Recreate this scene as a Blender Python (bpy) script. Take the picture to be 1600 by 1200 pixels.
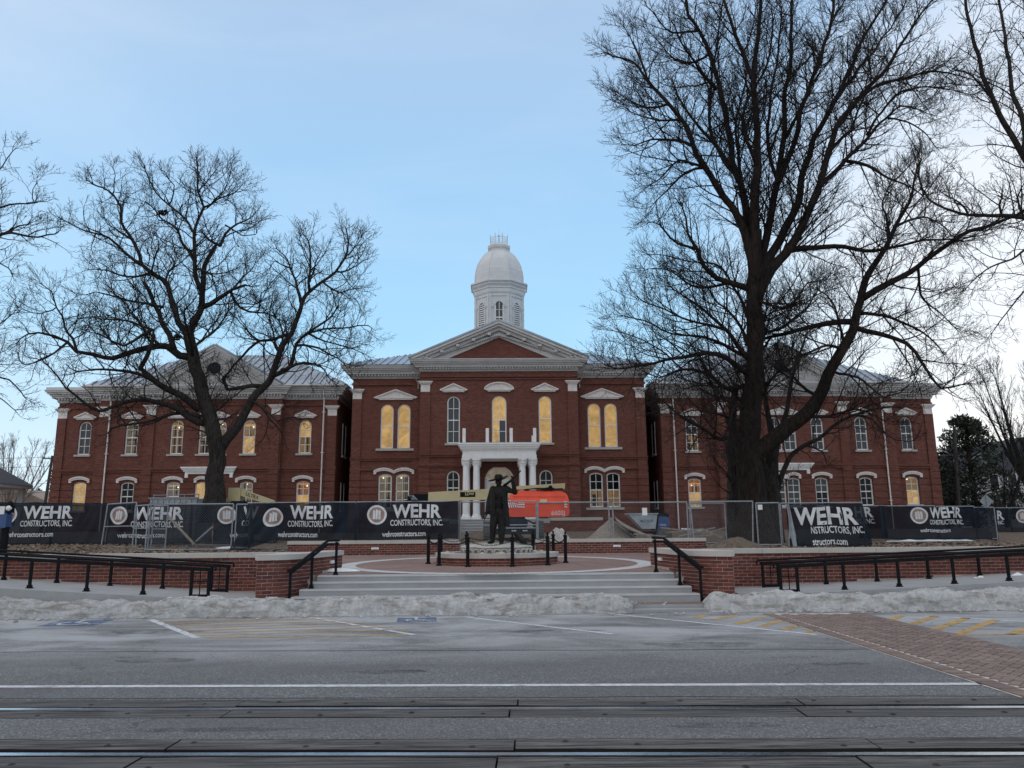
import bpy, bmesh, math, random
from mathutils import Vector, Matrix, noise
from mathutils.geometry import tessellate_polygon

for o in list(bpy.data.objects): bpy.data.objects.remove(o)
SC = bpy.context.scene
COL = SC.collection
RAD = math.radians
R = random.Random(7)

# ------------------------------------------------------------------ camera
CAM_LOC = Vector((0.085, 0.0, 1.6))
PITCH, YAW, ROLL, FPX = RAD(10.793), RAD(0.957), RAD(0.452), 1200.0
_f = Vector((math.sin(YAW)*math.cos(PITCH), math.cos(YAW)*math.cos(PITCH), math.sin(PITCH)))
_r0 = Vector((math.cos(YAW), -math.sin(YAW), 0)); _u0 = _r0.cross(_f)
_r = _r0*math.cos(ROLL) - _u0*math.sin(ROLL)
_u = _r0*math.sin(ROLL) + _u0*math.cos(ROLL)
cam_d = bpy.data.cameras.new('camera')
cam = bpy.data.objects.new('camera', cam_d); COL.objects.link(cam)
cam_d.sensor_fit = 'HORIZONTAL'; cam_d.sensor_width = 36.0; cam_d.lens = 27.0
cam_d.clip_start = 0.1; cam_d.clip_end = 2000
cam.matrix_world = Matrix(((_r.x,_u.x,-_f.x,CAM_LOC.x),(_r.y,_u.y,-_f.y,CAM_LOC.y),(_r.z,_u.z,-_f.z,CAM_LOC.z),(0,0,0,1)))
SC.camera = cam
def at(px, py, Y):
    """the point at distance Y where a sight line of the survey photograph meets that plane"""
    d = _f + _r*((px-800)/FPX) - _u*((py-600)/FPX)
    return CAM_LOC + d*(Y/d.y)
def img(p):
    d = Vector(p)-CAM_LOC; z = d.dot(_f)
    return 800+FPX*d.dot(_r)/z, 600-FPX*d.dot(_u)/z

# ------------------------------------------------------------------ sky, sun, exposure
SUN_AZ, SUN_EL = RAD(44), RAD(3.0)      # low behind the right-hand trees
world = bpy.data.worlds.new('World'); SC.world = world; world.use_nodes = True
nt = world.node_tree; nt.nodes.clear()
N = nt.nodes.new; L = nt.links.new
w_out = N('ShaderNodeOutputWorld'); w_bg = N('ShaderNodeBackground')
sky = N('ShaderNodeTexSky'); sky.sky_type = 'NISHITA'; sky.sun_disc = False
sky.sun_elevation = SUN_EL; sky.sun_rotation = SUN_AZ
sky.air_density = 1.0; sky.dust_density = 0.6; sky.ozone_density = 3.0; sky.altitude = 200
tc = N('ShaderNodeTexCoord')
sep = N('ShaderNodeSeparateXYZ'); L(tc.outputs['Generated'], sep.inputs[0])
# thin high veil that evens out the twilight sky, thicker towards the horizon
ramp = N('ShaderNodeValToRGB'); L(sep.outputs['Z'], ramp.inputs[0])
els = ramp.color_ramp.elements
els[0].position = 0.0; els[0].color = (0.78, 0.86, 0.92, 1)
els[1].position = 1.0; els[1].color = (0.74, 0.74, 0.77, 1)  # pale grey zenith out of view, added to make the light neutral
for p, c in ((0.10,(0.57,0.75,0.88)),(0.24,(0.355,0.62,0.85)),(0.42,(0.315,0.53,0.775)),(0.60,(0.345,0.49,0.69)),(0.78,(0.66,0.68,0.74))):
    e = els.new(p); e.color = (*c, 1)
# sunset glow: broad lobe round the sun's bearing
dot = N('ShaderNodeVectorMath'); dot.operation = 'DOT_PRODUCT'
nrm = N('ShaderNodeVectorMath'); nrm.operation = 'NORMALIZE'; L(tc.outputs['Generated'], nrm.inputs[0])
L(nrm.outputs[0], dot.inputs[0])
_ge, _ga = RAD(12), RAD(39)
dot.inputs[1].default_value = (math.sin(_ga)*math.cos(_ge), math.cos(_ga)*math.cos(_ge), math.sin(_ge))
mr = N('ShaderNodeMapRange'); mr.inputs[1].default_value = 0.895; mr.inputs[2].default_value = 1.0
mr.interpolation_type = 'SMOOTHSTEP'
L(dot.outputs['Value'], mr.inputs[0])
# streaky cirrus
mp = N('ShaderNodeMapping'); mp.inputs['Scale'].default_value = (2.2, 2.2, 9.0); mp.inputs['Rotation'].default_value = (0.12, 0.1, 0.5)
L(nrm.outputs[0], mp.inputs['Vector'])
cn = N('ShaderNodeTexNoise'); cn.inputs['Scale'].default_value = 1.3; cn.inputs['Detail'].default_value = 6; cn.inputs['Roughness'].default_value = 0.55; cn.inputs['Distortion'].default_value = 0.6
L(mp.outputs[0], cn.inputs['Vector'])
cr = N('ShaderNodeMapRange'); cr.inputs[1].default_value = 0.42; cr.inputs[2].default_value = 0.78
L(cn.outputs['Fac'], cr.inputs[0])
glow_cl = N('ShaderNodeMath'); glow_cl.operation = 'MULTIPLY_ADD'; L(mr.outputs[0], glow_cl.inputs[0]); glow_cl.inputs[1].default_value = 0.45; glow_cl.inputs[2].default_value = 0.09
cm = N('ShaderNodeMath'); cm.operation = 'MULTIPLY'; L(cr.outputs[0], cm.inputs[0]); L(glow_cl.outputs[0], cm.inputs[1])
gmix = N('ShaderNodeMix'); gmix.data_type = 'RGBA'
gm = N('ShaderNodeMath'); gm.operation = 'MULTIPLY'; L(mr.outputs[0], gm.inputs[0]); gm.inputs[1].default_value = 0.62
L(gm.outputs[0], gmix.inputs[0]); L(ramp.outputs[0], gmix.inputs[6]); gmix.inputs[7].default_value = (1.0, 0.93, 0.87, 1)
cmix = N('ShaderNodeMix'); cmix.data_type = 'RGBA'
# pale rose grey added on the side away from the sun, neutralising facade light
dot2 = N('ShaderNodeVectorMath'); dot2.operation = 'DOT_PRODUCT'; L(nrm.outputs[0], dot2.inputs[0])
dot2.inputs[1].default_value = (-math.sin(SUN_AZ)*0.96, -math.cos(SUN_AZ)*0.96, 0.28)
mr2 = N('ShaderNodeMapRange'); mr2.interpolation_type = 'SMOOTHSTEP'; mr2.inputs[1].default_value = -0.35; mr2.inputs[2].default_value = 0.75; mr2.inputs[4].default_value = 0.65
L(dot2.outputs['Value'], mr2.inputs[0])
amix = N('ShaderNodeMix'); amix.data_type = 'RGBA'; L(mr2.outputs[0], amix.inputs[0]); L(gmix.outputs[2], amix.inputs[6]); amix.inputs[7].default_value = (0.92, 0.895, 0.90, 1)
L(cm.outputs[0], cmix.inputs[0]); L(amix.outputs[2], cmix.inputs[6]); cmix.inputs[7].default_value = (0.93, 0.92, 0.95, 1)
# the physical sky adds its own colour on top of the veil
sk_s = N('ShaderNodeVectorMath'); sk_s.operation = 'SCALE'; sk_s.inputs['Scale'].default_value = 0.015
L(sky.outputs[0], sk_s.inputs[0])
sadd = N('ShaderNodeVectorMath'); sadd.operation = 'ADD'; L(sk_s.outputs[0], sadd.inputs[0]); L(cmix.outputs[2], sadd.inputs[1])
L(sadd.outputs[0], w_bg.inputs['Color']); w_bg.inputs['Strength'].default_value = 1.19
L(w_bg.outputs[0], w_out.inputs[0])
sun_d = bpy.data.lights.new('sun', 'SUN'); sun_d.energy = 0.35; sun_d.angle = RAD(12); sun_d.color = (1.0, 0.80, 0.62)
sun = bpy.data.objects.new('sun', sun_d); COL.objects.link(sun)
_sd = Vector((math.sin(SUN_AZ)*math.cos(SUN_EL), math.cos(SUN_AZ)*math.cos(SUN_EL), math.sin(SUN_EL)))
sun.rotation_euler = _sd.to_track_quat('Z', 'Y').to_euler()
SC.view_settings.view_transform = 'Standard'; SC.view_settings.look = 'None'
SC.view_settings.exposure = 0.0; SC.view_settings.gamma = 1.0; SC.view_settings.use_curve_mapping = False

# ------------------------------------------------------------------ helpers: materials
def new_mat(name):
    m = bpy.data.materials.new(name); m.use_nodes = True
    return m, m.node_tree, m.node_tree.nodes['Principled BSDF']
def nd(t, kind, **kw):
    n = t.nodes.new(kind)
    for k, v in kw.items(): setattr(n, k, v)
    return n
def mixc(t, fac, a, b, mode='MIX'):
    m = nd(t, 'ShaderNodeMix', data_type='RGBA', blend_type=mode)
    for i, v in ((0, fac), (6, a), (7, b)):
        if isinstance(v, bpy.types.NodeSocket): t.links.new(v, m.inputs[i])
        elif i == 0: m.inputs[i].default_value = v
        else: m.inputs[i].default_value = (*v[:3], 1)
    return m.outputs[2]
def ntex(t, vec, scale, detail=5, rough=0.6, dist=0.0):
    n = nd(t, 'ShaderNodeTexNoise'); n.inputs['Scale'].default_value = scale
    n.inputs['Detail'].default_value = detail; n.inputs['Roughness'].default_value = rough; n.inputs['Distortion'].default_value = dist
    if vec is not None: t.links.new(vec, n.inputs['Vector'])
    return n.outputs['Fac']
def rng(t, val, a, b, c=0.0, d=1.0, smooth=True):
    n = nd(t, 'ShaderNodeMapRange'); n.interpolation_type = 'SMOOTHSTEP' if smooth else 'LINEAR'
    t.links.new(val, n.inputs[0])
    for i, v in ((1,a),(2,b),(3,c),(4,d)): n.inputs[i].default_value = v
    return n.outputs[0]
def mth(t, op, a, b=None):
    n = nd(t, 'ShaderNodeMath', operation=op)
    for i, v in ((0,a),(1,b)):
        if v is None: continue
        if isinstance(v, bpy.types.NodeSocket): t.links.new(v, n.inputs[i])
        else: n.inputs[i].default_value = v
    return n.outputs[0]
def bump(t, bsdf, h, strength=0.3, dist=0.02):
    b = nd(t, 'ShaderNodeBump'); b.inputs['Strength'].default_value = strength; b.inputs['Distance'].default_value = dist
    t.links.new(h, b.inputs['Height']); t.links.new(b.outputs[0], bsdf.inputs['Normal'])
def wpos(t): return nd(t, 'ShaderNodeNewGeometry').outputs['Position']
def stretch(t, vec, sc):
    m = nd(t, 'ShaderNodeMapping'); m.inputs['Scale'].default_value = sc; t.links.new(vec, m.inputs['Vector']); return m.outputs[0]
def basic(name, col, rough=0.7, var=0.25, scale=6.0, bmp=0.0, bscale=40.0, metal=0.0, dark=None, spec=0.5, fine=0.0):
    m, t, b = new_mat(name)
    p = wpos(t)
    d = dark or tuple(c*(1-var) for c in col)
    l = tuple(min(1, c*(1+var*0.6)) for c in col)
    c = mixc(t, rng(t, ntex(t, p, scale), 0.3, 0.7), d, l)
    if fine:
        c = mixc(t, rng(t, ntex(t, p, 90, 3), 0.3, 0.75), c, tuple(x*(1-fine) for x in col))
    t.links.new(c, b.inputs['Base Color'])
    b.inputs['Roughness'].default_value = rough; b.inputs['Metallic'].default_value = metal
    b.inputs['Specular IOR Level'].default_value = spec
    if bmp: bump(t, b, ntex(t, p, bscale, 4), bmp, 0.01)
    return m

def brick_mat(name, c1, c2, mortar, w=0.215, h=0.0717, ms=0.009, floor=False):
    m, t, b = new_mat(name)
    p = wpos(t)
    s = nd(t, 'ShaderNodeSeparateXYZ'); t.links.new(p, s.inputs[0])
    cb = nd(t, 'ShaderNodeCombineXYZ')
    if floor:
        t.links.new(s.outputs[0], cb.inputs[0]); t.links.new(s.outputs[1], cb.inputs[1])
    else:
        t.links.new(mth(t, 'ADD', s.outputs[0], s.outputs[1]), cb.inputs[0]); t.links.new(s.outputs[2], cb.inputs[1])
    k = nd(t, 'ShaderNodeTexBrick'); t.links.new(cb.outputs[0], k.inputs['Vector'])
    k.inputs['Scale'].default_value = 1.0; k.inputs['Brick Width'].default_value = w; k.inputs['Row Height'].default_value = h
    k.inputs['Mortar Size'].default_value = ms; k.inputs['Mortar Smooth'].default_value = 0.2; k.inputs['Bias'].default_value = -0.1
    k.inputs['Color1'].default_value = (*c1,1); k.inputs['Color2'].default_value = (*c2,1); k.inputs['Mortar'].default_value = (*mortar,1)
    rows_ = rng(t, ntex(t, stretch(t, p, (0.5,0.5,13)), 1.0, 5, 0.75), 0.3, 0.7)
    big = rng(t, ntex(t, p, 0.55, 6, 0.65), 0.3, 0.75)
    c = mixc(t, mth(t, 'MULTIPLY', big, 0.7), k.outputs['Color'], tuple(x*0.60 for x in c1))
    c = mixc(t, mth(t, 'MULTIPLY', rows_, 0.45), c, tuple(x*0.45 for x in c1))
    st = rng(t, ntex(t, stretch(t, p, (1.2,1.2,0.25)), 1.4, 6, 0.7), 0.55, 0.85, 0, 0.35)
    c = mixc(t, st, c, (0.10,0.055,0.045) if not floor else (0.30,0.24,0.22))
    t.links.new(c, b.inputs['Base Color']); b.inputs['Roughness'].default_value = 0.85
    b.inputs['Specular IOR Level'].default_value = 0.25
    bump(t, b, k.outputs['Fac'], -0.35, 0.01)
    return m

M = {}
M['brick_far'] = brick_mat('courthouse_brick', (0.245,0.083,0.057), (0.080,0.030,0.025), (0.19,0.115,0.098))
M['plaza_brick'] = brick_mat('plaza_paver', (0.31,0.20,0.17), (0.235,0.145,0.125), (0.40,0.33,0.30), 0.21, 0.105, 0.008, True)
def unit_brick(name, c1, c2, c3, speck=(0.5,0.36,0.32)):
    m, t, b = new_mat(name)
    g = nd(t, 'ShaderNodeNewGeometry'); oi = nd(t, 'ShaderNodeObjectInfo')
    r = mth(t, 'FRACT', mth(t, 'ADD', g.outputs['Random Per Island'], oi.outputs['Random']))
    cr_ = nd(t, 'ShaderNodeValToRGB'); t.links.new(r, cr_.inputs[0])
    e = cr_.color_ramp.elements; e[0].color = (*c1,1); e[1].color = (*c3,1); x = e.new(0.5); x.color = (*c2,1)
    p = g.outputs['Position']
    c = mixc(t, rng(t, ntex(t, p, 28, 5, 0.7), 0.35, 0.8, 0, 0.55), cr_.outputs[0], tuple(x*0.6 for x in c1))
    c = mixc(t, rng(t, ntex(t, p, 1.3, 5, 0.7), 0.56, 0.8, 0, 0.35), c, speck)
    t.links.new(c, b.inputs['Base Color']); b.inputs['Roughness'].default_value = 0.85; b.inputs['Specular IOR Level'].default_value = 0.25
    bump(t, b, ntex(t, p, 120, 4), 0.35, 0.004)
    return m
M['brick'] = unit_brick('wall_brick', (0.20,0.066,0.047), (0.15,0.049,0.038), (0.095,0.036,0.031), (0.24,0.12,0.095))
M['paver'] = unit_brick('crosswalk_paver', (0.27,0.200,0.172), (0.22,0.16,0.14), (0.17,0.13,0.115), (0.42,0.38,0.36))
M['mortar'] = basic('mortar', (0.47,0.35,0.30), 0.9, 0.25, 9, 0.3, 150)
M['joint_salt'] = basic('salted_joint', (0.52,0.47,0.43), 0.9, 0.3, 6, 0.3, 120)
M['stone'] = basic('cast_stone', (0.52,0.475,0.43), 0.8, 0.12, 3, 0.2, 90, fine=0.18)
M['hood'] = basic('painted_hood', (0.82,0.75,0.71), 0.7, 0.18, 5, 0.1, 60, fine=0.15)
M['white'] = basic('white_paint', (0.88,0.87,0.85), 0.5, 0.06, 3)
M['cornice'] = basic('cornice_paint', (0.56,0.55,0.54), 0.6, 0.08, 2)
M['gable'] = basic('gable_paint', (0.40,0.385,0.37), 0.7, 0.12, 3)
M['dome'] = basic('dome_paint', (0.58,0.585,0.59), 0.5, 0.07, 1.5)
M['concrete'] = basic('concrete', (0.365,0.365,0.365), 0.85, 0.16, 2.2, 0.25, 130, fine=0.2)
M['concrete_lt'] = basic('concrete_band', (0.55,0.545,0.535), 0.85, 0.14, 2.5, 0.2, 130, fine=0.15)
M['black'] = basic('black_metal', (0.009,0.010,0.012), 0.6, 0.2, 8, spec=0.09)
M['galv'] = basic('galvanised_steel', (0.27,0.285,0.30), 0.5, 0.2, 9, metal=0.3)
M['mesh'] = basic('fence_wire', (0.14,0.15,0.16), 0.6, 0.2, 9, metal=0.2)
M['bronze'] = basic('dark_bronze', (0.015,0.0135,0.0125), 0.6, 0.5, 14, 0.4, 60, metal=0.0, spec=0.16)
M['rail'] = basic('rail_steel', (0.72,0.74,0.77), 0.22, 0.1, 12, metal=1.0)
M['rail_side'] = basic('rail_rust', (0.035,0.028,0.024), 0.8, 0.4, 20)
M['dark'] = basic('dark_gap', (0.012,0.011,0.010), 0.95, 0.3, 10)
M['grey_stone'] = basic('monument_stone', (0.47,0.44,0.40), 0.9, 0.25, 4, 0.6, 30, fine=0.25)
M['orange'] = basic('orange_paint', (0.78,0.065,0.018), 0.4, 0.15, 1.6)
M['tan'] = basic('tan_paint', (0.50,0.42,0.23), 0.45, 0.10, 1.6)
M['navy'] = basic('dark_blue_steel', (0.011,0.017,0.032), 0.5, 0.3, 5, spec=0.2)
M['blue'] = basic('blue_enamel', (0.03,0.075,0.19), 0.4, 0.2, 5)
M['tyre'] = basic('tyre_rubber', (0.11,0.107,0.10), 0.85, 0.35, 12, 0.4, 40)
M['grey_metal'] = basic('grey_painted_steel', (0.33,0.35,0.37), 0.55, 0.2, 3)
M['gravel'] = basic('gravel', (0.36,0.31,0.26), 0.95, 0.6, 26, 1.0, 30, fine=0.65)
M['wood'] = basic('weathered_board', (0.30,0.25,0.20), 0.85, 0.3, 9, 0.3, 60)
M['ink_white'] = basic('banner_print_white', (0.62,0.62,0.62), 0.7, 0.08, 4)
M['ink_copper'] = basic('banner_print_copper', (0.30,0.20,0.16), 0.7, 0.1, 5)
M['line_white'] = basic('road_paint_white', (0.72,0.73,0.75), 0.75, 0.30, 9, fine=0.35)
M['line_yellow'] = basic('road_paint_yellow', (0.60,0.38,0.13), 0.8, 0.35, 7, fine=0.35)
M['line_blue'] = basic('road_paint_blue', (0.07,0.16,0.34), 0.8, 0.35, 6, fine=0.35)
def worn(mat, lo, hi, fade=0.0):
    t = mat.node_tree; b = t.nodes['Principled BSDF']; p = wpos(t)
    n1 = ntex(t, p, 3.0, 8, 0.75, 0.4); n2 = ntex(t, p, 70, 3, 0.7)
    k = rng(t, mth(t, 'ADD', mth(t, 'MULTIPLY', n1, 0.65), mth(t, 'MULTIPLY', n2, 0.35)), lo, hi, 1.0-fade, 0.0)
    tr = nd(t, 'ShaderNodeBsdfTransparent'); mx = nd(t, 'ShaderNodeMixShader')
    t.links.new(k, mx.inputs[0]); t.links.new(tr.outputs[0], mx.inputs[1]); t.links.new(b.outputs[0], mx.inputs[2])
    t.links.new(mx.outputs[0], t.nodes['Material Output'].inputs[0])
worn(M['line_white'], 0.50, 0.68, 0.05); worn(M['line_yellow'], 0.47, 0.66, 0.05); worn(M['line_blue'], 0.42, 0.60, 0.25)
M['roof_dark'] = basic('dark_shingle', (0.07,0.075,0.085), 0.9, 0.3, 8, 0.4, 20)
M['roof_tan'] = basic('tan_roof', (0.33,0.26,0.21), 0.9, 0.15, 2)
M['house'] = basic('pale_siding', (0.50,0.50,0.50), 0.8, 0.1, 2)
M['pole'] = basic('pole_wood', (0.055,0.048,0.043), 0.9, 0.3, 6)
M['leaf'] = basic('magnolia_leaf', (0.030,0.042,0.024), 0.45, 0.5, 2.5, spec=0.5)
M['paper'] = basic('white_notice', (0.75,0.75,0.72), 0.8, 0.05, 4)
M['grey_cloth'] = basic('banner_back', (0.33,0.35,0.37), 0.8, 0.15, 4)

def roof_mat():
    m, t, b = new_mat('standing_seam_metal')
    p = wpos(t)
    c = mixc(t, rng(t, ntex(t, p, 0.7, 5), 0.3, 0.7), (0.22,0.25,0.28), (0.34,0.37,0.40))
    t.links.new(c, b.inputs['Base Color']); b.inputs['Roughness'].default_value = 0.32; b.inputs['Metallic'].default_value = 0.55
    return m
M['roof'] = roof_mat()
def bark_mat(name, c1, c2):
    m, t, b = new_mat(name)
    p = wpos(t)
    v = stretch(t, p, (9, 9, 1.6))
    h = ntex(t, v, 1.7, 7, 0.7, 0.8)
    c = mixc(t, rng(t, h, 0.32, 0.68), c1, c2)
    c = mixc(t, rng(t, ntex(t, p, 0.9, 4), 0.5, 0.75, 0, 0.5), c, tuple(x*1.25 for x in c2))
    t.links.new(c, b.inputs['Base Color']); b.inputs['Roughness'].default_value = 0.95; b.inputs['Specular IOR Level'].default_value = 0.15
    bump(t, b, h, 0.9, 0.06)
    return m
M['bark'] = bark_mat('oak_bark', (0.012,0.010,0.009), (0.056,0.047,0.041))
M['bark_red'] = bark_mat('maple_bark', (0.006,0.005,0.0045), (0.040,0.028,0.024))
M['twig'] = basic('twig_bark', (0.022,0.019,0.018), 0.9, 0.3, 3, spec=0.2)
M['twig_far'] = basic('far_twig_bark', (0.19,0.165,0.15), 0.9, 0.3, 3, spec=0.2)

def glass_mat(name, base, rough=0.06, emit=None, es=0.0, tex=0.0):
    m, t, b = new_mat(name)
    b.inputs['Base Color'].default_value = (*base,1); b.inputs['Roughness'].default_value = rough
    b.inputs['Specular IOR Level'].default_value = 0.16
    if emit:
        p = wpos(t); oi = nd(t, 'ShaderNodeObjectInfo')
        cb = nd(t, 'ShaderNodeVectorMath', operation='ADD'); t.links.new(p, cb.inputs[0]); t.links.new(oi.outputs['Random'], cb.inputs[1])
        n1 = rng(t, ntex(t, cb.outputs[0], 1.1, 6, 0.7, 1.2), 0.32, 0.70)
        c = mixc(t, n1, tuple(e*(1-tex) for e in emit), emit)
        n2 = rng(t, ntex(t, stretch(t, cb.outputs[0], (5,5,3)), 2.2, 8, 0.75, 3.0), 0.46, 0.70, 0, min(.9, tex*1.5))
        c = mixc(t, n2, c, (emit[0]*0.62, emit[1]*0.45, emit[2]*0.35))
        t.links.new(c, b.inputs['Emission Color']); b.inputs['Emission Strength'].default_value = es
    return m
M['pane_dark'] = glass_mat('dark_glass', (0.006,0.007,0.009), 0.08)
M['pane_grey'] = glass_mat('grey_glass', (0.085,0.09,0.095), 0.12)
M['pane_lit'] = glass_mat('lit_glass', (0.12,0.09,0.05), 0.25, (0.92,0.58,0.21), 0.64, 0.55)
M['pane_dim'] = glass_mat('dim_lit_glass', (0.09,0.08,0.06), 0.15, (0.70,0.42,0.15), 0.36, 0.85)
M['pane_orange'] = glass_mat('orange_lit_glass', (0.10,0.05,0.03), 0.15, (0.75,0.30,0.08), 0.42, 0.6)
M['pane_room'] = glass_mat('room_lit_glass', (0.09,0.085,0.075), 0.15, (0.50,0.40,0.26), 0.26, 0.6)
def clear_glass(name):
    m, t, b = new_mat(name)
    b.inputs['Base Color'].default_value = (0.05,0.05,0.05,1); b.inputs['Roughness'].default_value = 0.04; b.inputs['Specular IOR Level'].default_value = 0.6
    tr = nd(t, 'ShaderNodeBsdfTransparent'); mx = nd(t, 'ShaderNodeMixShader'); mx.inputs[0].default_value = 0.80
    t.links.new(b.outputs[0], mx.inputs[1]); t.links.new(tr.outputs[0], mx.inputs[2]); t.links.new(mx.outputs[0], t.nodes['Material Output'].inputs[0])
    return m
for _n in ('pane_dim', 'pane_orange', 'pane_room'): M[_n] = clear_glass('clear_'+_n)
for _n, _c in (('dim',(0.70,0.42,0.16)),('orange',(0.78,0.30,0.08)),('room',(0.50,0.40,0.27))):
    M['wall_'+_n] = glass_mat('glow_wall_'+_n, (0.2,0.18,0.15), 0.8, _c, 0.42, 0.55)  # emission put on room wall and ceiling stands in for lamplight on them
    M['ceil_'+_n] = glass_mat('glow_ceiling_'+_n, (0.3,0.28,0.25), 0.8, tuple(min(1,x*1.25) for x in _c), 0.75, 0.2)
M['fanlight'] = glass_mat('fanlight_glass', (0.09,0.085,0.075), 0.15, (0.55,0.47,0.34), 0.40, 0.6)
M['stud'] = basic('timber_stud', (0.10,0.07,0.045), 0.8, 0.3, 4)
M['lamp_glow'] = glass_mat('lamp_glow', (0.9,0.85,0.7), 0.3, (1.0,0.86,0.6), 2.0, 0.0)

def banner_mat():
    m, t, b = new_mat('banner_fabric')
    p = wpos(t)
    c = mixc(t, rng(t, ntex(t, p, 1.1, 5), 0.3, 0.7), (0.006,0.010,0.016), (0.013,0.020,0.030))
    c = mixc(t, rng(t, ntex(t, stretch(t, p, (0.7,0.7,2.5)), 1.8, 5, 0.7), 0.56, 0.85, 0, 0.4), c, (0.038,0.044,0.054))
    t.links.new(c, b.inputs['Base Color']); b.inputs['Roughness'].default_value = 0.65; b.inputs['Specular IOR Level'].default_value = 0.12
    tr = nd(t, 'ShaderNodeBsdfTransparent'); mx = nd(t, 'ShaderNodeMixShader'); mx.inputs[0].default_value = 0.11
    out = t.nodes['Material Output']
    t.links.new(b.outputs[0], mx.inputs[1]); t.links.new(tr.outputs[0], mx.inputs[2]); t.links.new(mx.outputs[0], out.inputs[0])
    return m
M['banner'] = banner_mat()

def asphalt_mat():
    m, t, b = new_mat('asphalt')
    p = wpos(t)
    s = nd(t, 'ShaderNodeSeparateXYZ'); t.links.new(p, s.inputs[0])
    fine = ntex(t, p, 130, 3, 0.75)
    agg = nd(t, 'ShaderNodeTexVoronoi'); agg.inputs['Scale'].default_value = 75; t.links.new(p, agg.inputs['Vector'])
    sepc = nd(t, 'ShaderNodeSeparateColor'); t.links.new(agg.outputs['Color'], sepc.inputs[0])
    c = mixc(t, rng(t, fine, 0.33, 0.72), (0.066,0.067,0.069), (0.262,0.264,0.268))
    c = mixc(t, rng(t, sepc.outputs[0], 0.55, 1.0, 0, 0.85), c, (0.36,0.36,0.36))
    c = mixc(t, rng(t, sepc.outputs[1], 0.6, 1.0, 0, 0.6), c, (0.045,0.045,0.046))
    big = rng(t, ntex(t, stretch(t, p, (0.35,1.2,1)), 0.8, 6, 0.6), 0.35, 0.7)
    c = mixc(t, mth(t, 'MULTIPLY', big, 0.55), c, (0.11,0.108,0.105))
    # dried road-salt bloom left where the cars park
    park = mth(t, 'MULTIPLY', rng(t, s.outputs[1], 9.0, 12.6), rng(t, ntex(t, stretch(t, p, (0.45,1.0,1)), 0.9, 7, 0.65, 0.5), 0.30, 0.66))
    c = mixc(t, mth(t, 'MULTIPLY', park, 0.75), c, (0.50,0.505,0.515))
    # rubber streaks along the driving direction
    st = rng(t, ntex(t, stretch(t, p, (0.25,6.0,1)), 1.0, 5, 0.6), 0.60, 0.8, 0, 0.5)
    c = mixc(t, st, c, (0.075,0.074,0.073))
    crk = nd(t, 'ShaderNodeTexVoronoi'); crk.feature = 'DISTANCE_TO_EDGE'; crk.inputs['Scale'].default_value = 0.55
    wv = nd(t, 'ShaderNodeVectorMath', operation='ADD'); t.links.new(p, wv.inputs[0])
    nz = nd(t, 'ShaderNodeTexNoise'); nz.inputs['Scale'].default_value = 1.6; nz.inputs['Detail'].default_value = 6; t.links.new(p, nz.inputs['Vector']); t.links.new(nz.outputs['Color'], wv.inputs[1])
    t.links.new(wv.outputs[0], crk.inputs['Vector'])
    ck = mth(t, 'MULTIPLY', rng(t, crk.outputs[0], 0.0, 0.010, 1.0, 0.0), rng(t, ntex(t, p, 0.35, 3), 0.5, 0.62, 0, 0.6))
    c = mixc(t, ck, c, (0.03,0.03,0.032))
    t.links.new(c, b.inputs['Base Color']); b.inputs['Roughness'].default_value = 0.82; b.inputs['Specular IOR Level'].default_value = 0.3
    bump(t, b, mth(t, 'ADD', fine, sepc.outputs[0]), 0.6, 0.012)
    return m
M['asphalt'] = asphalt_mat()
def plank_mat():
    m, t, b = new_mat('crossing_timber')
    p = wpos(t); oi = nd(t, 'ShaderNodeObjectInfo')
    g = ntex(t, stretch(t, p, (0.7,14,14)), 1.6, 8, 0.8, 0.6)
    c = mixc(t, rng(t, g, 0.38, 0.64), (0.028,0.026,0.025), (0.19,0.178,0.168))
    c = mixc(t, mth(t, 'MULTIPLY', oi.outputs['Random'], 0.5), c, (0.085,0.084,0.085))
    t.links.new(c, b.inputs['Base Color']); b.inputs['Roughness'].default_value = 0.85; b.inputs['Specular IOR Level'].default_value = 0.25
    bump(t, b, g, 0.8, 0.015)
    return m
M['plank'] = plank_mat()
def soil_mat():
    m, t, b = new_mat('winter_soil')
    p = wpos(t)
    c = mixc(t, rng(t, ntex(t, p, 7, 7, 0.75), 0.3, 0.7), (0.045,0.034,0.026), (0.24,0.185,0.145))
    c = mixc(t, rng(t, ntex(t, p, 0.6, 5), 0.45, 0.7, 0, 0.6), c, (0.15,0.125,0.10))
    c = mixc(t, rng(t, ntex(t, p, 45, 4, 0.8), 0.55, 0.72, 0, 0.85), c, (0.36,0.27,0.19))
    t.links.new(c, b.inputs['Base Color']); b.inputs['Roughness'].default_value = 0.95; b.inputs['Specular IOR Level'].default_value = 0.15
    bump(t, b, ntex(t, p, 12, 7, 0.75), 0.8, 0.05)
    return m
M['soil'] = soil_mat()
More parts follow.
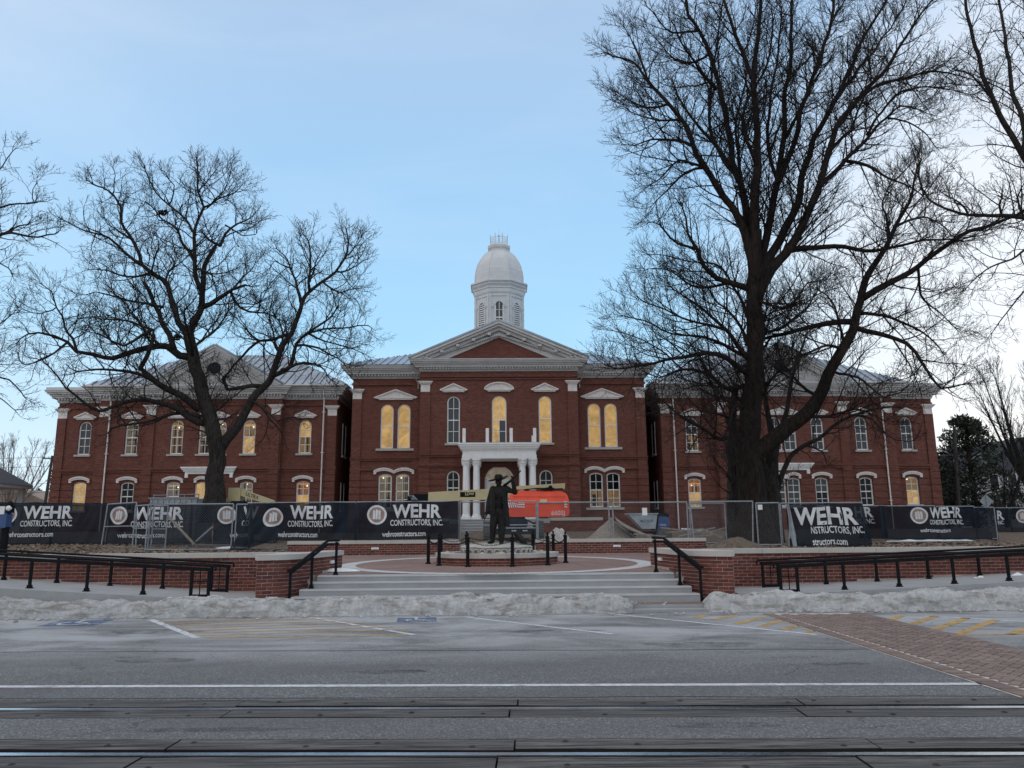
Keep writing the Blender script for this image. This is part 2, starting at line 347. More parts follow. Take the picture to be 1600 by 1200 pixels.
def snow_mat():
    m, t, b = new_mat('dirty_snow')
    p = wpos(t)
    h = ntex(t, p, 11, 8, 0.72)
    g = nd(t, 'ShaderNodeNewGeometry'); s = nd(t, 'ShaderNodeSeparateXYZ'); t.links.new(p, s.inputs[0])
    c = mixc(t, rng(t, h, 0.28, 0.72), (0.60,0.585,0.56), (0.94,0.94,0.935))
    grime = mth(t, 'MULTIPLY', rng(t, ntex(t, stretch(t, p, (0.7,0.7,3.0)), 2.2, 8, 0.75, 0.8), 0.44, 0.66), 0.8)
    c = mixc(t, grime, c, (0.34,0.295,0.245))
    c = mixc(t, rng(t, ntex(t, p, 60, 5, 0.8), 0.62, 0.78, 0, 0.6), c, (0.16,0.14,0.12))
    t.links.new(c, b.inputs['Base Color']); b.inputs['Roughness'].default_value = 0.7; b.inputs['Specular IOR Level'].default_value = 0.3
    bump(t, b, ntex(t, p, 22, 8, 0.8), 1.0, 0.09)
    return m
M['snow'] = snow_mat()
M['clean_snow'] = basic('old_snow', (0.74,0.76,0.79), 0.7, 0.15, 5, 0.5, 30)

# ------------------------------------------------------------------ helpers: meshes and things
ORG = {}
class MB:
    def __init__(s): s.v = []; s.f = []
    def add(s, vs, fs):
        n = len(s.v); s.v.extend(tuple(v) for v in vs); s.f.extend([tuple(i+n for i in f) for f in fs]); return s
    def box(s, x0, x1, y0, y1, z0, z1):
        return s.add([(x0,y0,z0),(x1,y0,z0),(x1,y1,z0),(x0,y1,z0),(x0,y0,z1),(x1,y0,z1),(x1,y1,z1),(x0,y1,z1)],
                     [(0,3,2,1),(4,5,6,7),(0,1,5,4),(1,2,6,5),(2,3,7,6),(3,0,4,7)])
    def beam(s, p, q, w, h, up=(0,0,1)):
        p = Vector(p); q = Vector(q); d = (q-p).normalized(); u = Vector(up)
        if abs(d.dot(u)) > 0.98: u = Vector((0,1,0))
        x = d.cross(u).normalized(); y = x.cross(d)
        vs = [p+x*a*w/2+y*b_*h/2 for a, b_ in ((-1,-1),(1,-1),(1,1),(-1,1))]
        vs += [v+(q-p) for v in vs]
        return s.add(vs, [(0,3,2,1),(4,5,6,7),(0,1,5,4),(1,2,6,5),(2,3,7,6),(3,0,4,7)])
    def tube(s, pts, radii, n=6, cap=True):
        pts = [Vector(p) for p in pts]; m = len(pts)
        if not hasattr(radii, '__len__'): radii = [radii]*m
        base = len(s.v); X = None
        for i, p in enumerate(pts):
            d = (pts[min(i+1,m-1)]-pts[max(i-1,0)])
            if d.length < 1e-9: d = Vector((0,0,1))
            d.normalize()
            if X is None:
                X = d.orthogonal().normalized()
            else:
                X = X - d*X.dot(d)
                X = X.normalized() if X.length > 1e-6 else d.orthogonal().normalized()
            Yv = d.cross(X); r = radii[i]
            for k in range(n):
                a = 2*math.pi*k/n; q = p + X*(math.cos(a)*r) + Yv*(math.sin(a)*r)
                s.v.append((q.x,q.y,q.z))
        for i in range(m-1):
            a = base+i*n
            for k in range(n):
                k2 = (k+1) % n
                s.f.append((a+k, a+k2, a+n+k2, a+n+k))
        if cap:
            s.f.append(tuple(base+k for k in reversed(range(n)))); s.f.append(tuple(base+(m-1)*n+k for k in range(n)))
        return s
    def lathe(s, prof, n=16, c=(0,0), a0=0.0, cap=True):
        b = len(s.v)
        for r, z in prof:
            for k in range(n):
                a = a0+2*math.pi*k/n; s.v.append((c[0]+r*math.cos(a), c[1]+r*math.sin(a), z))
        for i in range(len(prof)-1):
            for k in range(n):
                k2 = (k+1) % n
                s.f.append((b+i*n+k, b+i*n+k2, b+(i+1)*n+k2, b+(i+1)*n+k))
        if cap:
            s.f.append(tuple(b+k for k in reversed(range(n)))); s.f.append(tuple(b+(len(prof)-1)*n+k for k in range(n)))
        return s
    def prism(s, poly, y0, y1):
        n = len(poly)
        vs = [(x,y0,z) for x,z in poly]+[(x,y1,z) for x,z in poly]
        return s.add(vs, [tuple(range(n)), tuple(reversed(range(n,2*n)))]+[(i+n, (i+1)%n+n, (i+1)%n, i) for i in range(n)])
    def prismz(s, poly, z0, z1):
        n = len(poly)
        vs = [(x,y,z0) for x,y in poly]+[(x,y,z1) for x,y in poly]
        return s.add(vs, [tuple(reversed(range(n))), tuple(range(n,2*n))]+[(i, (i+1)%n, (i+1)%n+n, i+n) for i in range(n)])
    def ball(s, c, rx, ry=None, rz=None, n=10, m=7):
        ry = ry or rx; rz = rz or rx
        b = len(s.v)
        for i in range(m+1):
            ph = -math.pi/2+math.pi*i/m
            rr = max(math.cos(ph), 0.02)
            for k in range(n):
                a = 2*math.pi*k/n; s.v.append((c[0]+rx*rr*math.cos(a), c[1]+ry*rr*math.sin(a), c[2]+rz*math.sin(ph)))
        for i in range(m):
            for k in range(n):
                k2 = (k+1)%n; s.f.append((b+i*n+k, b+i*n+k2, b+(i+1)*n+k2, b+(i+1)*n+k))
        s.f.append(tuple(b+k for k in reversed(range(n)))); s.f.append(tuple(b+m*n+k for k in range(n)))
        return s
    def mesh(s, name, mat, org=(0,0,0), smooth=False):
        me = bpy.data.meshes.new(name)
        me.from_pydata([(x-org[0],y-org[1],z-org[2]) for x,y,z in s.v], [], s.f)
        if mat is not None: me.materials.append(mat)
        if smooth: me.polygons.foreach_set('use_smooth', [True]*len(me.polygons))
        me.update(); return me

def tag(o, label=None, cat=None, group=None, kind=None):
    if label: o['label'] = label
    if cat: o['category'] = cat
    if group: o['group'] = group
    if kind: o['kind'] = kind
    return o
def thing(name, loc, label, cat, group=None, kind=None):
    o = bpy.data.objects.new(name, None); COL.objects.link(o)
    o.location = loc; o.empty_display_size = 0.2
    ORG[o.name] = Vector(loc)
    return tag(o, label, cat, group, kind)
def part(name, mb, mat, parent=None, smooth=False, label=None, kind=None):
    """links the shapes as ONE mesh object; world coordinates in, parent-relative mesh out"""
    org = ORG[parent.name] if parent else Vector((0,0,0))
    o = bpy.data.objects.new(name, mb.mesh(name, mat, org, smooth)); COL.objects.link(o)
    if parent: o.parent = parent
    ORG[o.name] = org.copy()
    if label: o['label'] = label
    if kind: o['kind'] = kind
    return o
def inst(name, me, parent, loc, rotz=0.0, mat=None, rot=None):
    """an object sharing mesh data, placed at a world point"""
    o = bpy.data.objects.new(name, me); COL.objects.link(o)
    org = ORG[parent.name] if parent else Vector((0,0,0))
    if parent: o.parent = parent
    o.location = Vector(loc)-org
    o.rotation_euler = rot if rot else (0,0,rotz)
    if mat is not None:
        o.material_slots[0].link = 'OBJECT'; o.material_slots[0].material = mat
    ORG[o.name] = Vector(loc)
    return o
def copy_tree(o, parent=None):
    c = o.copy(); COL.objects.link(c)
    if parent: c.parent = parent
    for ch in list(o.children): copy_tree(ch, c)
    return c
def solo(name, mb, mat, base, label, cat, group=None, kind=None, smooth=False):
    """a thing that is one mesh, origin at its base"""
    o = bpy.data.objects.new(name, mb.mesh(name, mat, base, smooth)); COL.objects.link(o)
    o.location = base; ORG[o.name] = Vector(base)
    return tag(o, label, cat, group, kind)
def structure(name, mb, mat, parent=None, smooth=False):
    o = part(name, mb, mat, parent, smooth)
    if not parent: o['kind'] = 'structure'
    return o
def join_mesh(mb, me, loc, rotz=0.0):
    c, s_ = math.cos(rotz), math.sin(rotz)
    mb.add([(loc[0]+v.co.x*c-v.co.y*s_, loc[1]+v.co.x*s_+v.co.y*c, loc[2]+v.co.z) for v in me.vertices], [tuple(p.vertices) for p in me.polygons])

_txt_cache = {}
def text_shape(body, cap_h, width=None, bold=0.0, maxedge=0.0):
    """flat lettering: vertices (x from 0, y from 0 baseline) and faces"""
    key = (body, bold)
    if key not in _txt_cache:
        cu = bpy.data.curves.new('t', 'FONT'); cu.body = body; cu.size = 1.0; cu.offset = bold; cu.resolution_u = 3
        ob = bpy.data.objects.new('t', cu); COL.objects.link(ob)
        me = bpy.data.meshes.new_from_object(ob)
        vs = [v.co.copy() for v in me.vertices]; fs = [tuple(p.vertices) for p in me.polygons]
        bpy.data.objects.remove(ob); bpy.data.curves.remove(cu); bpy.data.meshes.remove(me)
        _txt_cache[key] = (vs, fs)
    vs, fs = _txt_cache[key]
    x0 = min(v.x for v in vs); x1 = max(v.x for v in vs); y1 = max(v.y for v in vs)
    sy = cap_h/y1; sx = (width/(x1-x0)) if width else sy
    out = [((v.x-x0)*sx, v.y*sy) for v in vs]
    if maxedge:
        bm = bmesh.new()
        bv = [bm.verts.new((x,y,0)) for x,y in out]
        for f in fs:
            try: bm.faces.new([bv[i] for i in f])
            except ValueError: pass
        for _ in range(3):
            es = [e for e in bm.edges if e.calc_length() > maxedge]
            if not es: break
            bmesh.ops.subdivide_edges(bm, edges=es, cuts=1)
        bm.verts.index_update()
        out = [(v.co.x, v.co.y) for v in bm.verts]; fs = [tuple(v.index for v in f.verts) for f in bm.faces]
        bm.free()
    return out, fs
def text_on(mb, body, cap_h, fn, width=None, bold=0.0, maxedge=0.0):
    vs, fs = text_shape(body, cap_h, width, bold, maxedge)
    mb.add([fn(x, y) for x, y in vs], fs)

# ================================================================== GROUND
def zp(Y): return 0.66+0.0145*(Y-17.35)                 # the plaza climbs gently
def sstep(a, b, x):
    t = max(0.0, min(1.0, (x-a)/(b-a))); return t*t*(3-2*t)
def yard_z(x, Y):
    z = 0.95+0.55*sstep(31, 49, Y)+0.22*sstep(10, 16, -x)*sstep(27, 32, Y)
    ax = abs(x)
    xb = 4.3 if Y < 19.6 else 4.3+(Y-19.6)*0.43
    if Y < 27.2:
        z = 0.45+(z-0.45)*sstep(0.0, 0.7, ax-xb)
    elif ax < 2.2:
        z = zp(27)+(z-zp(27)+0.1)*sstep(27.2, 30, Y)*1.0 if ax < 1.4 else z
    return z
def grid(mb, xs, ys, zf):
    b = len(mb.v)
    for y in ys:
        for x in xs: mb.v.append((x, y, zf(x, y)))
    w = len(xs)
    for j in range(len(ys)-1):
        for i in range(w-1):
            a = b+j*w+i; mb.f.append((a, a+1, a+w+1, a+w))
mb = MB(); grid(mb, [-900,-60,60,900], [-60,18.45], lambda x,y: -0.16)
structure('ground', mb, M['concrete'])
mb = MB()
xs = [-60+i*0.4 for i in range(301)]; ys = [18.45+i*0.35 for i in range(46)]+[34.6+i*1.2 for i in range(22)]
grid(mb, xs, ys, lambda x,y: yard_z(x,y)+0.05*noise.noise((x*0.6,y*0.6,0))+0.035*noise.noise((x*2.1,y*2.1,3)))
grid(mb, [-900,-60,60,900], [59.8,120,900], lambda x,y: 1.45)
grid(mb, [-900,-59.9], [18.45,60], lambda x,y: 1.2); grid(mb, [59.9,900], [18.45,60], lambda x,y: 1.2)
structure('yard_ground', mb, M['soil'], smooth=True)

TR = RAD(-2.4); tc_, ts_ = math.cos(TR), math.sin(TR)
def rt(x, y): return (x*tc_-y*ts_, x*ts_+y*tc_)
def xf(mb, fn): mb.v = [fn(*v) for v in mb.v]; return mb
rtf = lambda x,y,z: (*rt(x,y), z)
mb = MB()
for a, b_ in ((-14,5.28),(6.42,7.11),(7.85,15.0)):
    grid(mb, [-60,-20,-6,6,20,60], [a,b_], lambda x,y: 0.0)
    for yy in (a, b_): mb.add([(-60,yy,0),(60,yy,0),(60,yy,-0.1),(-60,yy,-0.1)], [(0,1,2,3)])
mb = xf(mb, rtf)
grid(mb, [-60,-14,-3,3,14,60], [14.2,16.0], lambda x,y: -0.003 if y > 15 else -0.003)
road = structure('road', mb, M['asphalt'])

def ribbon(p, q, w, z=0.004, skew=None):
    p = Vector((p[0],p[1])); q = Vector((q[0],q[1])); d = (q-p).normalized(); n = Vector((-d.y,d.x))*w/2
    if skew: n = Vector(skew)*w/2
    m = MB(); m.add([(*(p-n),z),(*(q-n),z),(*(q+n),z),(*(p+n),z)], [(0,1,2,3)]); return m
def gpt(px, py, z=0.0):
    d = _f + _r*((px-800)/FPX) - _u*((py-600)/FPX); t = (z-CAM_LOC.z)/d.z; p = CAM_LOC+d*t; return (p.x, p.y)
a, b_ = rt(-40,8.52), rt(4.75,8.52)
part('lane_line', ribbon(a, b_, 0.115), M['line_white'], road)
for p, q, w in (((-6.5,15.15),(-4.62,12.5),0.13),((-3.4,15.12),(-1.27,12.6),0.10),((-0.6,15.1),(1.83,12.45),0.10),((2.2,15.4),(4.9,12.15),0.10),((7.83,14.46),(9.6,13.1),0.10)):
    part('stall_line', ribbon(p, q, w), M['line_white'], road)
for k in range(7):                                         # worn yellow hatching of the access aisle
    t = k/6.6
    p = (-6.2+1.62*t, 14.75-2.2*t); q = (-3.35+2.0*t+0.1, 14.75-2.2*t+0.55)
    if q[1] > 15.0: q = (q[0]-0.3, 15.0)
    part('hatch_stripe', ribbon(p, q, 0.075), M['line_yellow'], road)
part('hatch_stripe', ribbon((-4.5,12.52),(-1.4,12.56),0.10), M['line_yellow'], road)
for p, q in (((3.62,14.51),(3.95,14.97)),((3.91,14.28),(4.49,14.87)),((4.11,13.59),(4.92,14.56)),((4.40,13.2),(5.0,13.95)),((4.62,12.75),(5.03,13.3)),((4.85,12.4),(5.04,12.62)),
             ((6.97,13.98),(7.5,14.62)),((7.02,13.35),(8.05,14.47)),((6.99,12.62),(8.4,14.12)),((7.05,12.08),(8.7,13.78)),((7.75,11.95),(9.2,13.3)),((8.6,11.95),(9.7,12.95))):
    part('hatch_stripe', ribbon(p, q, 0.15), M['line_yellow'], road)
part('hatch_stripe', ribbon((6.98,12.0),(10.2,11.9),0.10), M['line_yellow'], road)
def stain(cx, cy, rx, ry, seed, mat):
    m = MB(); n = 28
    m.v.append((cx, cy, .0025))
    for k in range(n):
        a = 2*math.pi*k/n; q = 1+.45*noise.noise((math.cos(a)*1.6, math.sin(a)*1.6, seed))
        m.v.append((cx+rx*q*math.cos(a), cy+ry*q*math.sin(a), .0025))
    for k in range(n): m.f.append((0, 1+k, 1+(k+1)%n))
    part('oil_stain', m, mat, road)
M['stain'] = basic('oil_stain', (0.05,0.05,0.05), 0.6, 0.2, 6); worn(M['stain'], 0.30, 0.62, 0.35)
M['tar'] = basic('tar_seam', (0.022,0.022,0.023), 0.5, 0.2, 6); worn(M['tar'], 0.50, 0.70, 0.1)
for k, (x, y, a, b_) in enumerate(((-4.25,10.38,.55,.16),(2.9,11.3,.9,.2),(-1.2,9.4,.5,.12),(4.1,9.6,.35,.1),(-7.4,9.8,1.1,.2),(0.9,12.9,.8,.22),(-5.6,13.3,.8,.3),(1.9,6.75,.5,.08),(-2.3,6.8,.7,.07))): stain(x, y, a, b_, k*3.1, M['stain'])
def seam(pts, w):
    m = MB(); q = catmull2(pts)
    for i in range(len(q)-1):
        p0, p1 = Vector(q[i]), Vector(q[i+1]); d = (p1-p0).normalized(); n = Vector((-d.y,d.x))*w/2
        m.add([(*(p0-n),.0032),(*(p1-n),.0032),(*(p1+n),.0032),(*(p0+n),.0032)], [(0,1,2,3)])
    part('tar_seam', m, M['tar'], road)
def catmull2(pts):
    out = []
    for i in range(len(pts)-1):
        for j in range(12):
            t = j/12; x = pts[i][0]+(pts[i+1][0]-pts[i][0])*t; y = pts[i][1]+(pts[i+1][1]-pts[i][1])*t
            out.append((x+.03*noise.noise((x*2,y*2,1)), y+.05*noise.noise((x*1.7,y*2,5))))
    out.append(pts[-1]); return out
seam([rt(-12,7.93), rt(-3,7.92), rt(5.1,7.94)], .022); seam([rt(-12,10.9), rt(-4,10.95), rt(3,10.9), rt(5,10.92)], .028)

def access_symbol(cx, cy, s, rot):
    def T(x, y): return (cx+s*(x*math.cos(rot)-y*math.sin(rot)), cy+s*(x*math.sin(rot)+y*math.cos(rot)))
    m = MB(); m.add([(*T(x,y),0.004) for x,y in ((-.5,-.5),(.5,-.5),(.5,.5),(-.5,.5))], [(0,1,2,3)])
    o = part('accessible_symbol', m, M['line_blue'], road)
    m = MB()
    def band(pts, w, z=0.008):
        for i in range(len(pts)-1):
            p, q = Vector(pts[i]), Vector(pts[i+1]); d = (q-p).normalized(); n = Vector((-d.y,d.x))*w/2
            m.add([(*T(*(p-n)),z),(*T(*(q-n)),z),(*T(*(q+n)),z),(*T(*(p+n)),z)], [(0,1,2,3)])
    band([(-0.02+.24*math.cos(t), -.12+.24*math.sin(t)) for t in [RAD(120+i*20) for i in range(13)]], .06)
    band([(-.02,.30),(-.02,.0),(.16,.0),(.24,-.26),(.34,-.26)], .07)
    m.add([(*T(-.02+.07*math.cos(i*.785), .39+.07*math.sin(i*.785)),0.008) for i in range(8)], [tuple(range(8))])
    part('wheelchair_emblem', m, M['line_white'], o)
access_symbol(-7.65,14.72,0.98,0.1); access_symbol(-1.45,14.68,0.72,0.1)

# ---- railway track let into the street
track = thing('railway_track', (0,6.7,0), 'street railway track with two polished rails between bolted timber planks', 'railway track')
mb = MB(); grid(mb, [-60,0,60], [5.2,7.95], lambda x,y: -0.11)
part('track_bed', xf(mb, rtf), M['dark'], track)
for y0 in (5.965, 7.43):
    mb = MB(); mb.box(-60,60,y0-0.036,y0+0.036,-0.03,0.012)
    rl = part('rail', xf(mb, rtf), M['rail'], track)
    mb = MB(); mb.box(-60,60,y0-0.012,y0+0.012,-0.1,-0.031); mb.box(-60,60,y0-0.07,y0+0.07,-0.1,-0.088)
    part('rail_web', xf(mb, rtf), M['rail_side'], rl)
mbb = MB(); mbb.lathe([(0.026,0.0),(0.026,0.004),(0.013,0.006),(0.013,0.009)], 9)
bolt_me = mbb.mesh('bolt', M['rail_side'])
def rows():
    for (ya, yb, ph, n) in ((5.30,5.905,-0.18,7),(6.115,6.41,0.0,7),(7.12,7.385,-0.12,8),(7.565,7.84,0.02,8)):
        x = ph-2.62*4
        for k in range(9):
            ln = 2.62+R.uniform(-.08,.08); yield ya, yb, x, ln; x += ln
for ya, yb, x, ln in rows():
    if x > 9 or x+ln < -9: continue
    z1 = 0.002+R.uniform(-.004,.006); sk = R.uniform(-.03,.12)
    m = MB(); g = 0.008
    nseg = 6; top = []
    for i in range(nseg+1):                               # slightly worn, uneven edges
        u = i/nseg; xx = x+g+(ln-2*g)*u
        top.append((xx, ya+R.uniform(-.006,.008), yb+R.uniform(-.008,.006), z1+R.uniform(-.003,.003)))
    for i in range(nseg):
        a, b_ = top[i], top[i+1]
        sa = sk*0; 
        m.add([(a[0],a[1],a[3]),(b_[0],b_[1],b_[3]),(b_[0],b_[2],b_[3]),(a[0],a[2],a[3]),(a[0],a[1],-.1),(b_[0],b_[1],-.1),(b_[0],b_[2],-.1),(a[0],a[2],-.1)],
              [(0,1,2,3),(4,5,1,0),(3,2,6,7)]); 
        if i == 0: m.add([(a[0],a[1],a[3]),(a[0],a[2],a[3]),(a[0],a[2],-.1),(a[0],a[1],-.1)], [(0,1,2,3)])
        if i == nseg-1: m.add([(b_[0],b_[1],b_[3]),(b_[0],b_[2],b_[3]),(b_[0],b_[2],-.1),(b_[0],b_[1],-.1)], [(3,2,1,0)])
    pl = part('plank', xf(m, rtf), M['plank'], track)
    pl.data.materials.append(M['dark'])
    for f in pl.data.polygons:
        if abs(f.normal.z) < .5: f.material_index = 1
    for j in range(4):
        if R.random() < .15: continue
        bx = x+0.3+j*(ln-.6)/3+R.uniform(-.2,.2); by = ya+(yb-ya)*((0.32 if j%2 else 0.62)+R.uniform(-.08,.08))
        inst('bolt', bolt_me, pl, (*rt(bx,by), z1-0.001))

# ---- brick crossing, herringbone field between two soldier borders
cw = structure('crosswalk', (lambda m: (grid(m, [5.02,6.97], [7.3,15.1], lambda x,y: 0.004), m)[1])(MB()), M['joint_salt'])
cells = []
pw, pl_ = 0.100, 0.200
for x0 in (5.05, 6.74):                                   # borders: pavers laid across
    y = 7.35
    while y < 14.95:
        cells.append((x0+0.1, y+pw/2, 0.0)); y += pw+0.013
for i in range(-90, 90):                                  # 45 degree herringbone
    for j in range(-40, 40):
        for kind in (0, 1):
            u, v = (i+4*j*0+ (j%4)*1, 0)
            a = pw+0.013
            if kind == 0: X0, Y0, w, h = (i + 0)*a, (j)*a, 2*a, a
            else: X0, Y0, w, h = (i)*a, (j)*a, a, 2*a
            if kind == 0 and (i-j) % 4 != 0: continue
            if kind == 1 and (i-j) % 4 != 3: continue
            cx, cy = X0+w/2, Y0+h/2
            c45 = math.sqrt(.5)
            gx, gy = 6.0+(cx-cy)*c45, 11.2+(cx+cy)*c45
            if 5.31 < gx < 6.69 and 7.4 < gy < 14.9:
                cells.append((gx, gy, math.pi/4+(math.pi/2 if kind else 0)))
cells.sort(key=lambda c: c[1]+0.2*abs(c[0]-6))
pv = []
for k in range(3):
    m = MB(); h = 0.012+0.0015*k
    m.box(-pl_/2,pl_/2,-pw/2,pw/2,0,h); pv.append(m.mesh('paver', M['paver']))
for c in cells[:300]: inst('paver', R.choice(pv), cw, (c[0],c[1],0.002), c[2]+R.uniform(-.02,.02))
m = MB()
for c in cells[300:]: join_mesh(m, R.choice(pv), (c[0],c[1],0.002), c[2]+R.uniform(-.02,.02))
part('far_pavers', m, M['paver'], cw, kind='stuff')

# ---- pavement strip, steps and plaza
mb = MB(); mb.box(-60,60,15.9,18.5,-0.15,0.125)
structure('sidewalk', mb, M['concrete'])
mb = MB(); grid(mb, [-4.2,4.3], [15.93,16.28], lambda x,y: 0.132)
structure('brick_walk', mb, M['plaza_brick'])
mb = MB(); mb.box(-60,2.6,15.68,15.89,-0.15,0.135); mb.box(4.4,60,15.68,15.89,-0.15,0.135)
mb.prismz([(2.62,15.60),(4.38,15.60),(4.38,15.89),(2.62,15.89)], -0.15, 0.05)
structure('kerb', mb, M['concrete'])
steps = thing('front_steps', (0,16.3,0.13), 'four broad pale concrete steps rising to the round brick plaza', 'steps')
zs = [0.29,0.415,0.54,0.66]; yy = [16.3,16.65,17.0,17.35]; hw = [4.2,4.12,4.02,3.92]
for k in range(4):
    m = MB(); y1 = yy[k+1]+0.05 if k < 3 else 17.72
    z0 = 0.10 if k == 0 else zs[k-1]-0.02
    m.box(-hw[k],hw[k],yy[k],y1,z0,zs[k])
    part('step', m, M['concrete'], steps)
    m = MB(); m.box(-hw[k]+0.01,hw[k]-0.01,yy[k]-0.012,yy[k]+0.04,zs[k]-0.03,zs[k]+0.003)
    part('step_nosing', m, M['concrete_lt'], steps)
mb = MB()
ys = [17.72+i*0.45 for i in range(21)]
for i in range(len(ys)-1):
    def xb(Y): return 4.3 if Y < 19.4 else min(7.4, 4.3+(Y-19.4)*0.43)
    a, b_ = ys[i], ys[i+1]
    mb.add([(-xb(a),a,zp(a)),(xb(a),a,zp(a)),(xb(b_),b_,zp(b_)),(-xb(b_),b_,zp(b_))], [(0,1,2,3)])
mb.add([(-1.4,27.1,zp(27)-.003),(1.4,27.1,zp(27)-.003),(1.4,29,1.0),(-1.4,29,1.0)], [(0,1,2,3)])
plaza = structure('plaza', mb, M['plaza_brick'])
PC = (0.0, 21.45)
mb = MB(); n = 72
for k in range(n):
    a0, a1 = 2*math.pi*k/n+0.002, 2*math.pi*(k+1)/n-0.002
    q = [(PC[0]+r*math.cos(a), PC[1]+r*math.sin(a)) for r, a in ((3.78,a0),(4.22,a0),(4.22,a1),(3.78,a1))]
    mb.add([(x, y, zp(y)+0.006) for x, y in q], [(0,1,2,3)])
part('concrete_ring', mb, M['concrete_lt'], plaza)
# ---- ramps
for s, sl, nm in ((-1,0.062,'left'),(1,0.042,'right')):
    m = MB(); xs_ = [5.2,8,11,14,18]
    for i in range(4):
        a, b_ = xs_[i], xs_[i+1]
        za, zb = 0.25+sl*(a-5.75), 0.25+sl*(b_-5.75)
        v = []
        for x, z in ((a,za),(b_,zb)):
            v += [(s*x,16.32,0.0),(s*x,16.32,z),(s*x,18.42,z+.01),(s*x,18.42,0.0)]
        m.add(v, [(0,1,5,4),(1,2,6,5)]+([(0,3,2,1)] if i == 0 else []))
    structure('ramp', m, M['concrete'])

# ================================================================== BRICK WALLS
bk = []
for k in range(4):
    m = MB(); l, h, e = 0.2035+R.uniform(-.003,.002), 0.0655+R.uniform(-.002,.001), 0.0025
    m.box(-l/2,l/2,-0.045,0.045+0.0,-h/2,h/2)
    m.v = [(x+R.uniform(-e,e), y+R.uniform(-e,e)*0.6, z+R.uniform(-e,e)*0.5) for x,y,z in m.v]
    bk.append(m.mesh('brick', M['brick']))
m = MB(); m.box(-0.049,0.049,-0.045,0.045,-0.0325,0.0325); half_me = m.mesh('brick', M['brick'])
m = MB(); m.box(-0.05,0.05,-0.045,0.045,-0.0325,0.0325); head_me = m.mesh('brick', M['brick'])
class Path:
    def __init__(s, pts):
        s.p = [Vector(p) for p in pts]; s.l = [0.0]
        for i in range(1, len(s.p)): s.l.append(s.l[-1]+(s.p[i]-s.p[i-1]).length)
        s.len = s.l[-1]
    def at(s, d):
        d = max(0.0, min(s.len-1e-6, d))
        for i in range(1, len(s.l)):
            if d <= s.l[i]: break
        t = (s.p[i]-s.p[i-1]).normalized()
        return s.p[i-1]+t*(d-s.l[i-1]), t
def smooth2(pts, k=4):
    out = []
    P = [Vector(p) for p in pts]
    for i in range(len(P)-1):
        p0, p1, p2, p3 = P[max(i-1,0)], P[i], P[i+1], P[min(i+2,len(P)-1)]
        for j in range(k):
            t = j/k
            out.append(0.5*((2*p1)+(p2-p0)*t+(2*p0-5*p1+4*p2-p3)*t*t+(3*p1-p0-3*p2+p3)*t**3))
    out.append(P[-1]); return out
def brick_wall(parent, pts, z0f, z1, side, cap_z, cap_back=0.36, cap_over=0.045, course=0.0752, core_back=0.24, header=False, ground=None, cap_len=1.25, zbase=0.0):
    pa = Path(pts)
    def nrm_(t): return Vector((t.y,-t.x))*side
    core = MB()
    for i in range(len(pa.p)-1):
        t = (pa.p[i+1]-pa.p[i]).normalized(); n = nrm_(t)
        a, b_ = pa.p[i].copy(), pa.p[i+1].copy()
        if i == 0: a += t*0.02
        if i == len(pa.p)-2: b_ -= t*0.02
        core.prismz([(a.x,a.y),(b_.x,b_.y),tuple(b_-n*core_back),tuple(a-n*core_back)], zbase, z1)
    part('wall_core', core, M['mortar'], parent)
    unit = 0.2135; unit = 2*pa.len/max(1, round(pa.len/(unit/2)))
    spots = []
    nc = int((z1-zbase)/course)
    for c in range(nc):
        z = z1-course*(c+0.5)
        off = 0.0 if (c % 2 or header) else -unit/2
        if header and c % 2: off = -unit/2
        d = off
        while d < pa.len-0.02:
            lo, hi = max(d, 0.0), min(d+unit, pa.len)
            mid = (lo+hi)/2; full = hi-lo > unit*0.9
            if hi-lo > unit*0.35:
                p, t = pa.at(mid)
                if z-0.02 > z0f(p.x, p.y):
                    q = p-nrm_(t)*0.0395
                    spots.append((q.x, q.y, z+R.uniform(-.0012,.0012), math.atan2(t.y, t.x)+R.uniform(-.006,.006), full))
            d += unit
    spots.sort(key=lambda s: (Vector(s[:3])-CAM_LOC).length)
    far = MB()
    for k, (x,y,z,r,full) in enumerate(spots):
        me = (head_me if header else (R.choice(bk) if full else half_me))
        if k < 298: inst('brick', me, parent, (x,y,z), r)
        else: join_mesh(far, me, (x,y,z), r)
    if far.v: part('far_bricks', far, M['brick'], parent, kind='stuff')
    ncap = max(1, round(pa.len/cap_len)); 
    for k in range(ncap):
        s0, s1 = pa.len*k/ncap+(0.003 if k else -0.0), pa.len*(k+1)/ncap-(0.003 if k < ncap-1 else 0)
        ds = [s0]+[l for l in pa.l if s0+.03 < l < s1-.03]+[s1]
        fr, bc = [], []
        for d in ds:
            p, t = pa.at(d); p2, t2 = pa.at(d-0.02); t = (t+t2).normalized(); n = nrm_(t)
            fr.append(tuple(p+n*cap_over)); bc.append(tuple(p-n*cap_back))
        m = MB()
        for i in range(len(fr)-1):
            m.prismz([fr[i],fr[i+1],bc[i+1],bc[i]], z1+0.002, cap_z)
        part('cap_stone', m, M['stone'], parent)
fix_me = (lambda m: (m.box(-.13,.13,-.025,.02,-.035,.035), m.box(-.10,.10,-.032,-.024,-.02,.012), m)[2])(MB()).mesh('wall_light', M['paper'])
def wall_light(parent, x, y, z, rz=0.0): inst('wall_light', fix_me, parent, (x,y,z), rz)

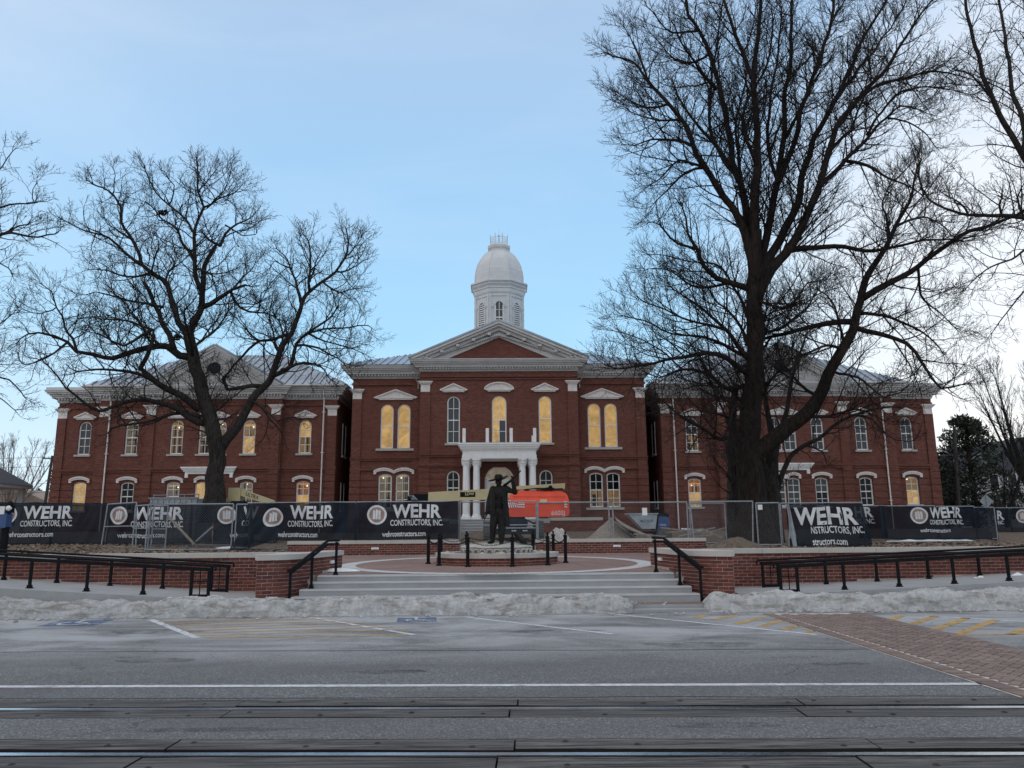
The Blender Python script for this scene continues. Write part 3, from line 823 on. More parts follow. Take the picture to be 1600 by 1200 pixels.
for s, lab in ((-1,'long low brick wall with stone cap along the left ramp'),(1,'long low brick wall with stone cap along the right ramp')):
    sl = 0.062 if s < 0 else 0.042
    t = thing('retaining_wall', (s*10,18.4,0.2), lab, 'brick wall', 'brick retaining walls round the plaza')
    pts = [(-17,18.4),(-4.9,18.4)] if s < 0 else [(4.9,18.4),(17,18.4)]
    brick_wall(t, pts, lambda x,y,s=s,sl=sl: 0.25+sl*(abs(x)-5.75), 1.025, 1, 1.135, cap_len=1.35)
for s, lab in ((-1,'curved brick wing wall with thick pale cap left of the steps'),(1,'curved brick wing wall with thick pale cap right of the steps')):
    t = thing('wing_wall', (s*4.4,17.5,0.13), lab, 'brick wall', 'brick retaining walls round the plaza')
    base = smooth2([(3.87,19.75),(3.93,18.7),(4.06,17.6),(4.24,16.9),(4.50,16.45),(4.90,16.24)])
    pts = [(x, y) for x, y in base] if s > 0 else [(-x, y) for x, y in reversed(base)]
    def z0(x, y):
        return zp(y) if y > 17.4 else 0.13
    brick_wall(t, pts, z0, 1.03, 1, 1.145, cap_back=0.42, cap_len=1.9)
    m = MB(); 
    m.prismz([(s*4.87,16.36),(s*4.87,18.38),(s*4.45,18.38),(s*4.30,17.6)] if s > 0 else [(-4.87,16.36),(-4.30,17.6),(-4.45,18.38),(-4.87,18.38)], 0.0, 1.03)
    part('wall_body', m, M['brick_far'], t)
    m = MB(); m.prismz([(s*4.90,16.45),(s*4.90,18.36),(s*4.4,18.36),(s*4.45,17.6)], 1.032, 1.142); part('cap_stone', m, M['stone'], t)
    p, tt = Path(pts).at(1.0 if s > 0 else Path(pts).len-1.0)
    nn = Vector((tt.y,-tt.x)); wall_light(t, p.x+nn.x*0.02, p.y+nn.y*0.02, 0.9, math.atan2(tt.y, tt.x))
for s, lab in ((-1,'low brick wall at the back of the plaza under the banners'),(1,'low brick wall at the back of the plaza before the gravel heap')):
    t = thing('plaza_wall', (s*4.2,27,0.75), lab, 'brick wall', 'brick retaining walls round the plaza')
    brick_wall(t, [(-7.2,27),(-1.31,27)] if s < 0 else [(1.31,27),(7.2,27)], lambda x,y: zp(27)-.03, 1.18, 1, 1.295, zbase=0.5)
    if s < 0: wall_light(t, *tuple(at(586,857,26.99)))
    else: wall_light(t, *tuple(at(964,853,26.99)))

# ---- snow banks ploughed along the kerb
def snow_bank(name, x0, x1, front, depth, height, label, seed):
    nx = int((x1-x0)/0.035); ny = 26; m = MB()
    for i in range(nx+1):
        u = i/nx; x = x0+(x1-x0)*u
        e = min(1.0, min(u*(x1-x0)/0.35, (1-u)*(x1-x0)/0.35)); e = math.sqrt(max(0.0, e*(2-e)))
        hh = height(x)*(0.84+0.28*noise.noise((x*0.8, seed, 0))+0.12*noise.noise((x*3, seed, 4)))*e
        fr = front(x)+0.10*noise.noise((x*1.3, seed, 8))+(1-e)*0.3
        for j in range(ny+1):
            v = j/ny
            prof = min(1.0, v/0.20); prof = prof*(2-prof) if v < .2 else 1.0-0.25*max(0,(v-.55)/.45)**2
            if v > 0.93: prof *= (1-v)/0.07
            q = (x*3.2, v*2.2, seed)
            z = hh*prof; y = fr+(depth-(1-e)*0.4)*v
            if 0 < j < ny:
                a = 0.065*noise.noise((x*1.6, v*3, seed))+0.035*noise.noise((x*6, v*7, seed+2))+0.020*noise.noise((x*16, v*18, seed+5))+0.020*noise.noise((x*30, v*32, seed+6))
                z += a*prof*e*1.1; y += (0.09*noise.noise((x*5, v*5, seed+9))+0.05*noise.noise((x*13, v*14, seed+3)))*(1 if v < .5 else 0.4)
            m.v.append((x, y, max(z, -0.002)))
    for i in range(nx):
        for j in range(ny):
            a = i*(ny+1)+j; m.f.append((a, a+ny+1, a+ny+2, a+1))
    return solo(name, m, M['snow'], ((x0+x1)/2, front((x0+x1)/2)+depth/2, 0), label, 'snow bank', 'snow banks ploughed along the kerb', smooth=True)
def frL(x): return 15.45-0.0*x+0.03*max(0,-x-5)*0-0.10*sstep(-4,-10,x)*0
snow_bank('snow_bank', -14.5, 2.72, lambda x: 15.42, 0.75, lambda x: 0.36+0.07*sstep(-7,-11,x)+0.02*sstep(-1,2,x), 'long dirty snow bank along the kerb left of the cleared gap', 1.7)
snow_bank('snow_bank', 4.15, 14.5, lambda x: 15.40-0.05*max(0,x-6)*0.5, 0.85, lambda x: 0.39+0.10*sstep(8,12,x), 'dirty snow bank along the kerb right of the cleared gap', 5.3)

sl = MB(); rr = random.Random(3)
for k in range(240):                                      # slush crumbs at the foot of the banks
    x = rr.choice((rr.uniform(-13,2.5),)*6+(rr.uniform(4.4,13),)*5+(rr.uniform(2.5,4.4),)); y = 15.40-abs(rr.gauss(0,.16)) if not 2.6 < x < 4.3 else rr.uniform(15.0,16.2)
    r = rr.uniform(.012,.05); b0 = len(sl.v); z = 0.0 if y < 15.55 else .13
    sl.ball((x,y,z+r*.4), r, r*rr.uniform(.7,1.3), r*rr.uniform(.5,.9), 6, 4)
tag(part('slush_crumbs', sl, M['snow']), kind='stuff')

# ================================================================== COURTHOUSE
AX = 0.06                                                # the building's axis of symmetry
CH = thing('courthouse', (AX,55,1.4), 'red brick courthouse with two long wings and a white domed cupola', 'courthouse')
def outline(w, z0, z1, top, n=14):
    """opening outline (x centred on 0) counter-clockwise from the bottom left"""
    h = w/2
    if top == 'round':
        zc = z1-h
        return [(-h,z0),(h,z0)]+[(h*math.cos(math.pi*k/n), zc+h*math.sin(math.pi*k/n)) for k in range(n+1)]
    if top == 'seg':
        r = 0.15*w; rad = (h*h+r*r)/(2*r); zc = z1-rad; a0 = math.asin(h/rad)
        return [(-h,z0),(h,z0)]+[(rad*math.sin(a0-2*a0*k/8), zc+rad*math.cos(a0-2*a0*k/8)) for k in range(9)]
    return [(-h,z0),(h,z0),(h,z1),(-h,z1)]
def clip(poly, x0, x1, z0, z1):
    for ax, lim, sg in ((0,x0,1),(0,x1,-1),(1,z0,1),(1,z1,-1)):
        out = []
        for i in range(len(poly)):
            a, b_ = poly[i-1], poly[i]
            da, db = (a[ax]-lim)*sg, (b_[ax]-lim)*sg
            if (da >= 0) != (db >= 0):
                t = da/(da-db); out.append((a[0]+(b_[0]-a[0])*t, a[1]+(b_[1]-a[1])*t))
            if db >= 0: out.append(b_)
        poly = out
        if len(poly) < 3: return []
    return poly
def wall_face(mb, poly, Y, holes, depth=0.22):
    """front face with openings cut out of it, and their reveals"""
    loops = [[Vector((x,z,0)) for x,z in poly]]+[[Vector((x,z,0)) for x,z in h] for h in holes]
    flat = [v for l in loops for v in l]
    mb.add([(v.x,Y,v.y) for v in flat], [tuple(t) for t in tessellate_polygon(loops)])
    for h in holes:
        n = len(h)
        mb.add([(x,Y,z) for x,z in h]+[(x,Y+depth,z) for x,z in h], [(i,(i+1)%n,(i+1)%n+n,i+n) for i in range(n)])
_win = {}
def window(x, Y, w, z0, z1, top, cols, rows_u, rows_l, split, mats, sill=True, sill_w=0.28, deep=0.12, plain=False):
    """a sash window: white frame, glass panes as sub-parts, stone sill. mats: callable(row_index, col, is_upper)"""
    key = (round(w,3), round(z1-z0,3), top, cols, rows_u, rows_l, round(split,3), plain)
    H = z1-z0
    if key not in _win:
        o = outline(w, 0, H, top); t = 0.082
        i_ = outline(w-2*t, t, H-t, top); n = len(o); m = MB()
        m.add([(a,0,b_) for a,b_ in o]+[(a,0,b_) for a,b_ in i_]+[(a,0.07,b_) for a,b_ in o]+[(a,0.07,b_) for a,b_ in i_],
              [f for k in range(n) for f in ((k,(k+1)%n,(k+1)%n+n,k+n),(k+n,(k+1)%n+n,(k+1)%n+3*n,k+3*n),(k,k+2*n,(k+1)%n+2*n,(k+1)%n))])
        zs_ = t+(H-2*t)*split                             # meeting rail
        iw = w/2-t
        m.box(-iw,iw,0.012,0.05,zs_-0.034,zs_+0.034)
        xs = [-iw+2*iw*k/cols for k in range(cols+1)]
        zl = [t+(zs_-0.028-t)*k/rows_l for k in range(rows_l+1)]
        zu = [zs_+0.028+(H-t-zs_-0.028)*k/rows_u for k in range(rows_u+1)]
        b_ = 0.018
        panes = []
        for zz, up in ((zl,False),(zu,True)):
            for r in range(len(zz)-1):
                for c in range(cols):
                    p = clip(i_, xs[c]+(b_ if c else 0), xs[c+1]-(b_ if c < cols-1 else 0), zz[r]+(b_ if r else 0), zz[r+1]-(b_ if r < len(zz)-2 else 0))
                    if len(p) >= 3:
                        pm = MB(); pm.prism(p, 0.042, 0.050); panes.append((pm.mesh('pane', M['pane_dark']), r, c, up))
        for c in range(1, cols):
            ztop = H-t if top == 'flat' else H-t-0.01
            m.box(xs[c]-b_,xs[c]+b_,0.018,0.041,t,ztop)
        for zz in (zl, zu):
            for r in range(1, len(zz)-1):
                m.box(-iw,iw,0.018,0.041,zz[r]-b_,zz[r]+b_)
        sm = MB(); sm.box(-w/2-0.14,w/2+0.14,-0.10,0.02,-0.13,-0.002)
        _win[key] = (m.mesh('window', M['white']), panes, sm.mesh('sill', M['stone']))
    fr, panes, sm = _win[key]
    Yw = Y+deep
    wd = inst('window', fr, CH, (x,Yw,z0))
    for pm, r, c, up in panes:
        inst('pane', pm, wd, (x,Yw,z0), mat=M[mats(r, c, up)])
    if sill: inst('sill', sm, wd, (x,Y,z0))
    used = [mats(r, c, up) for pm, r, c, up in panes]
    kinds = [u[5:] for u in used if u in ('pane_dim','pane_orange','pane_room')]
    if kinds:                                             # room behind the glass; its wall and ceiling glow in place of lamplight
        kd = max(set(kinds), key=kinds.count); rr = random.Random(int(x*37+z0*11))
        yb = Yw+rr.uniform(.55,.80); hw_ = w/2+.35; zt = z0+H+rr.uniform(-.35,.02) if top != 'flat' else z0+H
        m = MB(); m.add([(x-hw_,yb,z0-.3),(x+hw_,yb,z0-.3),(x+hw_,yb,z0+H+.4),(x-hw_,yb,z0+H+.4)], [(0,1,2,3)])
        rm_ = part('room_wall', m, M['wall_'+kd], wd)
        m = MB(); m.add([(x-hw_,Yw+.11,zt),(x+hw_,Yw+.11,zt),(x+hw_,yb-.002,zt-.10),(x-hw_,yb-.002,zt-.10)], [(0,1,2,3)]); part('room_ceiling', m, M['ceil_'+kd], wd)
        m = MB()
        for q in range(rr.randint(1,3)):
            sx = x+rr.uniform(-w*.45,w*.45); m.box(sx-.03,sx+.03,yb-.25,yb-.17,z0-.2,zt-.03)
        if rr.random() < .6: zz = z0+H*rr.uniform(.25,.6); m.box(x-hw_,x+hw_,yb-.16,yb-.10,zz-.04,zz+.04)
        if rr.random() < .5: sx = x+rr.uniform(-w*.3,w*.3); m.box(sx-.16,sx+.16,yb-.10,yb-.02,z0-.2,z0+H*rr.uniform(.2,.4))
        part('stud_frame', m, M['stud'], wd)
        if rr.random() < .7:
            m = MB(); lx = x+rr.uniform(-w*.25,w*.25); m.ball((lx,Yw+.35,zt-.16),.055,n=8,m=5); part('room_lamp', m, M['lamp_glow'], wd)
    return wd
def const(n): return lambda r, c, up: n
def mixw(*names, seed=0):
    rr = random.Random(seed)
    tab = {}
    def f(r, c, up):
        if up not in tab: tab[up] = rr.choice(names)
        return tab[up]
    return f
def upper_lower(u, l): return lambda r, c, up: u if up else l
def hood_tri(x, Y, w, z0, rise, mat='hood', arch=False):
    m = MB(); h = w/2
    if arch: topl = [(h*math.cos(math.pi*k/12), z0+0.10+rise*math.sin(math.pi*k/12)) for k in range(13)]
    else: topl = [(h,z0+0.12),(0,z0+0.12+rise),(-h,z0+0.12)]
    sc = lambda f, dz: [(a*f, z0+(b_-z0)*(f if not arch else f)+dz) for a, b_ in topl]
    m.prism([(x-h*0.80,z0-0.0),(x+h*0.80,z0-0.0)]+[(x+a, b_) for a,b_ in topl], Y-0.10, Y+0.02)
    # raised raking mould round the field
    n = len(topl)
    for i in range(n-1):
        a, b_ = topl[i], topl[i+1]
        m.beam((x+a[0],Y-0.14,a[1]-0.03),(x+b_[0],Y-0.14,b_[1]-0.03),0.12,0.085,(0,0,1))
    m.box(x-h*0.93,x+h*0.93,Y-0.17,Y-0.02,z0+0.035,z0+0.125)
    m.box(x-h*0.78,x+h*0.78,Y-0.125,Y-0.02,z0-0.05,z0+0.033)
    return part('window_hood', m, M[mat], CH)
def hood_seg(xc, Y, w, z, n=1, gap=0.0):
    """moulded segmental hood; n = 2 gives the double-curved one over paired windows"""
    m = MB(); each = w/n
    for k in range(n):
        cx = xc-w/2+each*(k+.5); h = each/2; r = 0.20; rad = (h*h+r*r)/(2*r); a0 = math.asin(h/rad)
        pts = [(cx+rad*math.sin(-a0+2*a0*i/10), z+rad*math.cos(-a0+2*a0*i/10)-rad) for i in range(11)]
        for i in range(10):
            a, b_ = pts[i], pts[i+1]
            m.add([(a[0],Y-.13,a[1]-.20),(b_[0],Y-.13,b_[1]-.20),(b_[0],Y-.13,b_[1]),(a[0],Y-.13,a[1]),(a[0],Y+.02,a[1]-.20),(b_[0],Y+.02,b_[1]-.20),(b_[0],Y+.02,b_[1]),(a[0],Y+.02,a[1])],
                  [(0,1,2,3),(3,2,6,7),(0,4,5,1),(0,3,7,4),(1,5,6,2)])
            m.add([(a[0],Y-.17,a[1]-.09),(b_[0],Y-.17,b_[1]-.09),(b_[0],Y-.17,b_[1]+.012),(a[0],Y-.17,a[1]+.012),(a[0],Y-.12,a[1]-.09),(b_[0],Y-.12,b_[1]-.09),(b_[0],Y-.12,b_[1]+.012),(a[0],Y-.12,a[1]+.012)],
                  [(0,1,2,3),(3,2,6,7),(0,4,5,1),(0,3,7,4),(1,5,6,2)])
    for e in (-1, 1):
        ex = xc+e*w/2; m.box(min(ex,ex-e*.16),max(ex,ex-e*.16),Y-.15,Y-.0,z-.43,z-.20)
    return part('window_hood', m, M['hood'], CH)
def cornice(x0, x1, Y, z0, z1, over, ends=(1,1), back=None, dent=True):
    """stepped cornice along a front, with dentils; ends: return along the sides"""
    m = MB(); H = z1-z0; d = MB()
    steps_ = ((0.00,0.10,0.06),(0.10,0.34,0.10),(0.34,0.52,over*0.5),(0.52,0.66,over*0.62),(0.66,0.80,over*0.80),(0.80,0.93,over*0.93),(0.93,1.0,over))
    bk_ = back if back else Y+0.6
    for a, b_, o in steps_:
        m.box(x0-(o if ends[0] else 0), x1+(o if ends[1] else 0), Y-o, bk_, z0+H*a+0.001, z0+H*b_)
    part('cornice', m, M['cornice'], CH)
    if dent:
        n = int((x1-x0)/0.20); 
        for k in range(n):
            xx = x0+(x1-x0)*(k+.5)/n; d.box(xx-.05,xx+.05,Y-over*0.42,Y-0.101,z0+H*0.36-0.15,z0+H*0.335)
        part('dentils', d, M['cornice'], CH, kind='stuff')
def quoin_block(x, Y, z0, z1, w):
    m = MB(); m.box(x-w/2,x+w/2,Y-0.07,Y+0.02,z0,z1-0.22)
    m.box(x-w/2-0.06,x+w/2+0.06,Y-0.13,Y+0.02,z1-0.219,z1-0.15)
    m.box(x-w/2-0.13,x+w/2+0.13,Y-0.20,Y+0.02,z1-0.149,z1-0.07)
    m.box(x-w/2-0.19,x+w/2+0.19,Y-0.25,Y+0.02,z1-0.069,z1)
    part('capital_block', m, M['hood'], CH)
def pilaster(x, Y, z0, z1, w, bands=0.0, proud=0.10):
    m = MB()
    if bands:
        z = z0
        while z < bands-0.1:
            m.box(x-w/2-0.03,x+w/2+0.03,Y-proud-0.035,Y+0.02,z,min(z+0.40,bands)); z += 0.455
        m.box(x-w/2,x+w/2,Y-proud+.012,Y+0.02,z0,bands)
        m.box(x-w/2,x+w/2,Y-proud,Y+0.02,bands+0.001,z1)
    else: m.box(x-w/2,x+w/2,Y-proud,Y+0.02,z0,z1)
    part('pilaster', m, M['brick_far'], CH)
def belt(x0, x1, Y, zs, name='belt_course'):
    for z0, z1, o in zs:
        m = MB(); o *= 1.5; m.box(x0-o*.4,x1+o*.4,Y-o,Y+0.02,z0,z1); part(name, m, M['brick_far'], CH)
def rustic(x0, x1, Y, z0, z1, holes):
    """banded brickwork of the ground storey, stopped at the windows"""
    m = MB(); z = z0
    while z < z1-0.2:
        zt = min(z+0.39, z1)
        cuts = sorted((h[0]-h[1]/2-.02, h[0]+h[1]/2+.02) for h in holes if h[2] < zt+.02 and h[3] > z-.02)
        x = x0
        for a, b_ in cuts+[(x1, x1)]:
            if a-x > 0.05: m.box(x,a,Y-0.04,Y+0.01,z,zt)
            x = max(x, b_)
        z += 0.455
    part('brick_banding', m, M['brick_far'], CH)
def facade(x0, x1, Y, z0, z1, wins, back):
    """one brick body: cut front plus plain sides and back"""
    m = MB()
    wall_face(m, [(x0,z0),(x1,z0),(x1,z1),(x0,z1)], Y, [[(x+w['x'],z) for x,z in outline(w['w'],w['z0'],w['z1'],w['top'])] for w in wins])
    m.add([(x0,Y,z0),(x0,back,z0),(x0,back,z1),(x0,Y,z1),(x1,Y,z0),(x1,back,z0),(x1,back,z1),(x1,Y,z1)], [(0,1,2,3),(4,7,6,5),(1,5,6,2),(3,2,6,7)])
    m.add([(x0+.01,Y+1.1,z0),(x1-.01,Y+1.1,z0),(x1-.01,Y+1.1,z1),(x0+.01,Y+1.1,z1)], [(0,1,2,3)])
    part('wall', m, M['brick_far'], CH)
def W_(x, w, z0, z1, top='round'): return dict(x=x, w=w, z0=z0, z1=z1, top=top)

def roof_slope(poly3, seam=0.62, thick=0.05):
    """a sloping roof face laid as separate standing-seam panels. poly3: planar polygon, first edge = eave"""
    P = [Vector(p) for p in poly3]
    u = (P[1]-P[0]).normalized(); nn = None
    for k in range(2, len(P)):
        nn = (P[1]-P[0]).cross(P[k]-P[0])
        if nn.length > 1e-4: break
    nn.normalize()
    if nn.z < 0: nn = -nn
    v = nn.cross(u)
    if v.z < 0: v = -v
    q = [((p-P[0]).dot(u), (p-P[0]).dot(v)) for p in P]
    lo, hi = min(a for a, b_ in q), max(a for a, b_ in q)
    n = max(1, round((hi-lo)/seam))
    for k in range(n):
        a, b_ = lo+(hi-lo)*k/n, lo+(hi-lo)*(k+1)/n
        c = clip(q, a+0.012, b_-0.012, -1e3, 1e3)
        if len(c) < 3: continue
        m = MB(); nv = len(c)
        bot = [P[0]+u*x+v*y for x, y in c]; top = [p+nn*thick for p in bot]
        m.add(bot+top, [tuple(range(nv)), tuple(reversed(range(nv,2*nv)))]+[(i,(i+1)%nv,(i+1)%nv+nv,i+nv) for i in range(nv)])
        s_ = clip(q, a+0.0125, a+0.055, -1e3, 1e3)
        if len(s_) >= 3:
            nv = len(s_); bot = [P[0]+u*x+v*y+nn*thick for x, y in s_]; top = [p+nn*0.07 for p in bot]
            m.add(bot+top, [tuple(reversed(range(nv,2*nv)))]+[(i,(i+1)%nv,(i+1)%nv+nv,i+nv) for i in range(nv)])
        part('roof_panel', m, M['roof'], CH)
    m = MB(); bot = [p-nn*0.03 for p in P]; m.add(bot, [tuple(range(len(P)))]); part('roof_deck', m, M['cornice'], CH)

# ---- central pavilion
PX, PY = 5.3, 51.0
z_g = 1.35
wins = [W_(AX-3.06,0.86,7.32,10.52), W_(AX,0.98,7.30,10.54), W_(AX+3.08,0.86,7.32,10.52), W_(AX-3.06,0.84,3.9,5.5), W_(AX+3.08,0.86,4.06,5.52),
        W_(AX,1.95,2.40,5.80)]
facade(AX-PX, AX+PX, PY, z_g, 12.25, wins, 62)
window(wins[0]['x'], PY, 0.86, 7.32, 10.52, 'round', 2, 2, 2, 0.49, const('pane_grey'))
window(wins[1]['x'], PY, 0.98, 7.30, 10.54, 'round', 2, 1, 2, 0.49, lambda r,c,up: 'pane_grey' if (not up and c == 1) else 'pane_lit')
window(wins[2]['x'], PY, 0.86, 7.32, 10.52, 'round', 1, 1, 1, 0.52, const('pane_lit'))
window(wins[3]['x'], PY, 0.84, 3.9, 5.5, 'round', 2, 2, 1, 0.28, const('pane_dark'))
window(wins[4]['x'], PY, 0.86, 4.06, 5.52, 'round', 2, 2, 1, 0.05, const('pane_dark'))
hood_tri(AX-3.06, PY, 1.85, 10.82, 0.42); hood_tri(AX, PY, 1.95, 10.85, 0.48, arch=True); hood_tri(AX+3.08, PY, 1.85, 10.82, 0.42)
for s in (-1, 1):
    pilaster(AX+s*(PX-0.34), PY, z_g, 10.8, 0.68, bands=5.6)
    quoin_block(AX+s*(PX-0.34), PY, 10.78, 11.52, 0.62)
belt(AX-PX, AX+PX, PY, ((6.40,6.52,0.09),(6.53,6.60,0.13),(5.72,5.82,0.08),(5.83,5.98,0.12),(11.62,11.72,0.06),(11.78,11.98,0.09)))
rustic(AX-PX+.7, AX+PX-.7, PY, 1.8, 5.7, [(w['x'],w['w'],w['z0'],w['z1']) for w in wins])
cornice(AX-PX, AX+PX, PY, 12.2, 12.95, 0.72)
# door under the portico
o = outline(1.95,2.40,5.80,'round'); ii = outline(1.75,2.40,5.70,'round')
n = len(o); fm = MB()
fm.add([(AX+a,PY+.10,b_) for a,b_ in o]+[(AX+a,PY+.10,b_) for a,b_ in ii]+[(AX+a,PY+.2,b_) for a,b_ in ii], [f for k in range(n) for f in ((k,(k+1)%n,(k+1)%n+n,k+n),(k+n,(k+1)%n+n,(k+1)%n+2*n,k+2*n))])
fm.box(AX-.9,AX+.9,PY+.10,PY+.2,4.68,4.92); fm.box(AX-.9,AX-.62,PY+.10,PY+.2,2.4,4.68); fm.box(AX+.62,AX+.9,PY+.10,PY+.2,2.4,4.68)
fm.box(AX-.62,AX+.62,PY+.12,PY+.2,4.1,4.2)
dr = part('entrance_door', fm, M['white'], CH)
m = MB(); m.prism([(AX+a,b_) for a,b_ in clip(ii,-2,2,4.92,9)], PY+.16, PY+.19); part('fanlight', m, M['fanlight'], dr)
m = MB(); m.box(AX-.62,AX+.62,PY+.17,PY+.2,4.2,4.68); part('transom_light', m, M['fanlight'], dr)
for s in (-1,1):
    m = MB(); m.box(AX+(s*.31)-.30,AX+(s*.31)+.30,PY+.16,PY+.21,2.42,4.09); part('door_leaf', m, M['pane_dark'], dr)
    m = MB(); m.tube([(AX+s*.06,PY+.13,3.2),(AX+s*.06,PY+.13,3.5)],.018,6); part('handle', m, M['galv'], dr)
# ---- pediment
hb, zb, za = 6.05, 12.97, 15.55
m = MB(); m.prism([(AX-3.95,13.0),(AX+3.95,13.0),(AX,14.72)], PY+.02, PY+.4); part('tympanum', m, M['brick_far'], CH)
for s in (-1, 1):
    m = MB()
    for k, (d0, d1, y) in enumerate(((0,0.16,PY-0.74),(0.17,0.33,PY-0.60),(0.34,0.55,PY-0.36),(0.56,0.98,PY-0.08))):
        # slope bands: from the outer rake inwards
        sl = (za-zb)/hb
        def rk(d): 
            return [(AX+s*(hb-d/sl),zb),(AX,za-d)]
        a, b_ = rk(d0), rk(d1)
        m.prism([a[0],a[1],b_[1],b_[0]] if s < 0 else [b_[0],b_[1],a[1],a[0]], y, PY+.5+0.002*k)
    part('raking_cornice', m, M['cornice'], CH)
    d = MB(); nn_ = 46
    for k in range(nn_):
        t = (k+.6)/nn_; x = AX+s*(hb-0.75)*(1-t); z = zb+0.05+(za-0.79-zb)*t*1.0
        if z-0.16 > 13.0: d.box(x-.045,x+.045,PY-.30,PY-.09,z-.17,z-.04)
    part('dentils', d, M['cornice'], CH, kind='stuff')
    d = MB()
    for k in range(5):
        t = (k+.6)/5.2; x = AX+s*(hb-0.5)*(1-t); z = zb+(za-0.5-zb)*t
        d.box(x-.11,x+.11,PY-.60,PY-.10,z-.20,z-.04)
    part('modillions', d, M['cornice'], CH, kind='stuff')
    # gable roof running back
    roof_slope([(AX+s*(hb+.02),PY-.76,zb+.02),(AX+s*(hb+.02),62,zb+.02),(AX,62,za+.02),(AX,PY-.76,za+.02)], 0.7)
# ---- flanking bays
FY = 52.0
for s in (-1, 1):
    x0, x1 = sorted((AX+s*5.28, AX+s*10.02))
    xs_ = [AX+s*7.64, AX+s*6.50]
    wins = [W_(x,0.88,7.12,10.16) for x in xs_]+[W_(x,0.90,3.08,5.40,'seg') for x in (AX+s*7.68, AX+s*6.52)]
    facade(x0, x1, FY, z_g, 12.0, wins, 66)
    for x in xs_: window(x, FY, 0.88, 7.12, 10.16, 'round', 1, 1, 1, 0.5, const('pane_lit'), sill=False)
    for x in (AX+s*7.68, AX+s*6.52):
        window(x, FY, 0.90, 3.08, 5.40, 'seg', 2, 2, 2, 0.5, const('pane_room') if s < 0 else upper_lower('pane_dark','pane_dim'), sill=False)
    for zt in (7.10, 3.06):
        m = MB(); m.box(AX+s*7.07-1.28,AX+s*7.07+1.28,FY-.12,FY+.02,zt-.15,zt); part('sill', m, M['stone'], CH)
    hood_tri(AX+s*7.07, FY, 2.95, 10.48, 0.56); hood_seg(AX+s*7.09, FY, 2.72, 5.80, 2)
    pilaster(AX+s*9.70, FY, z_g, 10.5, 0.64, bands=5.5); quoin_block(AX+s*9.70, FY, 10.48, 11.18, 0.62)
    pilaster(AX+s*5.62, FY, z_g, 11.6, 0.5)
    belt(x0, x1, FY, ((6.28,6.40,0.08),(6.41,6.48,0.12),(5.62,5.74,0.08),(11.45,11.62,0.08)))
    rustic(min(AX+s*5.9,AX+s*9.36), max(AX+s*5.9,AX+s*9.36), FY, 1.8, 5.6, [(w['x'],w['w'],w['z0'],w['z1']) for w in wins])
    cornice(x0, x1, FY, 11.92, 12.70, 0.76, (s < 0, s > 0), 66)
    E1, R1 = AX+s*10.78, AX+s*5.0
    roof_slope([(E1,FY-.76,12.72),(R1,FY-.76,12.72),(R1,58.0,15.0),(AX+s*6.6,58.0,15.0)], 0.55)
    roof_slope([(E1,66.0,12.72),(E1,FY-.76,12.72),(AX+s*6.6,58.0,15.0),(AX+s*6.6,60.5,15.0)], 0.55)
    m = MB(); x = AX+s*5.42; m.tube([(x+s*.35,PY-.3,12.1),(x+s*.12,FY-.12,11.5),(x+s*.12,FY-.12,11.2)],.045,8); part('downspout', m, M['cornice'], CH)
    # link to the wing, deep in the shadowed slot
    m = MB(); a, b_ = sorted((AX+s*9.9, AX+s*11.4)); m.box(a,b_,57.6,64,z_g,10.4); part('link_wall', m, M['brick_far'], CH)
# ---- portico
QY = 48.55
m = MB(); m.box(AX-3.1,AX+3.1,47.9,50.98,1.0,2.30); part('porch_floor', m, M['concrete'], CH)
m = MB(); m.box(AX-2.55,AX+2.55,47.84,47.899,2.25,2.302); part('porch_nosing', m, M['concrete_lt'], CH)
for k in range(5):
    m = MB(); m.box(AX-2.5,AX+2.5,47.9-0.33*(k+1),47.9-0.33*k,1.0,2.30-0.165*(k+1)-.045); ps = part('porch_step', m, M['concrete'], CH)
    m = MB(); m.box(AX-2.55,AX+2.55,47.9-0.33*(k+1)-.05,47.9-0.33*k-.052,2.30-0.165*(k+1)-.044,2.30-0.165*(k+1)); part('nosing', m, M['concrete_lt'], ps)
for s in (-1,1):
    m = MB(); m.box(min(AX+s*2.52,AX+s*3.1),max(AX+s*2.52,AX+s*3.1),46.2,47.88,1.0,2.02); part('porch_cheek', m, M['brick_far'], CH)
    m = MB(); m.box(min(AX+s*3.12,AX+s*6.3),max(AX+s*3.12,AX+s*6.3),48.0,50.9,1.0,2.17); part('area_wall', m, M['brick_far'], CH)
    m = MB(); m.box(min(AX+s*3.12,AX+s*6.36),max(AX+s*3.12,AX+s*6.36),47.94,50.9,2.172,2.36); part('area_cap', m, M['stone'], CH)
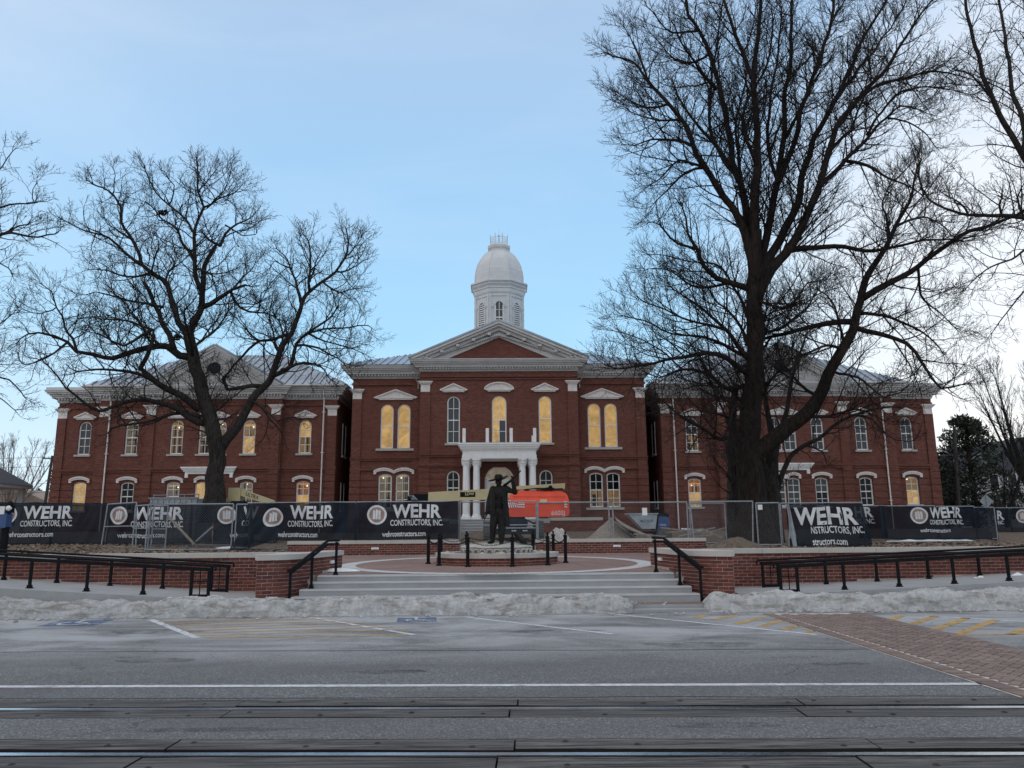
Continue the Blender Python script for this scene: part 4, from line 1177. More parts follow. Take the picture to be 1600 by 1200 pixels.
def column(x, y):
    m = MB(); c = (x, y)
    m.box(x-.29,x+.29,y-.29,y+.29,2.302,2.42)
    m.lathe([(0.28,2.421),(0.29,2.47),(0.255,2.51),(0.235,2.54),(0.24,2.58),(0.205,2.62)], 20, c)
    m.lathe([(0.205,2.62),(0.205,3.6),(0.198,4.5),(0.185,5.60),(0.205,5.62),(0.205,5.66)], 20, c)
    cl = part('column', m, M['white'], CH, smooth=False)
    k = MB(); k.lathe([(0.19,5.66),(0.20,5.74),(0.24,5.80),(0.215,5.82),(0.25,5.93),(0.30,5.99)], 16, c)
    for i in range(8):                                    # curling leaves
        a = i*math.pi/4; ca, sa = math.cos(a), math.sin(a)
        for rr, z0, z1 in ((.20,5.67,5.81),(.225,5.80,5.95)):
            k.tube([(x+ca*rr,y+sa*rr,z0),(x+ca*(rr+.015),y+sa*(rr+.015),(z0+z1)/2),(x+ca*(rr+.075),y+sa*(rr+.075),z1),(x+ca*(rr+.085),y+sa*(rr+.085),z1-.03)],[.045,.04,.03,.012],5)
    k.box(x-.28,x+.28,y-.28,y+.28,5.991,6.075)
    part('capital', k, M['white'], cl)
for s in (-1,1):
    for dx in (1.47, 2.12):
        column(AX+s*dx, QY+.3); column(AX+s*dx, 50.6)
m = MB(); m.box(AX-2.36,AX+2.36,QY+.02,50.96,6.08,6.30); m.box(AX-2.33,AX+2.33,QY+.05,50.96,6.301,6.62); part('entablature', m, M['white'], CH)
m = MB()
for a, b_, o in ((6.621,6.70,.08),(6.701,6.82,.16),(6.821,6.95,.24),(6.951,7.04,.30)): m.box(AX-2.33-o,AX+2.33+o,QY+.05-o,50.96,a,b_)
part('portico_cornice', m, M['white'], CH)
m = MB(); m.box(AX-2.5,AX+2.5,QY-.1,50.96,7.041,7.09); part('portico_roof', m, M['roof'], CH)
for x in (-2.24,-.76,.76,2.26):
    m = MB(); m.box(AX+x-.10,AX+x+.10,QY+.1,QY+.3,7.09,8.02); part('balustrade_post', m, M['white'], CH)
    if abs(x) > 2: 
        m = MB(); m.box(AX+x-.14,AX+x+.03,QY+1.5,QY+1.68,7.09,7.7); part('balustrade_post', m, M['white'], CH)
# ---- cupola
DC = (AX+.04, 60.0)
def octa(prof): 
    m = MB(); c = math.cos(math.pi/8); m.lathe([(r/c, z) for r, z in prof], 8, DC, math.pi/8); return m
dr = part('cupola_drum', octa([(1.93,13.2),(1.93,20.1)]), M['dome'], CH)
part('cupola_cornice', octa([(1.96,20.0),(2.0,20.12),(2.0,20.4),(2.05,20.42),(2.05,20.55),(2.16,20.72),(2.18,20.85),(2.28,20.9),(2.28,21.03),(2.0,21.14)]), M['dome'], CH)
prof = [(1.95,21.10),(1.95,21.5),(1.93,21.82),(1.88,22.12),(1.79,22.5),(1.68,22.82),(1.50,23.18),(1.26,23.56),(1.05,23.8),(0.82,24.0)]
dm = part('dome', octa(prof), M['dome'], CH)
c8 = math.cos(math.pi/8)
for k in range(8):
    a = math.pi/8+k*math.pi/4
    m = MB(); m.tube([(DC[0]+r/c8*math.cos(a), DC[1]+r/c8*math.sin(a), z) for r, z in prof], 0.028, 5); part('dome_rib', m, M['dome'], dm)
for zz in (22.05, 22.95):
    for (r0,z0),(r1,z1) in zip(prof, prof[1:]):
        if z0 <= zz <= z1: rr = r0+(r1-r0)*(zz-z0)/(z1-z0)
    m = MB(); pts = [(DC[0]+rr/c8*math.cos(math.pi/8+k*math.pi/4), DC[1]+rr/c8*math.sin(math.pi/8+k*math.pi/4), zz) for k in range(9)]
    m.tube(pts, 0.011, 4, False); part('dome_seam', m, M['dome'], dm)
part('dome_collar', octa([(0.76,23.92),(0.80,24.0),(0.82,24.14),(0.90,24.26),(0.92,24.46),(0.84,24.52),(0.75,24.54)]), M['dome'], CH)
m = MB(); rr = 0.70/c8
for k in range(8):
    a, a2 = math.pi/8+k*math.pi/4, math.pi/8+(k+1)*math.pi/4
    p, q = [(DC[0]+rr*math.cos(t), DC[1]+rr*math.sin(t)) for t in (a, a2)]
    m.tube([(*p,24.5),(*p,25.32),(*p,25.52)],[.03,.03,.008],5); m.ball((*p,25.36),.045,n=6,m=4)
    for zz in (24.56,25.18): m.tube([(*p,zz),(*q,zz)],.016,4)
    for i in range(1,7):
        t = i/7; x, y = p[0]+(q[0]-p[0])*t, p[1]+(q[1]-p[1])*t
        m.tube([(x,y,24.56),(x,y,25.2 if i%2 else 25.3)],.009,4)
    mx_, my_ = (p[0]+q[0])/2, (p[1]+q[1])/2
    ux, uy = (q[0]-p[0])/2, (q[1]-p[1])/2
    for f_, r_ in ((-.45,.15),(.45,.15),(0,.1)):
        m.tube([(mx_+ux*f_+ux*2*r_*math.cos(t), my_+uy*f_+uy*2*r_*math.cos(t), 24.88+r_*1.1*math.sin(t)) for t in [i*math.pi/5 for i in range(11)]],.010,4,False)
part('roof_cresting', m, M['dome'], CH)
m = MB(); m.tube([(*DC,24.5),(*DC,25.45),(*DC,26.0)],[.05,.03,.008],6); m.ball((*DC,25.5),.10,n=8,m=6); part('finial', m, M['dome'], CH)
for k in range(8):
    a = -math.pi/2+k*math.pi/4; ca, sa = math.cos(a), math.sin(a); tx, ty = -sa, ca
    if sa > 0.5: continue
    def D(u, z, out): return (DC[0]+ca*(1.93+out)+tx*u, DC[1]+sa*(1.93+out)+ty*u, z)
    m = MB(); n = 12                                      # arch surround
    ring = [(0.40*math.cos(math.pi*i/n), 18.98+0.42*math.sin(math.pi*i/n)) for i in range(n+1)]
    rin = [(0.30*math.cos(math.pi*i/n), 18.98+0.31*math.sin(math.pi*i/n)) for i in range(n+1)]
    for i in range(n):
        v = [D(*ring[i],.06),D(*ring[i+1],.06),D(*rin[i+1],.06),D(*rin[i],.06),D(*ring[i],-.02),D(*ring[i+1],-.02),D(*rin[i+1],-.02),D(*rin[i],-.02)]
        m.add(v, [(0,1,2,3),(0,4,5,1),(3,2,6,7)])
    def bxd(u0,u1,z0,z1,o0,o1):
        v = [D(u,z,oo) for oo in (o0,o1) for z in (z0,z1) for u in (u0,u1)]
        m.add(v, [(0,1,3,2),(4,6,7,5),(0,4,5,1),(2,3,7,6),(0,2,6,4),(1,5,7,3)])
    for sg in (-1,1):
        bxd(sg*.42,sg*.70,18.90,19.0,-.02,.07); bxd(sg*.30,sg*.40,16.5,18.97,-.02,.06)
        bxd(sg*.62,sg*.78,16.5,19.95,-.02,.05); bxd(sg*.45,sg*.60,18.78,18.895,-.02,.045)
    bxd(-.62,.62,19.75,19.83,-.02,.05)
    part('arch_surround', m, M['dome'], dr)
    isw = (k == 0)
    m = MB(); pl = [(-.30,16.6),(.30,16.6)]+rin
    m.add([D(u,z,.004) for u,z in pl], [tuple(range(len(pl)))])
    part('louvre_recess' if not isw else 'pane', m, M['dark'] if not isw else M['pane_grey'], dr)
    m = MB()
    if isw:
        bxd(-.02,.02,16.7,19.25,.006,.03); bxd(-.28,.28,17.95,18.03,.006,.04); bxd(-.28,.28,18.6,18.63,.006,.03)
        for sg in (-1,1): bxd(sg*.26,sg*.30,16.6,18.98,.006,.04)
        part('sash_bars', m, M['white'], dr)
    else:
        z = 16.7
        while z < 19.22:
            hw_ = .29 if z < 18.98 else math.sqrt(max(.0,.31**2-(z-18.98)**2))
            v = [D(-hw_,z,.05),D(hw_,z,.05),D(hw_,z+.11,.008),D(-hw_,z+.11,.008),D(-hw_,z+.02,.05),D(hw_,z+.02,.05),D(hw_,z+.13,.008),D(-hw_,z+.13,.008)]
            m.add(v, [(0,1,5,4),(4,5,6,7),(0,3,2,1)]); z += .17
        part('louvre', m, M['dome'], dr)

# ---- wings
def wing(s):
    X = lambda a: AX+s*a
    CY, BY, OY = 52.4, 52.75, 53.6
    seg = [(11.2,14.92,BY),(14.9,24.17,CY),(24.15,27.5,BY),(27.48,30.8,OY)]
    up = [(13.36,BY),(17.08,CY),(19.07,CY),(20.06,CY),(21.98,CY),(25.2,BY),(28.85,OY)]
    for k, (a, b_, Y) in enumerate(seg):
        x0, x1 = sorted((X(a), X(b_)))
        dz = {BY:0.02, CY:-0.01, OY:0.10}[Y]
        wu = [W_(X(x),0.86,6.87+dz,9.2+dz) for x, y in up if a < x < b_]
        wl = [W_(X(x),0.90,3.06+dz,5.0+dz,'seg') for x, y in up if a < x < b_]
        facade(x0, x1, Y, z_g, 10.66, wu+wl, 66)
        rustic(x0+.02, x1-.02, Y, 1.8, 5.62, [(w['x'],w['w'],w['z0'],w['z1']) for w in wl])
        belt(x0, x1, Y, ((5.66,5.74,0.06),(5.80,5.96,0.08),(10.18,10.32,0.06)))
        for w in wu:
            i = round((w['x']-AX)*s*10)
            j = [round(x*10) for x, y in up].index(i)
            if s < 0: mt = [mixw('pane_dim','pane_orange','pane_lit',seed=3),mixw('pane_dim','pane_dim','pane_lit',seed=5),mixw('pane_dim','pane_room',seed=6),mixw('pane_room','pane_grey',seed=2),mixw('pane_room','pane_dim',seed=11),upper_lower('pane_dim','pane_room'),mixw('pane_grey','pane_grey','pane_dim',seed=8)][j]
            else: mt = [upper_lower('pane_grey','pane_dim'),upper_lower('pane_grey','pane_dim'),const('pane_grey'),mixw('pane_grey','pane_dim',seed=21),const('pane_grey'),mixw('pane_grey','pane_grey','pane_room',seed=4),mixw('pane_grey','pane_room',seed=14)][j]
            window(w['x'], Y, 0.86, w['z0'], w['z1'], 'round', 2, 2, 2, 0.5, mt)
            if not (j in (2,3)): hood_tri(w['x'], Y, 1.55, 9.36+dz, 0.36)
        for w in wl:
            i = round((w['x']-AX)*s*10); j = [round(x*10) for x, y in up].index(i)
            if s < 0: mt = [upper_lower('pane_orange','pane_lit'),const('pane_room'),const('pane_dark'),const('pane_lit'),upper_lower('pane_room','pane_dim'),const('pane_dark'),const('pane_lit')][j]
            else: mt = [upper_lower('pane_orange','pane_lit'),const('pane_grey'),const('pane_grey'),const('pane_grey'),upper_lower('pane_grey','pane_dark'),const('pane_dark'),mixw('pane_lit','pane_lit','pane_dim',seed=9)][j]
            window(w['x'], Y, 0.90, w['z0'], w['z1'], 'seg', 2, 2, 2, 0.5, mt)
            hood_seg(w['x'], Y, 1.42 if j not in (2,3) else 0.98, 5.36+dz)
    hood_tri(X(19.56), CY, 2.4, 9.36, 0.42)
    m = MB(); xc = X(19.58)
    for a, b_, o, hw_ in ((5.50,5.66,.10,1.62),(5.661,5.78,.20,1.72),(5.781,5.88,.28,1.80),(5.881,5.97,.34,1.86)): m.box(xc-hw_,xc+hw_,CY-o,CY+.02,a,b_)
    for e in (-1,1): m.box(xc+e*1.5-.1,xc+e*1.5+.1,CY-.16,CY+.02,5.25,5.499)
    part('lintel_cornice', m, M['white'], CH)
    for x, Y, z in ((11.53,BY,9.48),(15.3,CY,9.52),(23.8,CY,9.52),(27.15,BY,9.48),(27.95,OY,9.5),(30.47,OY,9.5)):
        if x == 27.95: continue
        pilaster(X(x), Y, z_g, z, 0.62, bands=5.6); quoin_block(X(x), Y, z-.02, z+.68, 0.62)
    # cornices follow the breaks of the front
    cornice(*sorted((X(11.2),X(14.9))), BY, 10.62, 11.48, 0.74, (s > 0, s < 0), 66)
    cornice(*sorted((X(14.9),X(24.17))), CY, 10.63, 11.49, 0.74, (1,1), 54.5)
    cornice(*sorted((X(24.19),X(27.5))), BY, 10.62, 11.48, 0.74, (s < 0, s > 0), 66)
    cornice(*sorted((X(27.52),X(30.8))), OY, 10.60, 11.44, 0.74, (s < 0, s > 0), 66)
    m = MB(); m.box(*sorted((X(26.9),X(31.45))), 52.95, 66, 11.45, 11.62); part('parapet', m, M['cornice'], CH)
    # hipped roof
    e0, e1, yF, yB, ze = 10.5, 28.4, 51.95, 66.5, 11.51
    zr, yr, r0, r1 = 15.1, 58.6, 16.8, 23.4
    roof_slope([(X(e0),yF,ze),(X(e1),yF,ze),(X(r1),yr,zr),(X(r0),yr,zr)], 0.6)
    roof_slope([(X(e0),yB,ze),(X(e0),yF,ze),(X(r0),yr,zr)], 0.6)
    roof_slope([(X(e1),yF,ze),(X(e1),yB,ze),(X(r1),yr,zr)], 0.6)
    m = MB(); m.tube([(X(e0+.1),yF-.04,ze-.02),(X(e1),yF-.04,ze-.02)],0.07,6); part('gutter', m, M['cornice'], CH)
    # gable over the middle bay
    gx, gh, gz0, gz1, gy = X(19.5), 4.75, 11.50, 14.25, 51.66
    m = MB(); m.prism([(gx-gh+.5,gz0),(gx+gh-.5,gz0),(gx,gz1-.32)], gy+.25, gy+.5); tp = part('gable_siding', m, M['gable'], CH)
    for e in (-1,1):
        m = MB()
        for k, (d0, d1, y) in enumerate(((0,.13,gy-.05),(.135,.30,gy+.05),(.305,.48,gy+.16))):
            m.prism([(gx+e*(gh-d0*1.7),gz0),(gx,gz1-d0),(gx,gz1-d1),(gx+e*(gh-d1*1.7),gz0)], y, gy+.6+.002*k)
        part('raking_cornice', m, M['cornice'], CH)
        d = MB()
        for k in range(26):
            t = (k+1)/27; x = gx+e*(gh-.9)*(1-t); z = gz0+(gz1-.52-gz0)*t
            d.box(x-.05,x+.05,gy+.10,gy+.255,z-.12,z)
        part('dentils', d, M['cornice'], CH, kind='stuff')
        roof_slope([(gx+e*(gh+.03),gy-.07,gz0+.02),(gx+e*(gh+.03),57.5,gz0+.02),(gx,57.5,gz1+.02),(gx,gy-.07,gz1+.02)], 0.6)
    m = MB(); m.lathe([(0.40,0),(0.40,0.03),(0.33,0.05),(0.33,0.02)],20); m.v = [(gx+x, gy+.23-z, 12.72+y) for x,y,z in m.v]; rv = part('round_vent', m, M['navy'], CH)
    # downspouts
    for x, Y in ((12.1,BY),(26.72,BY)):
        m = MB(); m.tube([(X(x),Y-.72,11.5),(X(x),Y-.72,11.42),(X(x),Y-.16,10.5),(X(x),Y-.16,1.5)],.05,8)
        for z in (3.4,6.9,9.7): m.box(X(x)-.09,X(x)+.09,Y-.22,Y+.01,z,z+.05)
        part('downspout', m, M['hood'], CH)
    # openings on the inner side wall, seen edge-on in the slot
    for zA, zB in ((6.9,9.2),(3.1,5.0)):
        m = MB(); y = 55.2; x = X(11.2)
        m.box(*sorted((x-s*.02,x+s*.05)), y-.5,y+.5,zA,zB); w = part('side_window', m, M['pane_dark'], CH)
        m = MB()
        for a, b_ in ((y-.56,y-.5),(y+.5,y+.56)): m.box(*sorted((x-s*.05,x+s*.05)),a,b_,zA,zB)
        m.box(*sorted((x-s*.12,x+s*.05)),y-.65,y+.65,zA-.12,zA); part('frame', m, M['white'], w)
wing(-1); wing(1)

# ================================================================== MONUMENT
MC = (0.0, 21.8)
ped = thing('pedestal_wall', (*MC,0.7), 'low round brick kerb with pale stone cap ringing the statue', 'brick wall')
circ = [(MC[0]+1.66*math.cos(-math.pi*1.5+2*math.pi*k/48), MC[1]+1.66*math.sin(-math.pi*1.5+2*math.pi*k/48)) for k in range(49)]
brick_wall(ped, circ, lambda x,y: zp(y)-.03, 0.895, 1, 1.01, cap_back=0.30, cap_over=0.05, core_back=0.22, header=False, cap_len=0.95, zbase=0.55)
m = MB(); m.lathe([(1.46,0.6),(1.46,0.90),(0.02,0.93)],24,MC); part('bed_gravel', m, M['gravel'], ped)
st = thing('monument_stone', (*MC,0.9), 'rough stone mound carved with small arches under the statue', 'stone base')
m = MB(); b0 = len(m.v)
prof = [(1.02,0.90),(0.98,1.0),(0.97,1.12),(1.0,1.15),(0.96,1.19),(0.72,1.23),(0.3,1.25),(0.01,1.25)]
m.lathe(prof, 40, MC)
m.v = [(x+0.06*noise.noise((x*2.2,y*2.2,z*3)), y+0.05*noise.noise((x*2.2+7,y*2.2,z*3)), z+0.035*noise.noise((x*3,y*3,z+9))) for x,y,z in m.v]
part('stone_mound', m, M['grey_stone'], st)
for k in range(13):
    a = -math.pi/2+(k-6)*0.19; ca, sa = math.cos(a), math.sin(a); rr = 1.03
    def P_(u, z, o=0.0): return (MC[0]+ca*(rr+o)-sa*u, MC[1]+sa*(rr+o)+ca*u, z)
    m = MB(); pts = [P_(-.075,.93),P_(-.075,1.03)]+[P_(.075*math.cos(math.pi-math.pi*i/6), 1.03+.075*math.sin(math.pi*i/6)) for i in range(1,6)]+[P_(.075,1.03),P_(.075,.93)]
    m.tube(pts, .022, 6); part('carved_arch', m, M['grey_stone'], st)
    m = MB(); m.add([P_(u,z,-.012) for u,z in [(-.06,.93),(.06,.93)]+[(.06*math.cos(math.pi*i/6),1.03+.06*math.sin(math.pi*i/6)) for i in range(7)]], [tuple(range(9))])
    part('arch_recess', m, M['gravel'], st)
rub = MB()
for k in range(34):
    a = R.uniform(0,6.28); r = R.uniform(1.05,1.42); s_ = R.uniform(.05,.13)
    c = (MC[0]+r*math.cos(a), MC[1]+r*math.sin(a), 0.93+s_*.3)
    b0 = len(rub.v); rub.ball(c, s_, s_*R.uniform(.7,1.2), s_*R.uniform(.5,.9), 7, 4)
    rub.v[b0:] = [(x+.03*noise.noise((x*9,y*9,z*9)),y+.03*noise.noise((x*9+3,y*9,z*9)),z) for x,y,z in rub.v[b0:]]
tag(part('bed_stones', rub, M['grey_stone'], st), kind='stuff')

# the bronze figure: one continuous skin, then his hat, gun and powder belt
sx0, sy0, sz0 = 0.02, 21.72, 1.22
stat = thing('statue', (sx0,sy0,sz0), 'dark bronze statue of a man in brimmed hat and long coat holding a rifle', 'statue')
def S(px, py, dy=0.0): 
    p = at(px, py, sy0+dy); return Vector((p.x,p.y,p.z))
body = MB()
def limb(pts, rad, n=10): 
    body.tube(pts, rad, n)
    for p, r in zip(pts, rad): body.ball(p, r*0.98, n=10, m=6)
hip = S(777.5,800); chest = S(780.5,773); neck = S(779.5,760); head = S(779,753.5,-.02)
body.ball(chest, .23,.17,.22,14,10); body.ball((chest+hip)/2, .205,.16,.23,14,10); body.ball(hip, .185,.15,.15,14,10)
body.ball(S(781,764), .21,.125,.10,14,8)
limb([neck+Vector((0,.01,-.05)), head], [.068,.062])
body.ball(head+Vector((0,0,.02)), .095,.11,.12,12,10)
body.ball(head+Vector((-.005,-.075,-.055)), .055,.05,.05,10,8)        # jaw and beard
body.tube([head+Vector((-.004,-.085,.03)), head+Vector((-.006,-.125,-.012))],[.012,.020],6)  # nose
for e in (-1,1): body.ball(head+Vector((e*.085,.0,0)), .014,.025,.035,6,5); body.ball(head+Vector((e*.033,-.088,.028)),.016,.014,.010,6,5)
# legs: his right leg steps out to the left of the picture
limb([S(773.5,800), S(770.5,822,-.05), S(769.5,841,-.03)],[.135,.105,.078])
limb([S(784,800,-.02), S(784.5,824,-.06), S(783.5,844,-.10)],[.138,.108,.082])
for p, q in ((S(770,845,-.03), S(764,848.3,-.22)),(S(783.5,848,-.10), S(782,851.0,-.34))):
    body.ball(p+Vector((0,.02,0)), .062,.085,.055,10,7); body.tube([p, (p+q)/2+Vector((0,0,-.01)), q],[.062,.060,.045],10); body.ball(q,.047,.06,.035,8,6)
# hanging arm and raised arm
limb([S(770,764.5), S(765,781,.03), S(761.5,799,-.02)],[.098,.082,.062])
limb([S(792,764.5), S(804.5,768.5,-.04), S(801.5,752,-.16)],[.105,.088,.060])
def hand(c, d, up, curl=1.0):
    d = Vector(d).normalized(); up = Vector(up).normalized(); sd = d.cross(up).normalized()
    body.tube([c, c+d*.05, c+d*.095],[.040,.046,.040],8)
    for i in range(4):
        b_ = c+d*.09+sd*(i-1.5)*.022; ln = (.062,.074,.07,.054)[i]
        body.tube([b_, b_+d*ln*.5+up*.012*curl, b_+d*ln*.55+up*(.012+ln*.4)*curl, b_+d*ln*.2+up*(.02+ln*.55)*curl],[.0125,.012,.0115,.010],6)
    body.tube([c+d*.03+sd*.038, c+d*.065+sd*.062+up*.02, c+d*.095+sd*.055+up*.045],[.015,.0135,.011],6)
hand(S(762,799,-.02), S(758.5,807,-.05)-S(762,799,-.02), (0,-1,0.2))
hand(S(801.5,751.5,-.16), (-.1,.0,1), (-.6,-.6,.2))
# open long coat, cut with thickness
def sheet(rows, th):
    n = len(rows[0]); b_ = len(body.v); k = len(rows)
    for off in (0, th):
        for r in rows:
            for p in r: body.v.append((p.x, p.y+off, p.z))
    o2 = k*n
    for i in range(k-1):
        for j in range(n-1):
            a = b_+i*n+j; body.f.append((a,a+1,a+n+1,a+n)); body.f.append((a+o2,a+n+o2,a+n+1+o2,a+1+o2))
    for i in range(k-1):
        for j in (0, n-1): a = b_+i*n+j; body.f.append((a,a+n,a+n+o2,a+o2) if j else (a,a+o2,a+n+o2,a+n))
    for j in range(n-1):
        for i in (0, k-1): a = b_+i*n+j; body.f.append((a,a+o2,a+1+o2,a+1) if i else (a,a+1,a+1+o2,a+o2))
sheet([[S(768,766,-.13),S(771,766,-.16),S(775,768,-.17)],[S(765,785,-.08),S(769,785,-.16),S(774,786,-.19)],[S(762.5,803,.0),S(767,805,-.12),S(773,806,-.18)]], .05)
sheet([[S(784,768,-.18),S(789,766,-.16),S(793,766,-.10)],[S(785.5,788,-.20),S(790,788,-.16),S(794,788,-.05)],[S(787,806,-.20),S(791,808,-.14),S(796,808,.02)],[S(789,820,-.16),S(793,822,-.10),S(797,821,.05)]], .05)
sheet([[S(771,764,.10),S(780,762,.12),S(791,764,.10)],[S(770,785,.10),S(780,785,.15),S(790,785,.11)],[S(768,800,.10),S(780,802,.17),S(791,802,.12)],[S(769,808,.10),S(780,812,.17),S(793,814,.12)]], .05)
ob = part('figure', body, M['bronze'], stat, smooth=True)
rm = ob.modifiers.new('r','REMESH'); rm.mode = 'VOXEL'; rm.voxel_size = 0.013; rm.use_smooth_shade = True
sm_ = ob.modifiers.new('s','SMOOTH'); sm_.factor = 0.5; sm_.iterations = 3
bpy.context.view_layer.update()
me2 = bpy.data.meshes.new_from_object(ob.evaluated_get(bpy.context.evaluated_depsgraph_get()))
ob.modifiers.clear(); ob.data = me2
if not me2.materials: me2.materials.append(M['bronze'])
# hat
hc = head+Vector((0,.02,.075)); hat = MB(); nr, na = 6, 28
for i in range(nr+1):
    for k in range(na):
        a = 2*math.pi*k/na; r = .10+.15*i/nr
        lift = .105*(i/nr)**1.5*max(0, math.cos(a-0.4))**1.2 - .05*(i/nr)**1.5*max(0,-math.cos(a))
        hat.v.append((hc.x+1.12*r*math.cos(a), hc.y+r*math.sin(a), hc.z+lift))
for i in range(nr):
    for k in range(na):
        k2 = (k+1)%na; a = i*na; hat.f.append((a+k,a+k2,a+na+k2,a+na+k))
hat.lathe([(.118,hc.z-.012),(.118,hc.z+.07),(.105,hc.z+.125),(.065,hc.z+.15),(.01,hc.z+.14)],18,(hc.x,hc.y))
o = part('hat', hat, M['bronze'], stat, smooth=True); sl_ = o.modifiers.new('t','SOLIDIFY'); sl_.thickness = .022
# rifle
rf = MB(); A, B_ = S(790,757.5,.02), S(813.5,735.5,-.34)
Cc = S(801,748.6,-.15)
rf.tube([Cc, B_],[.024,.018],8); rf.tube([S(788,760,.05), A, Cc],[.042,.038,.032],8); rf.beam(S(786,763,.06), S(790,757.5,.02), .04,.10)
part('rifle', rf, M['bronze'], stat, smooth=True)
m = MB(); p = S(760,805,-.06); m.tube([p, S(757,811,-.10), S(756,815,-.10)],[.02,.015,.006],6); part('held_horn', m, M['bronze'], stat)
m = MB(); m.tube([S(771,766,-.17), S(779,778,-.20), S(788,790,-.21)],[.016,.016,.016],6); part('shoulder_strap', m, M['bronze'], stat)
# the slanted bronze piece at his side
m = MB(); m.beam(tuple(at(807,834,21.7)), tuple(at(818,847,21.5)), .16, .10); m.beam(tuple(at(815,846,21.5)), tuple(at(823,849,21.45)), .10, .07)
solo('bronze_stump', m, M['bronze'], tuple(at(816,848,21.55)), 'short slanted dark bronze piece on the stone beside the statue', 'bronze piece')

# ---- bollards and their chains
bol_ang = [-23,12,44,80,121,146,209,239,278,307]
bp = []
for k, d in enumerate(bol_ang):
    a = RAD(d); x, y = MC[0]+1.90*math.sin(a), MC[1]-1.90*math.cos(a); bp.append((x, y, zp(y)))
fr_ = {0:'first bollard left of centre in the front row before the statue',1:'front bollard nearest the statue feet, right of centre',2:'front right black bollard before the brick kerb',
       3:'outermost black bollard at the right of the ring',4:'right rear black bollard against the back wall',5:'rear black bollard just right of the statue mound',
       6:'rear black bollard just left of the statue mound',7:'left rear black bollard overlapped by the thicker front one',8:'outermost black bollard at the left of the ring',9:'front left black bollard before the brick kerb'}
proto = None
for k, (x, y, z) in enumerate(bp):
    if proto is None:
        proto = thing('bollard', (x,y,z), fr_[k], 'bollard', 'black bollards ringing the statue')
        m = MB(); m.lathe([(.075,z),(.075,z+.03),(.055,z+.04),(.046,z+.05),(.046,z+.70),(.060,z+.705),(.060,z+.735),(.036,z+.745)],14,(x,y)); part('post', m, M['black'], proto)
        m = MB(); m.lathe([(.026,z+.745),(.016,z+.77),(.034,z+.79),(.022,z+.83),(.006,z+.85)],10,(x,y)); part('finial', m, M['black'], proto)
    else:
        c = proto.copy(); COL.objects.link(c); c.location = (x,y,z); c['label'] = fr_[k]; ORG[c.name] = Vector((x,y,z))
        for ch in list(proto.children):
            d = ch.copy(); COL.objects.link(d); d.parent = c
chl = ['chain across the middle of the front before the statue','chain in front right of centre between bollards','chain at the front right of the ring','chain at the right side of the ring','short chain at the right rear of the ring','chain behind the statue mound','short chain at the left rear of the ring','chain at the left side of the ring','short chain at the far left of the ring','chain at the front left of the ring']
for k in range(10):
    p, q = Vector(bp[k])+Vector((0,0,.66)), Vector(bp[(k+1)%10])+Vector((0,0,.66)); d = (q-p); sag = .13*min(1,d.length/1.1)
    m = MB(); nl = max(6, int(d.length/.055)); prev = None
    for i in range(nl):
        t0, t1 = i/nl, (i+1)/nl
        a = p+d*t0-Vector((0,0,sag*4*t0*(1-t0))); b_ = p+d*t1-Vector((0,0,sag*4*t1*(1-t1)))
        ax = (b_-a); sd = ax.cross(Vector((0,0,1))).normalized() if i%2 else Vector((0,0,1))
        mid = (a+b_)/2; e = ax*.62
        pts = [mid-e+sd*.0, mid-e*.7+sd*.016, mid+e*.7+sd*.016, mid+e, mid+e*.7-sd*.016, mid-e*.7-sd*.016, mid-e]
        m.tube(pts, .0065, 4, False)
    solo('chain', m, M['black'], tuple((p+q)/2-Vector((0,0,sag))), chl[k], 'chain', 'chains between the bollards')

# ================================================================== HANDRAILS
def post(m, x, y, z0, z1, w=.05):
    m.box(x-w/2,x+w/2,y-w/2,y+w/2,z0,z1); m.box(x-w*1.1,x+w*1.1,y-w*1.1,y+w*1.1,z0,z0+.02); m.box(x-w*.8,x+w*.8,y-w*.8,y+w*.8,z0+.02,z0+.07)
for s, lab in ((-1,'black handrail down the left side of the front steps'),(1,'black handrail down the right side of the front steps')):
    h = thing('step_handrail', (s*3.9,16.95,.4), lab, 'handrail', 'black metal handrails')
    for x, y, z0, z1 in ((4.25,16.40,.13,.80),(3.95,16.97,.415,1.15),(3.56,17.55,.66,1.38)):
        m = MB(); post(m, s*x, y, z0, z1); part('post', m, M['black'], h)
    m = MB(); P3 = [(s*4.29,16.33,.82),(s*4.25,16.40,.835),(s*3.70,17.30,1.41),(s*3.52,17.6,1.41)]
    for i in range(3): m.beam(P3[i], P3[i+1], .055, .04)
    m.tube(P3, .026, 8); part('rail', m, M['black'], h)
    m = MB(); Q3 = [(x,y,z-.075) for x,y,z in P3[1:]]
    for i in range(2): m.beam(Q3[i], Q3[i+1], .03, .045)
    part('lower_rail', m, M['black'], h)
